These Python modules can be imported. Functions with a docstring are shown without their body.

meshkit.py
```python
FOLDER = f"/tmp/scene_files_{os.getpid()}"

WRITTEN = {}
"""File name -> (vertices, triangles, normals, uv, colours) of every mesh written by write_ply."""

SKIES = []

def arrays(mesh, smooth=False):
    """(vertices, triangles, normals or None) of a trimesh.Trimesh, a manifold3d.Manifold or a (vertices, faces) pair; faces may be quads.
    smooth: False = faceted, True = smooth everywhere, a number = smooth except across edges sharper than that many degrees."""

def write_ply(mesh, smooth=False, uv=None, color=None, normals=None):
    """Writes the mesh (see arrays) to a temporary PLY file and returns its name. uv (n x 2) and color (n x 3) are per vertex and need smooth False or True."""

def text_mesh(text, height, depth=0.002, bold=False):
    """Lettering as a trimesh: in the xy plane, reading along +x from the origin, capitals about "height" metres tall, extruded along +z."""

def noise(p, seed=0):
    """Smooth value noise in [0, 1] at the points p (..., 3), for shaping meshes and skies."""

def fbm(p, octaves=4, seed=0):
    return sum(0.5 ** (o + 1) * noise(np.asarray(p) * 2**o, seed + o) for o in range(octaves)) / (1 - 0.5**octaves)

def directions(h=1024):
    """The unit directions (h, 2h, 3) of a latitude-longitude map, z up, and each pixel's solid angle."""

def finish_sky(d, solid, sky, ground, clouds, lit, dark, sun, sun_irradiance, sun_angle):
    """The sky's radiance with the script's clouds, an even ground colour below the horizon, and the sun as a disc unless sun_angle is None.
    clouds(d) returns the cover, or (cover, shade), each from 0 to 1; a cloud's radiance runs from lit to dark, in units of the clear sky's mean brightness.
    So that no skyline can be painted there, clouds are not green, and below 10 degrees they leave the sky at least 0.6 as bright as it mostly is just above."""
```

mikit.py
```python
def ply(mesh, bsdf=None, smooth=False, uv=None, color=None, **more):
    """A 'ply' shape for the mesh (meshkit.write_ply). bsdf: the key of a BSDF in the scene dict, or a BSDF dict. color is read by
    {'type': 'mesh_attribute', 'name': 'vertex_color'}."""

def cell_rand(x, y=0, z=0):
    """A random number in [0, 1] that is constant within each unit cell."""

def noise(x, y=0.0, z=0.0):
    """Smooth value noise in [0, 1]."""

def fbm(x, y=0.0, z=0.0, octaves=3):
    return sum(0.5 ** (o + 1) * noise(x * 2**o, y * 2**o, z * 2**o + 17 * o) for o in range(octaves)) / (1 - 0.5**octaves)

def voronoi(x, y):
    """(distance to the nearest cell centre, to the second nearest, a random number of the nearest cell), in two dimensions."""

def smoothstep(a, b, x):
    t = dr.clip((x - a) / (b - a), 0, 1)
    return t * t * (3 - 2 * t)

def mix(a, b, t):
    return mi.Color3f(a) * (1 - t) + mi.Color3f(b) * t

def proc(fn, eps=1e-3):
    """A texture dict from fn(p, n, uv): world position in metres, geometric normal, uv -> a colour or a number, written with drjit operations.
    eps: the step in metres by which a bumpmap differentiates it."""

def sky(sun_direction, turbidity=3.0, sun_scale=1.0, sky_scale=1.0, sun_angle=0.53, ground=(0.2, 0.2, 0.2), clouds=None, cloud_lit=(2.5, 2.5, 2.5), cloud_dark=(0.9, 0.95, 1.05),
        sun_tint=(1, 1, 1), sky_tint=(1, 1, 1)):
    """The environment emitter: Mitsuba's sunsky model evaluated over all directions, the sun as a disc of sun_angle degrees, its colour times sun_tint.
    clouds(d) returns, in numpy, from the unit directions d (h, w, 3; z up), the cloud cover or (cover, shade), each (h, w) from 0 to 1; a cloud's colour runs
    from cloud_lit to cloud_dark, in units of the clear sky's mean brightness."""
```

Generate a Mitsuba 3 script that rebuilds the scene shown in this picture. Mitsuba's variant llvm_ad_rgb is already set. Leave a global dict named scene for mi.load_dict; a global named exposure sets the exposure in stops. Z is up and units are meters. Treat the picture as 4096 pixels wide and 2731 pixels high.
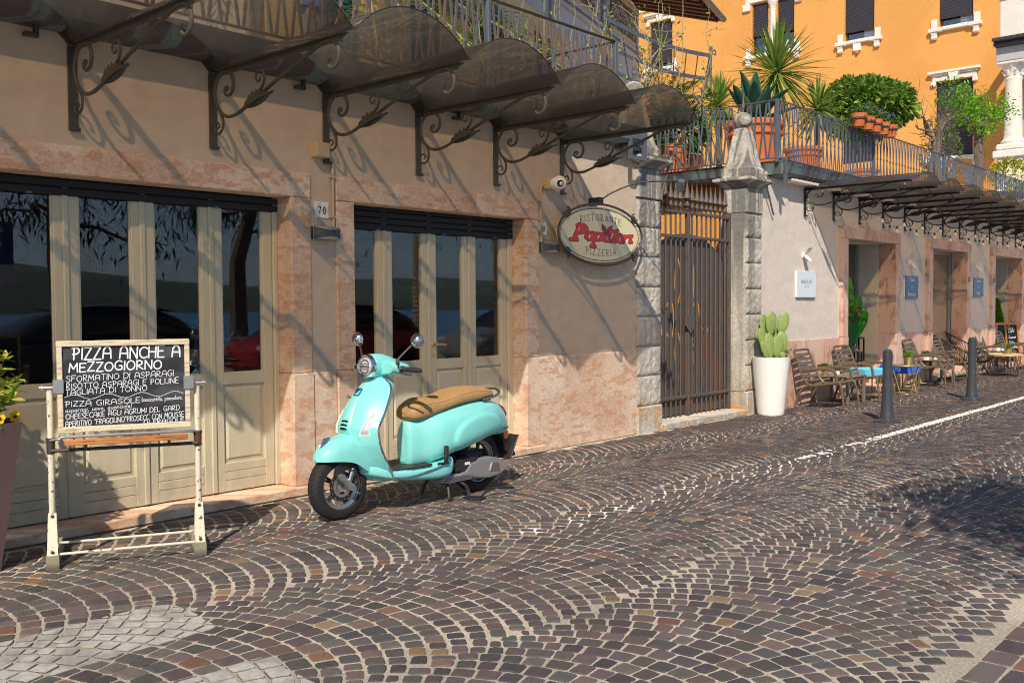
import math, random
import numpy as np, trimesh, mitsuba as mi, drjit as dr
import manifold3d as m3
import shapely, shapely.geometry as sg, shapely.affinity as sa
from shapely.ops import unary_union
import mikit, meshkit
from mikit import noise, fbm, voronoi, cell_rand, smoothstep, mix, proc

T = mi.ScalarTransform4f
scene, labels = {'type': 'scene'}, {}
PI = math.pi

# ---------------------------------------------------------------- camera, sky, exposure
YAW, PITCH, ROLL = math.radians(41.6), math.radians(-2.1), 0.0066
CF = np.array([math.cos(PITCH) * math.cos(YAW), math.cos(PITCH) * math.sin(YAW), math.sin(PITCH)])
CR = np.cross(CF, [0, 0, 1]); CR /= np.linalg.norm(CR)
CU = np.cross(CR, CF)
CUP = math.sin(ROLL) * CR + math.cos(ROLL) * CU
CAM = np.array([0, 0, 1.43])
scene['camera'] = {'type': 'perspective', 'fov': 55.53, 'fov_axis': 'x', 'near_clip': 0.05, 'far_clip': 6000.0,
                   'to_world': T().look_at(origin=CAM.tolist(), target=(CAM + CF).tolist(), up=CUP.tolist())}
SUN = np.array([-1.42, -1.0, 1.50])
def sky_clouds(d):
    c = meshkit.fbm(d * np.array([3.0, 3.0, 7.0]) + 4.3, 4, 5)
    return np.clip((c - 0.55) * 3.5, 0, 1) * np.clip(d[..., 2] * 4, 0, 1) * 0.6
scene['sky'] = mikit.sky(SUN.tolist(), turbidity=3, clouds=sky_clouds, sun_tint=(.95, 1.0, 1.12))
exposure = 1.95

# ---------------------------------------------------------------- naming
_used = set()
def key_of(name, parent=None):
    base = name if parent is None else parent + '__' + name
    k, n = base, 0
    while k in _used:
        n += 1
        k = f'{base}_{n:03d}'
    _used.add(k)
    return k
def lab(k, label=None, cat=None, group=None, kind=None):
    d = {}
    if label: d['label'] = label
    if cat: d['category'] = cat
    if group: d['group'] = group
    if kind: d['kind'] = kind
    if d: labels[k] = d
    return k
def thing(name, label, cat, group=None):
    return lab(key_of(name), label, cat, group)
def obj(name, mesh, m, parent=None, smooth=False, label=None, cat=None, group=None, kind=None, color=None, xf=None):
    k = key_of(name, parent)
    if hasattr(mesh, 'get_mesh'): mesh = mesh.get_mesh()
    d = mikit.ply(mesh, m, smooth=smooth, color=color)
    if xf is not None: d['to_world'] = xf
    scene[k] = d
    lab(k, label, cat, group, kind)
    return k
def dup(root, name, xf, label=None, cat=None, group=None):
    """A copy of a thing and its parts under its own key, moved by xf (a T)."""
    r = thing(name, label or labels[root].get('label'), cat or labels[root].get('category'), group or labels[root].get('group'))
    for k in [k for k in scene if k == root or k.startswith(root + '__')]:
        d = dict(scene[k])
        d['to_world'] = xf @ d['to_world'] if 'to_world' in d else xf
        scene[r + k[len(root):]] = d
        _used.add(r + k[len(root):])
    return r

# ---------------------------------------------------------------- mesh kit
def _tmpl():
    c = 0.2
    v = []
    for sx in (-1, 1):
        for sy in (-1, 1):
            for sz in (-1, 1):
                for a in range(3):
                    p = [sx, sy, sz]; p = [q * (1 - c) for q in p]; p[a] = [sx, sy, sz][a]
                    v.append(p)
    v = np.array(v, float)
    h = trimesh.convex.convex_hull(v)
    # map hull vertices back to v
    idx = [int(np.argmin(np.abs(v - q).sum(1))) for q in h.vertices]
    f = np.array(idx)[h.faces]
    s = np.array([[sx, sy, sz] for sx in (-1, 1) for sy in (-1, 1) for sz in (-1, 1) for a in range(3)], float)
    ax = np.array([a for _ in range(8) for a in range(3)])
    return s, ax, f
_CS, _CA, _CF = _tmpl()
def rotz(a):
    c, s = math.cos(a), math.sin(a)
    return np.array([[c, -s, 0], [s, c, 0], [0, 0, 1.0]])
def rotx(a):
    c, s = math.cos(a), math.sin(a)
    return np.array([[1.0, 0, 0], [0, c, -s], [0, s, c]])
def roty(a):
    c, s = math.cos(a), math.sin(a)
    return np.array([[c, 0, s], [0, 1.0, 0], [-s, 0, c]])
class MB:
    def __init__(s): s.v, s.f, s.n = [], [], 0
    def add(s, v, f):
        v = np.asarray(v, float); f = np.asarray(f, int)
        if f.shape[1] == 4: f = np.vstack([f[:, [0, 1, 2]], f[:, [0, 2, 3]]])
        s.v.append(v); s.f.append(f + s.n); s.n += len(v); return s
    def mesh(s, m, R=None, t=(0, 0, 0)):
        if hasattr(m, 'to_mesh'):
            q = m.to_mesh(); v, f = q.vert_properties[:, :3], q.tri_verts
        else: v, f = m.vertices, m.faces
        v = np.asarray(v, float)
        if R is not None: v = v @ np.asarray(R).T
        return s.add(v + np.asarray(t, float), f)
    def box(s, x0, x1, y0, y1, z0, z1, c=0.0, R=None, t=(0, 0, 0)):
        lo, hi = np.array([x0, y0, z0], float), np.array([x1, y1, z1], float)
        h, m = (hi - lo) / 2, (hi + lo) / 2
        if c <= 0:
            v = np.array([[a, b, d] for a in (-1, 1) for b in (-1, 1) for d in (-1, 1)], float) * h + m
            f = np.array([[0, 1, 3, 2], [4, 6, 7, 5], [0, 4, 5, 1], [2, 3, 7, 6], [0, 2, 6, 4], [1, 5, 7, 3]])
        else:
            c = min(c, 0.45 * 2 * h.min())
            v = _CS * (h - c)
            v[np.arange(24), _CA] = (_CS * h)[np.arange(24), _CA]
            v = v + m; f = _CF
        if R is not None: v = v @ np.asarray(R).T
        return s.add(v + np.asarray(t, float), f)
    def tube(s, pts, r, n=8, cap=True, flat=1.0, up=None):
        """round bar along pts; r a number or one per point; flat squashes it along its binormal"""
        p = np.asarray(pts, float); m = len(p)
        r = np.broadcast_to(np.asarray(r, float), (m,))
        tg = np.gradient(p, axis=0); tg /= np.linalg.norm(tg, axis=1, keepdims=True) + 1e-12
        a = np.cross(tg[0], up if up is not None else ([0, 0, 1] if abs(tg[0][2]) < .9 else [1, 0, 0])); a /= np.linalg.norm(a)
        V = []
        th = np.arange(n) * 2 * PI / n
        for i in range(m):
            a = a - tg[i] * (a @ tg[i]); a /= np.linalg.norm(a) + 1e-12
            b = np.cross(tg[i], a)
            V.append(p[i] + r[i] * (np.cos(th)[:, None] * a + flat * np.sin(th)[:, None] * b))
        V = np.vstack(V)
        i, j = np.meshgrid(np.arange(m - 1), np.arange(n), indexing='ij')
        q = np.stack([i * n + j, i * n + (j + 1) % n, (i + 1) * n + (j + 1) % n, (i + 1) * n + j], -1).reshape(-1, 4)
        f = np.vstack([q[:, [0, 1, 2]], q[:, [0, 2, 3]]])
        if cap:
            V = np.vstack([V, p[0], p[-1]]); k = m * n
            jj = np.arange(n)
            f = np.vstack([f, np.stack([(jj + 1) % n, jj, jj * 0 + k], 1), np.stack([(m - 1) * n + jj, (m - 1) * n + (jj + 1) % n, jj * 0 + k + 1], 1)])
        return s.add(V, f)
    def bar(s, a, b, w, h, up=(0, 0, 1)):
        """rectangular bar from a to b, w across, h along up"""
        a, b = np.asarray(a, float), np.asarray(b, float)
        d = b - a; L = np.linalg.norm(d); d /= L
        x = np.cross(d, up); x /= np.linalg.norm(x); u = np.cross(x, d)
        R = np.stack([d, x, u], 1)
        return s.box(0, L, -w / 2, w / 2, -h / 2, h / 2, min(w, h) * .12, R, a)
    def lathe(s, prof, n=24, c=(0, 0, 0), R=None):
        """(r, z) profile turned round z"""
        prof = np.asarray(prof, float); m = len(prof)
        th = np.arange(n) * 2 * PI / n
        V = np.stack([prof[:, :1] * np.cos(th), prof[:, :1] * np.sin(th), np.repeat(prof[:, 1:], n, 1)], -1).reshape(-1, 3)
        i, j = np.meshgrid(np.arange(m - 1), np.arange(n), indexing='ij')
        q = np.stack([i * n + j, i * n + (j + 1) % n, (i + 1) * n + (j + 1) % n, (i + 1) * n + j], -1).reshape(-1, 4)
        if R is not None: V = V @ np.asarray(R).T
        return s.add(V + np.asarray(c, float), q)
    def prism(s, poly, z0, z1, R=None, t=(0, 0, 0)):
        for g in getattr(poly, 'geoms', [poly]):
            if g.is_empty or g.area < 1e-9: continue
            m = trimesh.creation.extrude_polygon(g, z1 - z0, engine='earcut')
            v = np.array(m.vertices) + [0, 0, z0]
            if R is not None: v = v @ np.asarray(R).T
            s.add(v + np.asarray(t, float), m.faces)
        return s
    def grid(s, P, closed_u=False, closed_v=False):
        """surface through a (nu, nv, 3) grid of points"""
        P = np.asarray(P, float); nu, nv = P.shape[:2]
        i, j = np.meshgrid(np.arange(nu if closed_u else nu - 1), np.arange(nv if closed_v else nv - 1), indexing='ij')
        i2, j2 = (i + 1) % nu, (j + 1) % nv
        q = np.stack([i * nv + j, i2 * nv + j, i2 * nv + j2, i * nv + j2], -1).reshape(-1, 4)
        return s.add(P.reshape(-1, 3), q)
    def get_mesh(s):
        return trimesh.Trimesh(np.vstack(s.v), np.vstack(s.f), process=False)
FRONT = np.array([[1.0, 0, 0], [0, 0, -1], [0, 1, 0]])      # xy drawing -> stands upright, facing -y  (x, y, z) -> (x, -z, y)
def arc(cx, cy, r, a0, a1, n=12):
    t = np.radians(np.linspace(a0, a1, n)); return np.stack([cx + r * np.cos(t), cy + r * np.sin(t)], 1)
def spiral(cx, cy, r0, r1, a0, a1, n=40):
    t = np.radians(np.linspace(a0, a1, n)); r = np.linspace(r0, r1, n); return np.stack([cx + r * np.cos(t), cy + r * np.sin(t)], 1)
def smooth_path(pts, n=8):
    """Catmull-Rom through the points"""
    p = np.asarray(pts, float); p = np.vstack([2 * p[0] - p[1], p, 2 * p[-1] - p[-2]])
    out = []
    for i in range(1, len(p) - 2):
        t = np.linspace(0, 1, n, endpoint=False)[:, None]
        out.append(.5 * (2 * p[i] + (p[i + 1] - p[i - 1]) * t + (2 * p[i - 1] - 5 * p[i] + 4 * p[i + 1] - p[i + 2]) * t**2 + (3 * p[i] - p[i - 1] - 3 * p[i + 1] + p[i + 2]) * t**3))
    return np.vstack(out + [p[-2:-1]])

# ---------------------------------------------------------------- materials
def mat(name, d, two=True):
    scene['mat_' + name] = {'type': 'twosided', 'bsdf': d} if two else d
    return 'mat_' + name
def rgb(c): return {'type': 'rgb', 'value': [float(x) for x in c]}
def prin(c, rough=.5, metal=0., spec=.5, **k):
    c = rgb(c) if isinstance(c, (tuple, list)) else c
    return {'type': 'principled', 'base_color': c, 'roughness': rough, 'metallic': metal, 'specular': spec, **k}
def bump(d, fn, scale=1.0, eps=2e-3):
    return {'type': 'bumpmap', 'arbitrary': proc(fn, eps), 'scale': scale, 'bsdf': d}
VC = {'type': 'mesh_attribute', 'name': 'vertex_color'}
def wave(x): return .5 + .5 * dr.sin(x)
# stone plaster of the restaurant (tan) and of the cafe (pale)
def plaster_fn(base, stain):
    b, s = mi.Color3f(*base), mi.Color3f(*stain)
    def fn(p, n, uv):
        a = fbm(p.x * 1.3 + 3, p.y * 1.3, p.z * 1.1, 4)
        f = fbm(p.x * 14, p.y * 14, p.z * 14, 2)
        streak = fbm(p.x * 9, 2.0, p.z * .7, 3)
        c = mix(b, s, dr.clip((a - .40) * 1.5, 0, 1) * .55)
        low = smoothstep(1.35, .85, p.z) * smoothstep(.35, .7, streak)
        c = c * (1 - .10 * low) * (.92 + .16 * f)
        return c * (.96 + .08 * streak)
    return fn
def plaster_bump(p, n, uv):
    return fbm(p.x * 7, p.y * 7, p.z * 7, 2) * .012 + fbm(p.x * 38, p.y * 38, p.z * 38, 2) * .0022
mat('plaster', bump(prin(proc(plaster_fn((.53, .43, .335), (.47, .37, .275))), .85, spec=.2), plaster_bump))
mat('plaster_cafe', bump(prin(proc(plaster_fn((.60, .545, .495), (.54, .48, .43))), .85, spec=.2), plaster_bump))
def marble_fn(p, n, uv):
    q = p.x + p.y
    w = fbm(q * 3.1, p.z * 3.1, p.y, 3)
    big = fbm(q * 1.7 + 8, p.z * 3.3, 1.0, 3)
    vein = dr.abs(fbm(q * 7 + 1.2 * w, p.z * 34 + 2.2 * w, 3.0, 3) - .5)
    vein = smoothstep(.022, .0, vein) * smoothstep(.46, .62, fbm(q * 5 + 2, p.z * 9, 9.0, 2))
    fine = fbm(q * 60, p.z * 75, p.y * 60, 2)
    c = mix(mi.Color3f(.64, .49, .375), mi.Color3f(.57, .40, .29), smoothstep(.38, .66, big))
    c = mix(c, mi.Color3f(.68, .55, .45), smoothstep(.50, .72, fbm(q * 2.6 + 31, p.z * 2.6, 7.0, 3)) * .85)
    c = mix(c, mi.Color3f(.50, .25, .135), smoothstep(.52, .66, fbm(q * 11, p.z * 26, 5.0, 3)) * .55)
    c = mix(c, mi.Color3f(.36, .17, .10), vein * .65)
    return c * (.80 + .38 * fine)
def marble_bump(p, n, uv):
    return fbm((p.x + p.y) * 85, p.z * 85, p.y * 20, 2) * .0022
mat('marble', bump(prin(proc(marble_fn), .62, spec=.35), marble_bump, eps=1e-3))
def marble2_fn(p, n, uv):
    q = p.x + p.y
    big = fbm(q * 2.1, p.z * 1.3, 1.0, 3)
    sp = fbm(q * 16, p.z * 6, 2.0, 3)
    c = mix(mi.Color3f(.60, .42, .34), mi.Color3f(.54, .345, .265), smoothstep(.35, .65, big))
    c = mix(c, mi.Color3f(.36, .16, .10), smoothstep(.56, .72, sp) * .6)
    return c * (.88 + .24 * fbm(q * 55, p.z * 55, 3.0, 2))
mat('marble_cafe', prin(proc(marble2_fn), .5, spec=.4))
def cream_fn(p, n, uv):
    f = fbm(p.x * 9, p.y * 9, p.z * 2.2, 3)
    dirt = smoothstep(.42, .05, p.z - .05) * fbm(p.x * 17, p.y * 17, p.z * 6, 3)
    grain = fbm(p.x * 90, p.y * 90, p.z * 5, 2)
    return mix(mi.Color3f(.59, .535, .395), mi.Color3f(.50, .45, .325), f) * (.95 + .09 * grain) * (1 - .30 * dirt)
mat('cream', prin(proc(cream_fn), .42, spec=.4))
mat('dark', prin((.022, .022, .026), .5))
mat('shutter', prin((.020, .020, .024), .55, spec=.3))
mat('black', prin((.010, .010, .011), .6, spec=.2))
mat('interior', prin((.035, .03, .027), .9, spec=.1))
mat('glass', {'type': 'thindielectric', 'int_ior': 1.55}, two=False)
def iron_fn(p, n, uv):
    r = fbm(p.x * 45, p.y * 45, p.z * 45, 3)
    g = fbm(p.x * 8, p.y * 8, p.z * 8, 2)
    c = mix(mi.Color3f(.048, .048, .040), mi.Color3f(.075, .073, .06), g)
    return mix(c, mi.Color3f(.10, .065, .04), smoothstep(.60, .75, r) * .6)
mat('iron', prin(proc(iron_fn), .5, metal=.15, spec=.5))
mat('black_iron', prin((.016, .017, .019), .42, metal=.2))
mat('grey_iron', prin((.105, .12, .145), .42, metal=.25))
def railrust_fn(p, n, uv):
    r = fbm(p.x * 6, p.y * 6, p.z * 6, 3)
    return mix(mi.Color3f(.10, .105, .12), mi.Color3f(.17, .10, .07), smoothstep(.40, .6, r))
mat('rail_rust', prin(proc(railrust_fn), .55, metal=.15))
mat('poly', {'type': 'blendbsdf', 'weight': .5,
    'a': {'type': 'thindielectric', 'int_ior': 1.52, 'specular_transmittance': rgb((.60, .45, .29))},
    'b': {'type': 'principledthin', 'base_color': rgb((.13, .122, .105)), 'roughness': .06, 'diff_trans': 1.4, 'spec_trans': 0.0, 'eta': 1.5}}, two=False)
mat('poly_edge', prin((.03, .028, .022), .4))
mat('white_paint', prin((.74, .74, .72), .45))
mat('white_gloss', prin((.78, .78, .77), .22, clearcoat=.3))
mat('terracotta', prin(proc(lambda p, n, uv: mix(mi.Color3f(.47, .125, .042), mi.Color3f(.54, .175, .070), fbm(p.x * 5, p.y * 5, p.z * 5, 3))), .85, spec=.1))
mat('vc', prin(VC, .8, spec=.25))
mat('vc_satin', prin(VC, .45))
mat('leaf', {'type': 'principledthin', 'base_color': VC, 'roughness': .45, 'diff_trans': .7, 'spec_trans': 0.0}, two=False)
mat('chrome', {'type': 'roughconductor', 'material': 'Cr', 'alpha': .06})
mat('alu', prin((.50, .50, .51), .34, metal=.85))
mat('gold', {'type': 'roughconductor', 'material': 'Au', 'alpha': .25, 'specular_reflectance': rgb((.8, .75, .7))})

mat('glass_far', {'type': 'thindielectric', 'int_ior': 2.1}, two=False)
# ---------------------------------------------------------------- street: mortar bed, arched rows of cobbles, painted marks
rng = random.Random(7)
WALL = 6.10
street = lab(key_of('street'), kind='structure')
def mortar_fn(p, n, uv):
    a = fbm(p.x * 2.2, p.y * 2.2, 0.0, 3)
    f = fbm(p.x * 130, p.y * 130, 0.0, 2)
    c = mix(mi.Color3f(.38, .34, .285), mi.Color3f(.30, .27, .23), smoothstep(.35, .65, a))
    return c * (.62 + .72 * f)
mat('mortar', bump(prin(proc(mortar_fn), .95, spec=.1), lambda p, n, uv: fbm(p.x * 110, p.y * 110, 0.0, 2) * .004, eps=1e-3))
scene_ground = MB()
xs = np.unique(np.concatenate([np.arange(-30, 60.1, 3.0), [-400, -120, 120, 400]]))
ys = np.array([-9.0, -4, 0, 2, 4, 6.3, 8, 40, 200])
scene_ground.grid(np.array([[[x, y, -.0045] for y in ys] for x in xs]))
gm = scene_ground.get_mesh()
if gm.face_normals[0][2] < 0: gm.invert()
obj('mortar_bed', gm, 'mat_mortar', street)

mat('cobble', bump({'type': 'principled', 'base_color': VC, 'roughness': .62, 'specular': .35},
    lambda p, n, uv: fbm(p.x * 24, p.y * 24, p.z * 9, 2) * .010 + fbm(p.x * 90, p.y * 90, p.z * 9, 2) * .0028, eps=1.5e-3))
S = .108
BND = [5.56, 4.17, 2.82, 1.45, .08, -1.3]
LANES = [(6.93, 5.56)] + list(zip(BND[:-1], BND[1:]))
def inview(x, y):
    d = np.array([x, y, -1.43]); z = d @ CF
    if z < .3: return False
    u, w = abs(d @ CR) / z, (d @ CUP) / z
    return u < .527 + 1.0 / z and abs(w) < .352 + 1.0 / z
stones = []          # (polygon, distance key)
pend = []
for li, (yt, yb) in enumerate(LANES):
    hw = (yt - yb) / 2; yc = (yt + yb) / 2; Rr = hw / math.sin(math.radians(45))
    off = rng.random() * S
    k0 = int((0 - 1.5) / S); k1 = int(27 / S)
    wob = lambda x: .05 * math.sin(x * 1.1) + .03 * math.sin(x * 2.7)
    for k in range(k0, k1):
        cx = k * S + off
        yw = wob(cx)
        a = -math.radians(46.5) + rng.uniform(-.05, .02); end = math.radians(46.5) + rng.uniform(-.01, .06)
        first = True
        while a < end:
            th_mid = a
            L = (.108 if abs(a) < .45 else .094) * rng.uniform(.82, 1.2)
            da = L / Rr
            a2 = a + da
            if end - a2 < .045: a2 = end
            am = (a + a2) / 2
            x, y = cx + Rr * math.cos(am) - Rr, yc + yw + Rr * math.sin(am)
            if y < 6.0 and inview(x, y):
                th = S * math.cos(am)
                j = .0062
                def P(t, r): return (cx - Rr + (Rr - r) * math.cos(t), yc + yw + (Rr - r) * math.sin(t))
                g = j / Rr
                jit = lambda: rng.uniform(-.0045, .0045)
                t0, t1, r0, r1 = a + g, a2 - g, j, th - j
                def PJ(t, r):
                    q = P(t, r); return (q[0] + jit(), q[1] + jit())
                c = [PJ(t0, r0), PJ(am, r0 - .001), PJ(t1, r0), PJ(t1, r1), PJ(am, r1), PJ(t0, r1)]
                near_edge = (abs(y - yt - wob(x)) < .2) or (abs(y - yb - wob(x)) < .2)
                stones.append([c, x, y, near_edge])
            a = a2
for s_ in [s_ for s_ in stones if s_[2] < 1.27]: stones.remove(s_)
yb_ = 1.165
for row, (h_, l_) in enumerate(((.12, .21), (.12, .20), (.115, .21), (.12, .2), (.12, .2), (.12, .2))):
    x = 1.0 + rng.random() * .2
    while x < 9:
        l = l_ * rng.uniform(.75, 1.25)
        if inview(x, yb_ - .05):
            q = [(x + .006, yb_ - .006), (x + l - .006, yb_ - .006), (x + l - .006, yb_ - h_ + .006), (x + .006, yb_ - h_ + .006)]
            stones.append([[(a + rng.uniform(-.004, .004), b + rng.uniform(-.004, .004)) for a, b in q], x, yb_ - .06, False])
        x += l
    yb_ -= h_
# tidy the seams between lanes: a stone laid later is cut back from those already there
polys = [sg.Polygon(s[0]).buffer(0) for s in stones]
edge_i = [i for i, s in enumerate(stones) if s[3]]
tree = shapely.STRtree([polys[i] for i in edge_i])
done = {}
keep = [True] * len(stones)
order = list(range(len(edge_i)))
for a in order:
    i = edge_i[a]
    p = polys[i]
    hit = [edge_i[b] for b in tree.query(p.buffer(.012)) if b < a and keep[edge_i[b]]]
    cut = [polys[h].buffer(.011, join_style=2) for h in hit if polys[h].distance(p) < .0105 and abs(stones[h][2] - stones[i][2]) + abs(stones[h][1] - stones[i][1]) > 0 and polys[h].intersects(p)]
    if cut:
        q = p.difference(unary_union(cut))
        if q.geom_type != 'Polygon': q = max(q.geoms, key=lambda g: g.area) if len(getattr(q, 'geoms', [])) else sg.Polygon()
        if q.area < .0016: keep[i] = False; continue
        q = q.simplify(.004)
        polys[i] = q
PAL = np.array([[.104, .080, .082], [.090, .070, .074], [.090, .086, .080], [.074, .075, .073], [.118, .086, .078], [.106, .092, .084], [.082, .067, .075], [.068, .064, .067]])
SPECIAL = np.array([[.175, .112, .065], [.16, .085, .066], [.19, .14, .095]])
def stone_mesh(p, z, bev=.006, low=False):
    """a cobble: top slightly domed, edges rounded down into the mortar"""
    ext = np.array(p.exterior.coords)[:-1]
    if p.exterior.is_ccw is False: ext = ext[::-1]
    c = ext.mean(0)
    n = len(ext)
    d = ext - c
    L = np.linalg.norm(d, axis=1, keepdims=True)
    in1 = c + d * np.maximum(.5, 1 - bev * .55 / L); in2 = c + d * np.maximum(.4, 1 - bev * 1.8 / L)
    rings = [(ext, -.012), (ext, z - .0048), (in1, z - .0013), (in2, z + .0003)] if not low else [(ext, -.008), (in1, z)]
    V = np.vstack([np.column_stack([r, np.full(n, h)]) for r, h in rings] + [[[c[0], c[1], z + .001]]])
    F = []
    for q in range(len(rings) - 1):
        for i in range(n):
            i2 = (i + 1) % n
            F += [[q * n + i, q * n + i2, (q + 1) * n + i2], [q * n + i, (q + 1) * n + i2, (q + 1) * n + i]]
    b = (len(rings) - 1) * n
    for i in range(n): F.append([b + i, b + (i + 1) % n, len(V) - 1])
    return V, np.array(F)
def round_poly(p, r=.012):
    return p.buffer(-r, join_style=2).buffer(r, quad_segs=2).simplify(.0018)
info = []
for i, p in enumerate(polys):
    if not keep[i] or p.is_empty or p.geom_type != 'Polygon': continue
    x, y = p.centroid.x, p.centroid.y
    dist = math.hypot(x, y)
    d = np.array([x, y, -1.43]); zc = d @ CF
    vis = abs(d @ CR) / zc < .53 and abs(d @ CUP) / zc < .355
    cr = random.Random(i * 31 + 5)
    col = PAL[cr.randrange(len(PAL))] * cr.uniform(.70, 1.20)
    if cr.random() < .035: col = SPECIAL[cr.randrange(3)] * cr.uniform(.8, 1.1)
    warm = np.clip((y - 3.5) / 3, 0, 1) * .25
    col = col * (1 + np.array([.25, .08, -.05]) * warm)
    z = cr.uniform(-.0012, .0022)
    info.append((dist if vis else dist + 1000, p, col, z))
info.sort(key=lambda t: t[0])
field, fcol = MB(), []
caps_src = []
for n, (dist, p, col, z) in enumerate(info):
    dd = dist % 1000
    if dd < 9:
        q = round_poly(p)
        if q.is_empty or q.geom_type != 'Polygon': q = p
        V, F = stone_mesh(q, z)
    else:
        q = p
        V, F = stone_mesh(q, z, low=True)
    caps_src.append((q, z))
    if n < 300:
        k = key_of('cobble', street)
        scene[k] = mikit.ply((V, F), 'mat_cobble', smooth=True, color=np.tile(col, (len(V), 1)))
    else:
        field.add(V, F); fcol.append(np.tile(col, (len(V), 1)))
obj('cobble_field', field.get_mesh(), 'mat_cobble', street, smooth=True, color=np.vstack(fcol), kind='stuff')
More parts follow.
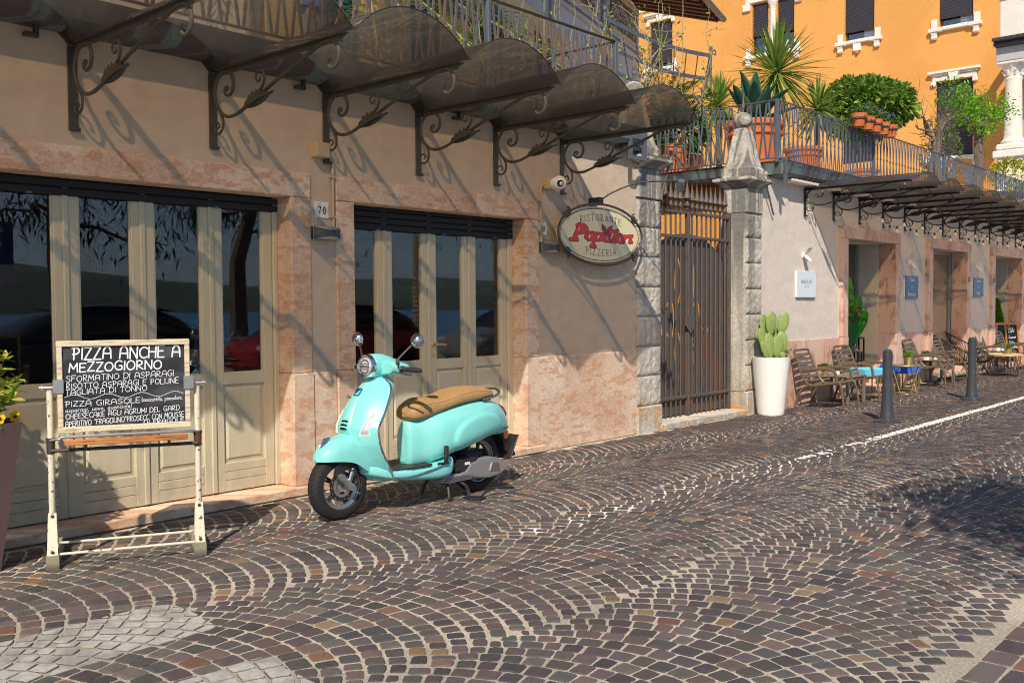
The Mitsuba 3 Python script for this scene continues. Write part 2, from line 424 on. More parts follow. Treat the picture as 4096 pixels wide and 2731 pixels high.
# ---------------------------------------------------------------- hand lettering: strokes on a 1-high grid
def _el(cx, cy, rx, ry, a0, a1, n=14):
    t = np.radians(np.linspace(a0, a1, n)); return [(cx + rx * math.cos(q), cy + ry * math.sin(q)) for q in t]
GL = {
 'A': (.62, [[(0, 0), (.05, .75), (.2, 1), (.42, 1), (.56, .75), (.62, 0)], [(.04, .42), (.6, .42)]]),
 'a2': (.62, [[(0, 0), (.31, 1), (.62, 0)], [(.12, .36), (.5, .36)]]),
 'B': (.5, [[(0, 0), (0, 1), (.3, 1), (.42, .86), (.4, .66), (.26, .53), (0, .53)], [(.26, .53), (.46, .4), (.5, .2), (.36, .02), (0, 0)]]),
 'C': (.52, [_el(.34, .5, .34, .5, 50, 310)]),
 'D': (.58, [[(0, 0), (0, 1)], [(-.05, 1), (.25, 1)] + _el(.2, .5, .38, .5, 80, -80) + [(-.05, 0)]]),
 'E': (.46, [[(.46, 1), (0, 1), (0, 0), (.46, 0)], [(0, .52), (.38, .52)]]),
 'F': (.46, [[(.48, 1), (0, 1), (0, 0)], [(0, .52), (.38, .52)]]),
 'G': (.58, [_el(.34, .5, .34, .5, 50, 300) + [(.56, .1), (.56, .45), (.36, .45)]]),
 'H': (.54, [[(0, 0), (0, 1)], [(.54, 0), (.54, 1)], [(0, .5), (.54, .5)]]),
 'I': (.05, [[(.02, 0), (.02, 1)]]),
 'K': (.5, [[(0, 0), (0, 1)], [(.48, 1), (.02, .5), (.5, 0)]]),
 'L': (.44, [[(0, 1), (0, 0), (.44, 0)]]),
 'M': (.66, [[(0, 0), (.05, 1), (.33, .35), (.6, 1), (.66, 0)]]),
 'N': (.56, [[(0, 0), (0, 1), (.54, 0), (.54, 1)]]),
 'O': (.64, [_el(.32, .5, .32, .5, 80, 440, 20)]),
 'P': (.5, [[(.08, 0), (.08, 1)], [(-.08, .98), (.3, 1), (.46, .86), (.44, .62), (.28, .48), (-.02, .46)]]),
 'Q': (.64, [_el(.32, .5, .32, .5, 80, 440, 20), [(.4, .25), (.64, -.05)]]),
 'R': (.5, [[(0, 0), (0, 1)], [(-.04, 1), (.28, 1), (.42, .86), (.4, .64), (.24, .5), (.02, .48), (.5, 0)]]),
 'S': (.5, [[(.48, .86), (.36, .98), (.16, .98), (.03, .84), (.06, .64), (.26, .52), (.44, .4), (.48, .2), (.34, .03), (.14, .02), (0, .14)]]),
 'T': (.54, [[(0, 1), (.54, 1)], [(.27, 1), (.27, 0)]]),
 'U': (.54, [[(0, 1), (.01, .3), (.12, .04), (.3, 0), (.46, .08), (.53, .3), (.54, 1)]]),
 'V': (.54, [[(0, 1), (.27, 0), (.54, 1)]]),
 'W': (.8, [[(0, 1), (.2, 0), (.4, .8), (.6, 0), (.8, 1)]]),
 'Z': (.52, [[(0, 1), (.5, 1), (.0, 0), (.54, .0)]]),
 'Y': (.5, [[(0, 1), (.25, .5), (.5, 1)], [(.25, .5), (.25, 0)]]),
 'e': (.36, [[(.03, .26), (.34, .28)] + _el(.18, .26, .17, .26, 8, 320, 12)]),
 'o': (.36, [_el(.18, .25, .18, .25, 80, 440, 14)]), 'a': (.4, [_el(.18, .25, .18, .25, 40, 400, 14), [(.36, .5), (.36, .06), (.42, 0)]]),
 'c': (.32, [_el(.2, .25, .19, .25, 50, 310, 10)]), 'd': (.4, [_el(.18, .25, .18, .25, 40, 400, 14), [(.36, 1), (.36, 0)]]),
 'g': (.4, [_el(.18, .25, .18, .25, 40, 400, 14), [(.36, .5), (.34, -.25), (.18, -.36), (.04, -.28)]]),
 'i': (.08, [[(.04, .5), (.04, 0)], [(.04, .66), (.05, .7)]]), 'l': (.1, [[(.04, 1), (.04, .05), (.1, 0)]]),
 'm': (.6, [[(0, 0), (.02, .5)], [(.02, .36), (.16, .5), (.28, .42), (.29, 0)], [(.29, .36), (.44, .5), (.57, .42), (.58, 0)]]),
 'n': (.36, [[(0, 0), (.02, .5)], [(.02, .36), (.18, .5), (.33, .4), (.34, 0)]]),
 'p': (.4, [[(.02, .5), (.02, -.36)], _el(.2, .25, .18, .25, 150, -170, 14)]),
 'r': (.28, [[(0, 0), (.02, .5)], [(.02, .34), (.14, .48), (.28, .46)]]),
 's': (.3, [[(.28, .42), (.14, .5), (.02, .4), (.26, .14), (.14, 0), (0, .08)]]),
 't': (.28, [[(.12, .8), (.12, .06), (.26, 0)], [(0, .5), (.28, .5)]]),
 'u': (.4, [[(0, .5), (.02, .08), (.16, 0), (.34, .14), (.36, .5), (.36, .06), (.42, 0)]]),
 'v': (.36, [[(0, .5), (.17, 0), (.36, .5)]]), 'w': (.5, [[(0, .5), (.13, 0), (.25, .42), (.37, 0), (.5, .5)]]),
 'y': (.36, [[(0, .5), (.17, .04)], [(.36, .5), (.1, -.32)]]),
 'z': (.34, [[(0, .5), (.32, .5), (0, 0), (.34, 0)]]), 'b': (.4, [[(.02, 1), (.02, 0)], _el(.2, .25, .18, .25, 170, -170, 14)]),
 'f': (.28, [[(.28, .96), (.16, 1), (.1, .86), (.1, 0)], [(0, .5), (.24, .5)]]), 'h': (.36, [[(.02, 1), (.02, 0)], [(.02, .36), (.18, .5), (.33, .4), (.34, 0)]]),
 ',': (.1, [[(.06, .05), (.02, -.15)]]), '(': (.14, [[(.14, 1), (.02, .6), (.02, .3), (.14, -.1)]]), ')': (.14, [[(0, 1), (.12, .6), (.12, .3), (0, -.1)]]),
 '"': (.2, [[(.04, 1.02), (.02, .82)], [(.16, 1.02), (.14, .82)]]), '&': (.6, [[(.6, 0), (.12, .7), (.14, .92), (.28, 1), (.4, .9), (.38, .72), (.06, .4), (.02, .16), (.16, 0), (.36, .04), (.56, .4)]]),
 '0': (.44, [_el(.22, .5, .22, .5, 90, 450, 18)]), '7': (.44, [[(0, 1), (.44, 1), (.14, 0)]]), '3': (.42, [[(.02, .9), (.2, 1), (.38, .88), (.36, .66), (.16, .55), (.38, .44), (.42, .2), (.24, 0), (.02, .1)]]),
 '2': (.44, [[(.02, .8), (.1, .97), (.3, 1), (.42, .84), (.38, .6), (0, 0), (.46, 0)]]), '-': (.3, [[(0, .45), (.3, .45)]]), ' ': (.3, []), '1': (.2, [[(0, .8), (.15, 1), (.15, 0)]]),
}
def strokes(text, h, x=0., y=0., width=None, slant=0., gap=.2, jitter=0., seed=1, rise=0.):
    """polylines of a line of lettering, h high, from (x, y); width stretches it to fit"""
    r = random.Random(seed); out = []; cx = 0.
    for ch in text:
        g = GL.get(ch)
        if g is None: g = (.3, [])
        dy = r.uniform(-jitter, jitter); sc = 1 + r.uniform(-jitter, jitter)
        for pl in g[1]:
            out.append([(cx + px, py * sc + dy) for px, py in pl])
        cx += g[0] + gap * (1 + r.uniform(-1, 1) * jitter * 2)
    cx -= gap
    sx = (width / cx) if width else h
    return [[(x + sx * px + slant * h * py, y + h * py + rise * (sx * px)) for px, py in pl] for pl in out]
def ink(pls, w, cap=1):
    return unary_union([sg.LineString(p).buffer(w / 2, quad_segs=3, cap_style=cap) for p in pls if len(p) > 1])
# ---------------------------------------------------------------- restaurant: wall, marble surrounds, folding doors
rest = thing('restaurant_building', 'tan plastered restaurant front with pink marble door surrounds and cream folding doors', 'building')
def slab(name, par, x0, x1, z0, z1, y0, y1, m='mat_marble', c=.006, label=None):
    return obj(name, MB().box(x0, x1, y0, y1, z0, z1, c), m, par, label=label)
wp = sg.box(-1.0, -.05, 8.955, 3.22).difference(sg.box(.2, -.1, 4.45, 2.35)).difference(sg.box(4.9, -.1, 7.18, 2.35))
obj('wall', MB().prism(wp, -6.42, -6.118, FRONT), 'mat_plaster', rest)
DA, DB = (.30, 4.383), (4.992, 7.083)
slab('lintel', rest, .1, 4.567, 2.262, 2.445, 6.10, 6.40)
slab('lintel', rest, 4.81, 7.274, 2.262, 2.447, 6.10, 6.40)
slab('jamb', rest, 4.383, 4.566, .929, 2.2595, 6.102, 6.36)
slab('jamb', rest, 4.811, 4.992, .929, 2.2595, 6.102, 6.36)
slab('jamb', rest, 7.083, 7.275, .929, 2.2595, 6.102, 6.36)
slab('plinth_block', rest, 4.379, 4.573, .071, .9265, 6.092, 6.36)
slab('plinth_block', rest, 4.803, 4.997, .071, .9265, 6.092, 6.36)
slab('plinth_block', rest, 7.078, 7.283, .071, .9265, 6.092, 6.36)
slab('dado_slab', rest, 4.578, 4.799, .0, .925, 6.104, 6.1175)
slab('dado_slab', rest, 7.288, 8.953, .0, .927, 6.100, 6.1175)
slab('threshold', rest, .1, 4.615, .004, .069, 6.045, 6.44, c=.008)
slab('threshold', rest, 4.765, 7.325, .004, .069, 6.045, 6.44, c=.008)
# dark room behind the glass
room = MB().box(-1, 8.9, 9.6, 9.7, 0, 3.2).box(-1.1, -1, 6.42, 9.7, 0, 3.2).box(8.9, 9.0, 6.43, 9.7, 0, 3.2).box(-1, 8.9, 6.42, 9.6, -.06, .05).box(-1, 8.9, 6.43, 9.6, 3.0, 3.1)
obj('dining_room', room, 'mat_interior', rest)
shut = lambda x0, x1, zb: [(zb + .052 * i, min(zb + .052 * (i + 1), 2.262)) for i in range(8) if zb + .052 * i < 2.25]
for (x0, x1), zb in ((DA, 2.150), (DB, 2.070)):
    k = obj('roller_shutter', MB().box(x0 + .003, x1 - .003, 6.285, 6.30, zb, 2.261), 'mat_shutter', rest, label='dark roller shutter rolled up above the doors')
    for a, b in shut(x0, x1, zb):
        obj('slat', MB().box(x0 + .004, x1 - .004, 6.262, 6.284, a + .003, b - .002, .006), 'mat_shutter', k)
    for fx in (.18, .55, .87):
        xx = x0 + (x1 - x0) * fx
        obj('stop', MB().box(xx - .02, xx + .02, 6.248, 6.262, zb - .003, zb + .012, .004), 'mat_grey_iron', k)
def leaf(x0, x1, hinge, par, top):
    """one folding door leaf: frame, glass above, raised panel below"""
    k = key_of('folding_door', par)
    y0, y1 = 6.292, 6.345
    sw = .082
    b, t = .078, 2.262
    f = MB()
    f.box(x0 + .002, x0 + sw, y0, y1, b, t, .004).box(x1 - sw, x1 - .002, y0, y1, b, t, .004)
    f.box(x0 + sw, x1 - sw, y0 + .002, y1, .865, .948, .003)
    f.box(x0 + sw, x1 - sw, y0 + .002, y1, 2.19, t, .003)
    f.box(x0 + sw, x1 - sw, y0 + .0025, y1, .225, .288, .003)
    f.box(x0 + sw, x1 - sw, y0 + .001, y1, .163, .2225, .003)
    f.box(x0 + sw, x1 - sw, y0 + .003, y1, b, .1605, .003)
    f.box(x0 + sw, x1 - sw, y0 + .022, y1, .288, .865)
    scene[k] = mikit.ply(f.get_mesh(), 'mat_cream')
    # raised panel with sloped edges
    a0, a1, c0, c1 = x0 + sw + .004, x1 - sw - .004, .292, .861
    e = .034
    P = np.array([[a0, y0 + .021, c0], [a1, y0 + .021, c0], [a1, y0 + .021, c1], [a0, y0 + .021, c1],
                  [a0 + .018, y0 + .019, c0 + .018], [a1 - .018, y0 + .019, c0 + .018], [a1 - .018, y0 + .019, c1 - .018], [a0 + .018, y0 + .019, c1 - .018],
                  [a0 + e, y0 + .007, c0 + e], [a1 - e, y0 + .007, c0 + e], [a1 - e, y0 + .007, c1 - e], [a0 + e, y0 + .007, c1 - e]])
    F = []
    for q in (0, 4):
        for i in range(4): F.append([q + i, q + (i + 1) % 4, q + 4 + (i + 1) % 4, q + 4 + i])
    F.append([8, 9, 10, 11])
    obj('panel', MB().add(P, F), 'mat_cream', k)
    # glazing bead and pane
    g = MB()
    g0, g1, h0, h1 = x0 + sw, x1 - sw, .948, 2.19
    for (p, q, r, s) in ((g0, g0 + .009, h0, h1), (g1 - .009, g1, h0, h1), (g0 + .009, g1 - .009, h0, h0 + .009)):
        g.box(p, q, y0 + .006, y0 + .03, r, s, .002)
    obj('glazing_bead', g, 'mat_cream', k)
    pv = np.array([[g0, y0 + .024, h0], [g1, y0 + .024, h0], [g1, y0 + .024, h1], [g0, y0 + .024, h1]])
    obj('pane', MB().add(pv, [[0, 1, 2, 3]]), 'mat_glass', k)
    # cover strip over the joint to the next leaf
    if hinge: obj('cover_strip', MB().box(x1 - .026, x1 + .012, y0 - .014, y0 - .0005, b + .004, t - .01, .005), 'mat_cream', k)
    return k
for i, (a, b) in enumerate(zip([.705, 1.225, 1.745, 2.265, 2.785, 3.306, 3.826], [1.225, 1.745, 2.265, 2.785, 3.306, 3.826, 4.34])):
    leaf(a, b, i < 6, rest, 2.15)
lv = []
for i, (a, b) in enumerate(zip([4.997, 5.464, 5.984, 6.498], [5.464, 5.984, 6.498, 7.016])):
    lv.append(leaf(a, b, i < 3, rest, 2.07))
for a, b in ((4.342, 4.382), (7.018, 7.082)): obj('door_frame', MB().box(a, b, 6.275, 6.36, .073, 2.26, .005), 'mat_cream', rest)
hm = MB().tube([(6.022, 6.292, 1.09), (6.022, 6.25, 1.09)], .009, 10).tube(smooth_path([(6.022, 6.25, 1.09), (6.05, 6.243, 1.094), (6.10, 6.243, 1.09), (6.14, 6.248, 1.083)], 5), [.011] * 5 + [.009] * 10 + [.008], 10)
hm.lathe([(0, 0), (.02, 0), (.022, .004), (.018, .008), (0, .009)], 16, (6.022, 6.292, 1.09), rotx(PI / 2))
obj('handle', hm, 'mat_gold', lv[2], smooth=40)
obj('lock', MB().lathe([(0, 0), (.017, 0), (.019, .004), (.013, .006), (.012, .002), (0, .002)], 16, (6.024, 6.292, 1.0), rotx(PI / 2)), 'mat_gold', lv[2], smooth=40)

# ---------------------------------------------------------------- canopies and their iron brackets
BRX = [-.17, .81, 1.79, 2.767, 3.746, 4.728, 5.700, 6.672, 7.655]
ORD = ['first', 'second', 'third', 'fourth', 'fifth', 'sixth', 'seventh', 'eighth', 'ninth', 'tenth', 'eleventh', 'twelfth', 'thirteenth', 'fourteenth', 'fifteenth', 'sixteenth', 'seventeenth']
SPAN, RISE, CZ, CY0 = .98, .225, 3.065, 6.117
def canopy_parts(k, x0, x1, y_wall, proj, cz, rise, flash=True):
    c = x1 - x0; h = rise; R = (c * c / 4 + h * h) / (2 * h); xm = (x0 + x1) / 2
    a = math.asin(min(1, c / 2 / R)); th = np.linspace(-a, a, 25)
    ax, az = xm + R * np.sin(th), cz + h - R + R * np.cos(th)
    ys = np.linspace(y_wall - .004, y_wall - proj, 8)
    P = np.stack([np.stack([ax, np.full_like(ax, y), az], -1) for y in ys])
    obj('sheet', MB().grid(P), 'mat_poly', k, smooth=True)
    e = MB()
    e.tube(np.stack([ax, np.full_like(ax, y_wall - proj), az], -1), .0045, 5)
    obj('sheet_edge', e, 'mat_poly_edge', k)
    if flash:
        f = MB()
        o = np.stack([ax, np.full_like(ax, y_wall), az - .003], -1); i2 = o - [0, 0, .018]
        fr_ = [o, i2, i2 - [0, .02, 0], o - [0, .02, 0]]
        f.grid(np.stack(fr_), closed_u=True)
        obj('wall_strip', f, 'mat_rust', k)
    return xm, cz + h
mat('rust', prin((.085, .035, .016), .8))
def bracket_mesh(nseg=8):
    """plate on the wall, scrolls and stay; built at x = 0, wall at y = 0, the street towards -y"""
    Q = lambda l: np.array([(0, -d, z) for d, z in l])
    main = smooth_path(Q([(.185, 2.912), (.205, 2.935), (.178, 2.945), (.160, 2.915), (.190, 2.885), (.240, 2.892), (.270, 2.935), (.262, 2.995), (.215, 3.040), (.155, 3.050), (.085, 3.02), (.040, 2.955), (.037, 2.889), (.078, 2.812), (.150, 2.755), (.225, 2.737), (.314, 2.745), (.43, 2.78), (.55, 2.82)]), 5)
    r1 = np.concatenate([np.linspace(.007, .0125, len(main) // 3), np.full(len(main) - len(main) // 3, .0125)])
    rod = smooth_path(Q([(.55, 2.82), (.673, 2.866), (.869, 2.930), (1.089, 3.000), (1.22, 3.038), (1.29, 3.052), (1.345, 3.046), (1.398, 3.005), (1.412, 2.948), (1.388, 2.895), (1.340, 2.882), (1.308, 2.910), (1.318, 2.940), (1.342, 2.930)]), 5)
    r2 = np.concatenate([np.full(len(rod) - 18, .0125), np.linspace(.0125, .006, 18)])
    mid = smooth_path(Q([(.50, 2.81), (.56, 2.85), (.610, 2.885), (.634, 2.935), (.612, 2.980), (.562, 2.990), (.535, 2.958), (.553, 2.925), (.585, 2.932), (.578, 2.955)]), 5)
    low = smooth_path(Q([(.040, 2.86), (.065, 2.83), (.102, 2.785), (.132, 2.728), (.128, 2.668), (.082, 2.637), (.036, 2.655), (.030, 2.695), (.066, 2.716), (.092, 2.69), (.072, 2.672)]), 5)
    sc = MB().tube(main, r1, nseg).tube(rod, r2, nseg).tube(mid, np.linspace(.011, .006, len(mid)), nseg).tube(low, np.linspace(.011, .006, len(low)), nseg)
    plate = MB().box(-.03, .03, -.012, 0, 2.545, 3.062, .002).tube([(-.034, -.022, 2.548), (.034, -.022, 2.548)], .0135, 10).box(-.03, .03, -.07, -.012, 3.045, 3.06, .002)
    # toothed leaf wrapped round the rod
    top, bot = [], []
    ts = np.linspace(0, 1, 15)
    for i, t in enumerate(ts):
        d = .40 + .34 * t; z = 2.772 + .062 * t
        w = .055 * math.sin(PI * min(1, t * 1.15) ** .8) * (1 if t < .87 else .4) + .004
        top.append((-.012 - .012 * math.sin(PI * t), -d, z + w * (1.25 if i % 2 else .78)))
        bot.append((.020 * math.sin(PI * t), -d, z - w * .42))
    midl = [(-.022 * math.sin(PI * t), -(.40 + .34 * t), 2.768 + .062 * t) for t in ts]
    lf = MB().grid(np.array([top, midl, bot])).grid(np.array([top, midl, bot]) * [-1, 1, 1])
    beam = MB().box(-.022, .022, -1.455, -.01, 3.066, 3.072).box(-.003, .003, -1.50, -.01, 3.028, 3.066)
    beam.add(np.array([[-.022, -1.455, 3.066], [.022, -1.455, 3.066], [.003, -1.50, 3.066], [-.003, -1.50, 3.066]]), [[0, 1, 2, 3]])
    for d in (.45, .95, 1.35): beam.tube([(-.010, -d, 3.048), (.010, -d, 3.048)], .008, 6)
    return dict(wall_plate=plate, scrollwork=sc, leaf_ornament=lf, beam=beam)
BM = {k: mikit.ply(v.get_mesh(), 'mat_iron', smooth=35) for k, v in bracket_mesh().items()}
for i, x in enumerate(BRX):
    n = len(BRX) - i
    k = thing('canopy_bracket', f'dark wrought iron scroll bracket on the tan wall, {ORD[n - 1]} one counted from the gate', 'bracket', 'scroll brackets under the restaurant canopies')
    for pn, d in BM.items(): scene[k + '__' + pn] = {**d, 'to_world': T().translate([x, CY0, 0])}
for i in range(len(BRX) - 1):
    n = len(BRX) - 1 - i
    k = thing('arched_canopy', f'smoky arched canopy sheet over the restaurant front, {ORD[n - 1]} one counted from the gate', 'canopy', 'arched canopies over the restaurant front')
    xm, zt = canopy_parts(k, BRX[i] + .006, BRX[i + 1] - .006, CY0, 1.56, CZ + .008, RISE)
    if i % 2 == 0 or i == 6:
        hx = xm + .26 if i < 6 else xm - .02
        obj('gutter_hook', MB().box(hx - .012, hx + .012, 6.06, 6.10, 3.09, 3.25, .003).box(hx - .075, hx + .012, 6.06, 6.10, 3.065, 3.09, .003), 'mat_iron', k)
# ---------------------------------------------------------------- gate pillars, iron gate, fixtures on the restaurant wall
def stone_fn(p, n, uv):
    a = fbm(p.x * 3 + p.y * 3, p.z * 3, p.y * 3, 4)
    f = fbm(p.x * 40, p.y * 40, p.z * 40, 3)
    st = fbm(p.x * 16 + p.y * 16, p.z * 1.1, 0.0, 3)
    up = smoothstep(1.3, 2.7, p.z)
    c = mix(mi.Color3f(.50, .47, .42), mi.Color3f(.40, .375, .33), smoothstep(.35, .65, a))
    c = mix(c, mi.Color3f(.15, .15, .145), dr.clip(smoothstep(.42, .62, st) * (.30 + .75 * up), 0, .85))
    c = mix(c, mi.Color3f(.48, .29, .12), smoothstep(.55, .72, fbm(p.x * 5 + 7, p.y * 5, p.z * 4, 3)) * smoothstep(.9, .1, p.z) * .7)
    c = mix(c, mi.Color3f(.20, .20, .155), smoothstep(.58, .7, fbm(p.x * 9, p.y * 9, p.z * 9, 3)) * up * .6)
    return c * (.68 + .62 * f)
def stone_bump(p, n, uv): return fbm(p.x * 30, p.y * 30, p.z * 30, 3) * .010
mat('stone', bump(prin(proc(stone_fn), .9, spec=.15), stone_bump))
def rustic(k, x0, x1, y, depth, z0, z1, seed, rough=.012, name='rustic_block'):
    nx, nz = 22, 16
    u, v = np.meshgrid(np.linspace(0, 1, nx), np.linspace(0, 1, nz), indexing='ij')
    X, Z = x0 + (x1 - x0) * u, z0 + (z1 - z0) * v
    e = np.minimum(np.minimum(u, 1 - u) * (x1 - x0), np.minimum(v, 1 - v) * (z1 - z0))
    fade = np.clip(e / .03, 0, 1) ** .5
    nz_ = meshkit.fbm(np.stack([X * 26 + seed, Z * 26, X * 0], -1), 3, seed) - .5
    Y = y - fade * (.012 + rough * 2.6 * nz_)
    m = MB().grid(np.stack([X, Y, Z], -1))
    ring = [np.stack([X, Y, Z], -1)[i] for i in ()]
    P = np.stack([X, Y, Z], -1)
    for edge in (P[0, ::-1], P[-1], P[:, 0], P[::-1, -1]):
        back = edge.copy(); back[:, 1] = y + depth
        m.grid(np.stack([edge, back]))
    return obj(name, m, 'mat_stone', k, smooth=50)
def pillar(label, x0, x1, yf, side):
    k = thing('stone_gate_pillar', label, 'gate pillar', 'stone pillars of the gate')
    yb = yf + (.42 if not side else .34)
    zz = [.304, .640, .969, 1.304, 1.635, 1.972, 2.299, 2.61]
    core = MB().box(x0 + .012, x1 - .004, yf + .028, yb - .002, .29, 2.64)
    obj('core', core, 'mat_stone', k)
    obj('base_block', MB().box(x0 - .012 * (not side), x1 + .012, yf - .012, yb, -.02, .294, .012), 'mat_stone', k)
    for i in range(7):
        rustic(k, x0 + .004, x1, yf + .012, .05, zz[i] + .006, zz[i + 1] - .012, i * 7 + (3 if side else 1), rough=.011)
    obj('frieze_block', MB().box(x0, x1 + .012, yf - .004, yb, 2.616, 2.945, .008), 'mat_stone', k)
    cx, cy = (x0 + x1) / 2, (yf + yb) / 2
    hx, hy = (x1 - x0) / 2, (yb - yf) / 2
    cap = MB()
    prof = [(0, 2.945), (.018, 2.955), (.035, 2.985), (.085, 3.012), (.105, 3.030), (.105, 3.062), (.06, 3.072), (-.02, 3.078)]
    rings = np.array([[[cx + sx * (hx + o), cy + sy * (hy + o), z] for sx, sy in ((-1, -1), (1, -1), (1, 1), (-1, 1))] for o, z in prof])
    cap.grid(rings, closed_v=True)
    obj('moulded_cap', cap, 'mat_stone', k)
    # tapering finial and its ball
    fb = np.array([[[cx + sx * a, cy + sy * a, z] for sx, sy in ((-1, -1), (1, -1), (1, 1), (-1, 1))] for a, z in ((.205, 3.07), (.205, 3.19), (.185, 3.215), (.165, 3.28), (.085, 3.72), (.05, 3.735))])
    fin = MB().grid(fb, closed_v=True).get_mesh()
    fin = fin.subdivide().subdivide().subdivide()
    v = np.array(fin.vertices); v += (meshkit.fbm(v * 14, 3, 5) - .5)[:, None] * np.array([.03, .03, 0]); fin.vertices = v
    obj('finial', fin, 'mat_stone', k, smooth=40)
    b = trimesh.creation.icosphere(4, .118); v = np.array(b.vertices) * (1 + .05 * (meshkit.fbm(np.array(b.vertices) * 40, 3, 2) - .5))[:, None]
    v[:, 2] *= .92
    b.vertices = v + [cx, cy, 3.833]
    obj('ball', b, 'mat_stone', k, smooth=True)
    obj('spike', MB().lathe([(.014, 3.92), (.014, 4.0), (.022, 4.03), (.012, 4.06), (.020, 4.10), (.0, 4.25)] if not side else [(.012, 3.92), (.012, 3.98), (.022, 4.01), (.016, 4.06), (.0, 4.22)], 10, (cx, cy, 0)), 'mat_rail_rust', k)
    # iron strap round the cap with its tie rod
    st = MB()
    o = .112
    st.box(cx - hx - .01, cx + hx + .01, yf - .02, yf - .012, 3.080, 3.10) if not side else st.box(x0 - .01, x1 + .02, yf - .02, yf - .012, 3.082, 3.102)
    obj('iron_strap', st, 'mat_rail_rust', k)
    if side:
        obj('smooth_pier', MB().box(x0 - .004, x0 + .010, yf + .034, yb + .02, .296, 2.612, .003), 'mat_stone', k)
        rod = smooth_path([(x1 - .02, yf - .06, 3.13), (x1 + .0, yf - .08, 3.08), (x1 + .03, yf - .05, 2.98), (x1 + .26, yf - .02, 2.66), (x1 + .30, yf - .01, 2.64)], 6)
    else:
        rod = smooth_path([(x1 - .03, yf - .03, 3.10), (x1 + .10, yf - .04, 3.095), (x1 + .11, yf - .05, 3.06), (x1 + .07, yf + .02, 2.75), (x1 + .05, yf + .03, 2.62)], 6)
    obj('tie_rod', MB().tube(rod, .012, 7), 'mat_rail_rust', k)
    return k
pillar('rusticated grey stone gate pillar left of the iron gate, beside the oval sign', 8.957, 9.428, 6.092, False)
pillar('weathered grey stone gate pillar right of the iron gate, beside the cactus planter', 11.447, 11.868, 6.092, True)

def gate_fn(p, n, uv):
    r = fbm(p.x * 5, p.y * 5, p.z * 2.2, 4)
    lowr = smoothstep(1.5, .25, p.z)
    c = mix(mi.Color3f(.075, .066, .062), mi.Color3f(.115, .098, .088), fbm(p.x * 30, p.y * 30, p.z * 9, 2))
    return mix(c, mi.Color3f(.19, .065, .03), dr.clip(smoothstep(.48, .66, r) * (.10 + .5 * lowr), 0, 1))
mat('gate', prin(proc(gate_fn), .55, metal=.15))
gate = thing('iron_gate', 'tall rusty brown iron gate with spear-topped bars between two stone pillars', 'gate')
GY = 6.32
def spear(x, z, s=1.0):
    return MB().lathe([(.014 * s, z), (.016 * s, z + .02), (.030 * s, z + .035), (.034 * s, z + .05), (.022 * s, z + .068), (.014 * s, z + .085), (.013 * s, z + .10), (.044 * s, z + .135), (.040 * s, z + .145), (.022 * s, z + .20), (.010 * s, z + .28), (.0, z + .36)], 8, (x, GY, 0))
bx = [9.53, 9.645, 9.76, 9.877, 9.992, 10.10, 10.205, 10.476, 10.59, 10.703, 10.816, 10.926, 11.038, 11.157, 11.28]
for i, x in enumerate(bx):
    b = obj('bar', MB().tube([(x, GY, .075), (x, GY, 2.60)], .0125, 8, cap=False), 'mat_gate', gate, smooth=True)
    obj('spear_head', spear(x, 2.575), 'mat_gate', b, smooth=40)
obj('centre_post', MB().box(10.335, 10.385, GY - .035, GY + .02, .07, 2.565, .004), 'mat_gate', gate)
obj('spear_head', spear(10.36, 2.59, 1.35), 'mat_gate', gate, smooth=40)
for z in (.305, 2.252, 2.548):
    obj('rail', MB().box(9.43, 11.40, GY - .022, GY + .006, z - .018, z + .018, .003), 'mat_gate', gate)
obj('frame_stile', MB().box(11.36, 11.41, GY - .02, GY + .02, .07, 2.62, .004), 'mat_gate', gate)
# sheet behind the bars with an arched top, and a kick plate
t = np.linspace(0, PI, 24)
shp = sg.Polygon([(9.44, .09)] + [(11.40, .09)] + [(10.42 + .98 * math.cos(q), 1.72 + .58 * math.sin(q)) for q in t])
fl = []
for a, (cx, cz, r1, r2) in enumerate([(10.02, 1.25, .10, .26), (10.62, 1.25, .10, .26), (10.2, .80, .07, .30), (10.52, .80, .07, .30), (10.2, 1.72, .07, .28), (10.52, 1.72, .07, .28), (9.80, 1.12, .06, .09), (10.86, 1.12, .06, .09)]):
    e1 = sg.LineString(_el(cx, cz, r1, r2, -70, 70, 16)).buffer(.010); e2 = sg.LineString(_el(cx, cz, r1 * .8, r2 * .8, 110, 250, 16)).buffer(.010)
    fl += [e1, e2]
obj('back_sheet', MB().prism(shp.difference(unary_union(fl)), -GY - .045, -GY - .042, FRONT), 'mat_gate', gate)
obj('lock_box', MB().prism(sg.Polygon([(10.27, 1.30), (10.45, 1.30), (10.47, 1.18), (10.36, 1.07), (10.25, 1.18)]), -GY + .036, -GY + .05, FRONT), 'mat_gate', gate)
obj('gate_step', MB().box(9.40, 11.44, 6.065, 6.40, -.01, .066, .012), 'mat_stone', gate, label='worn grey stone step under the gate')
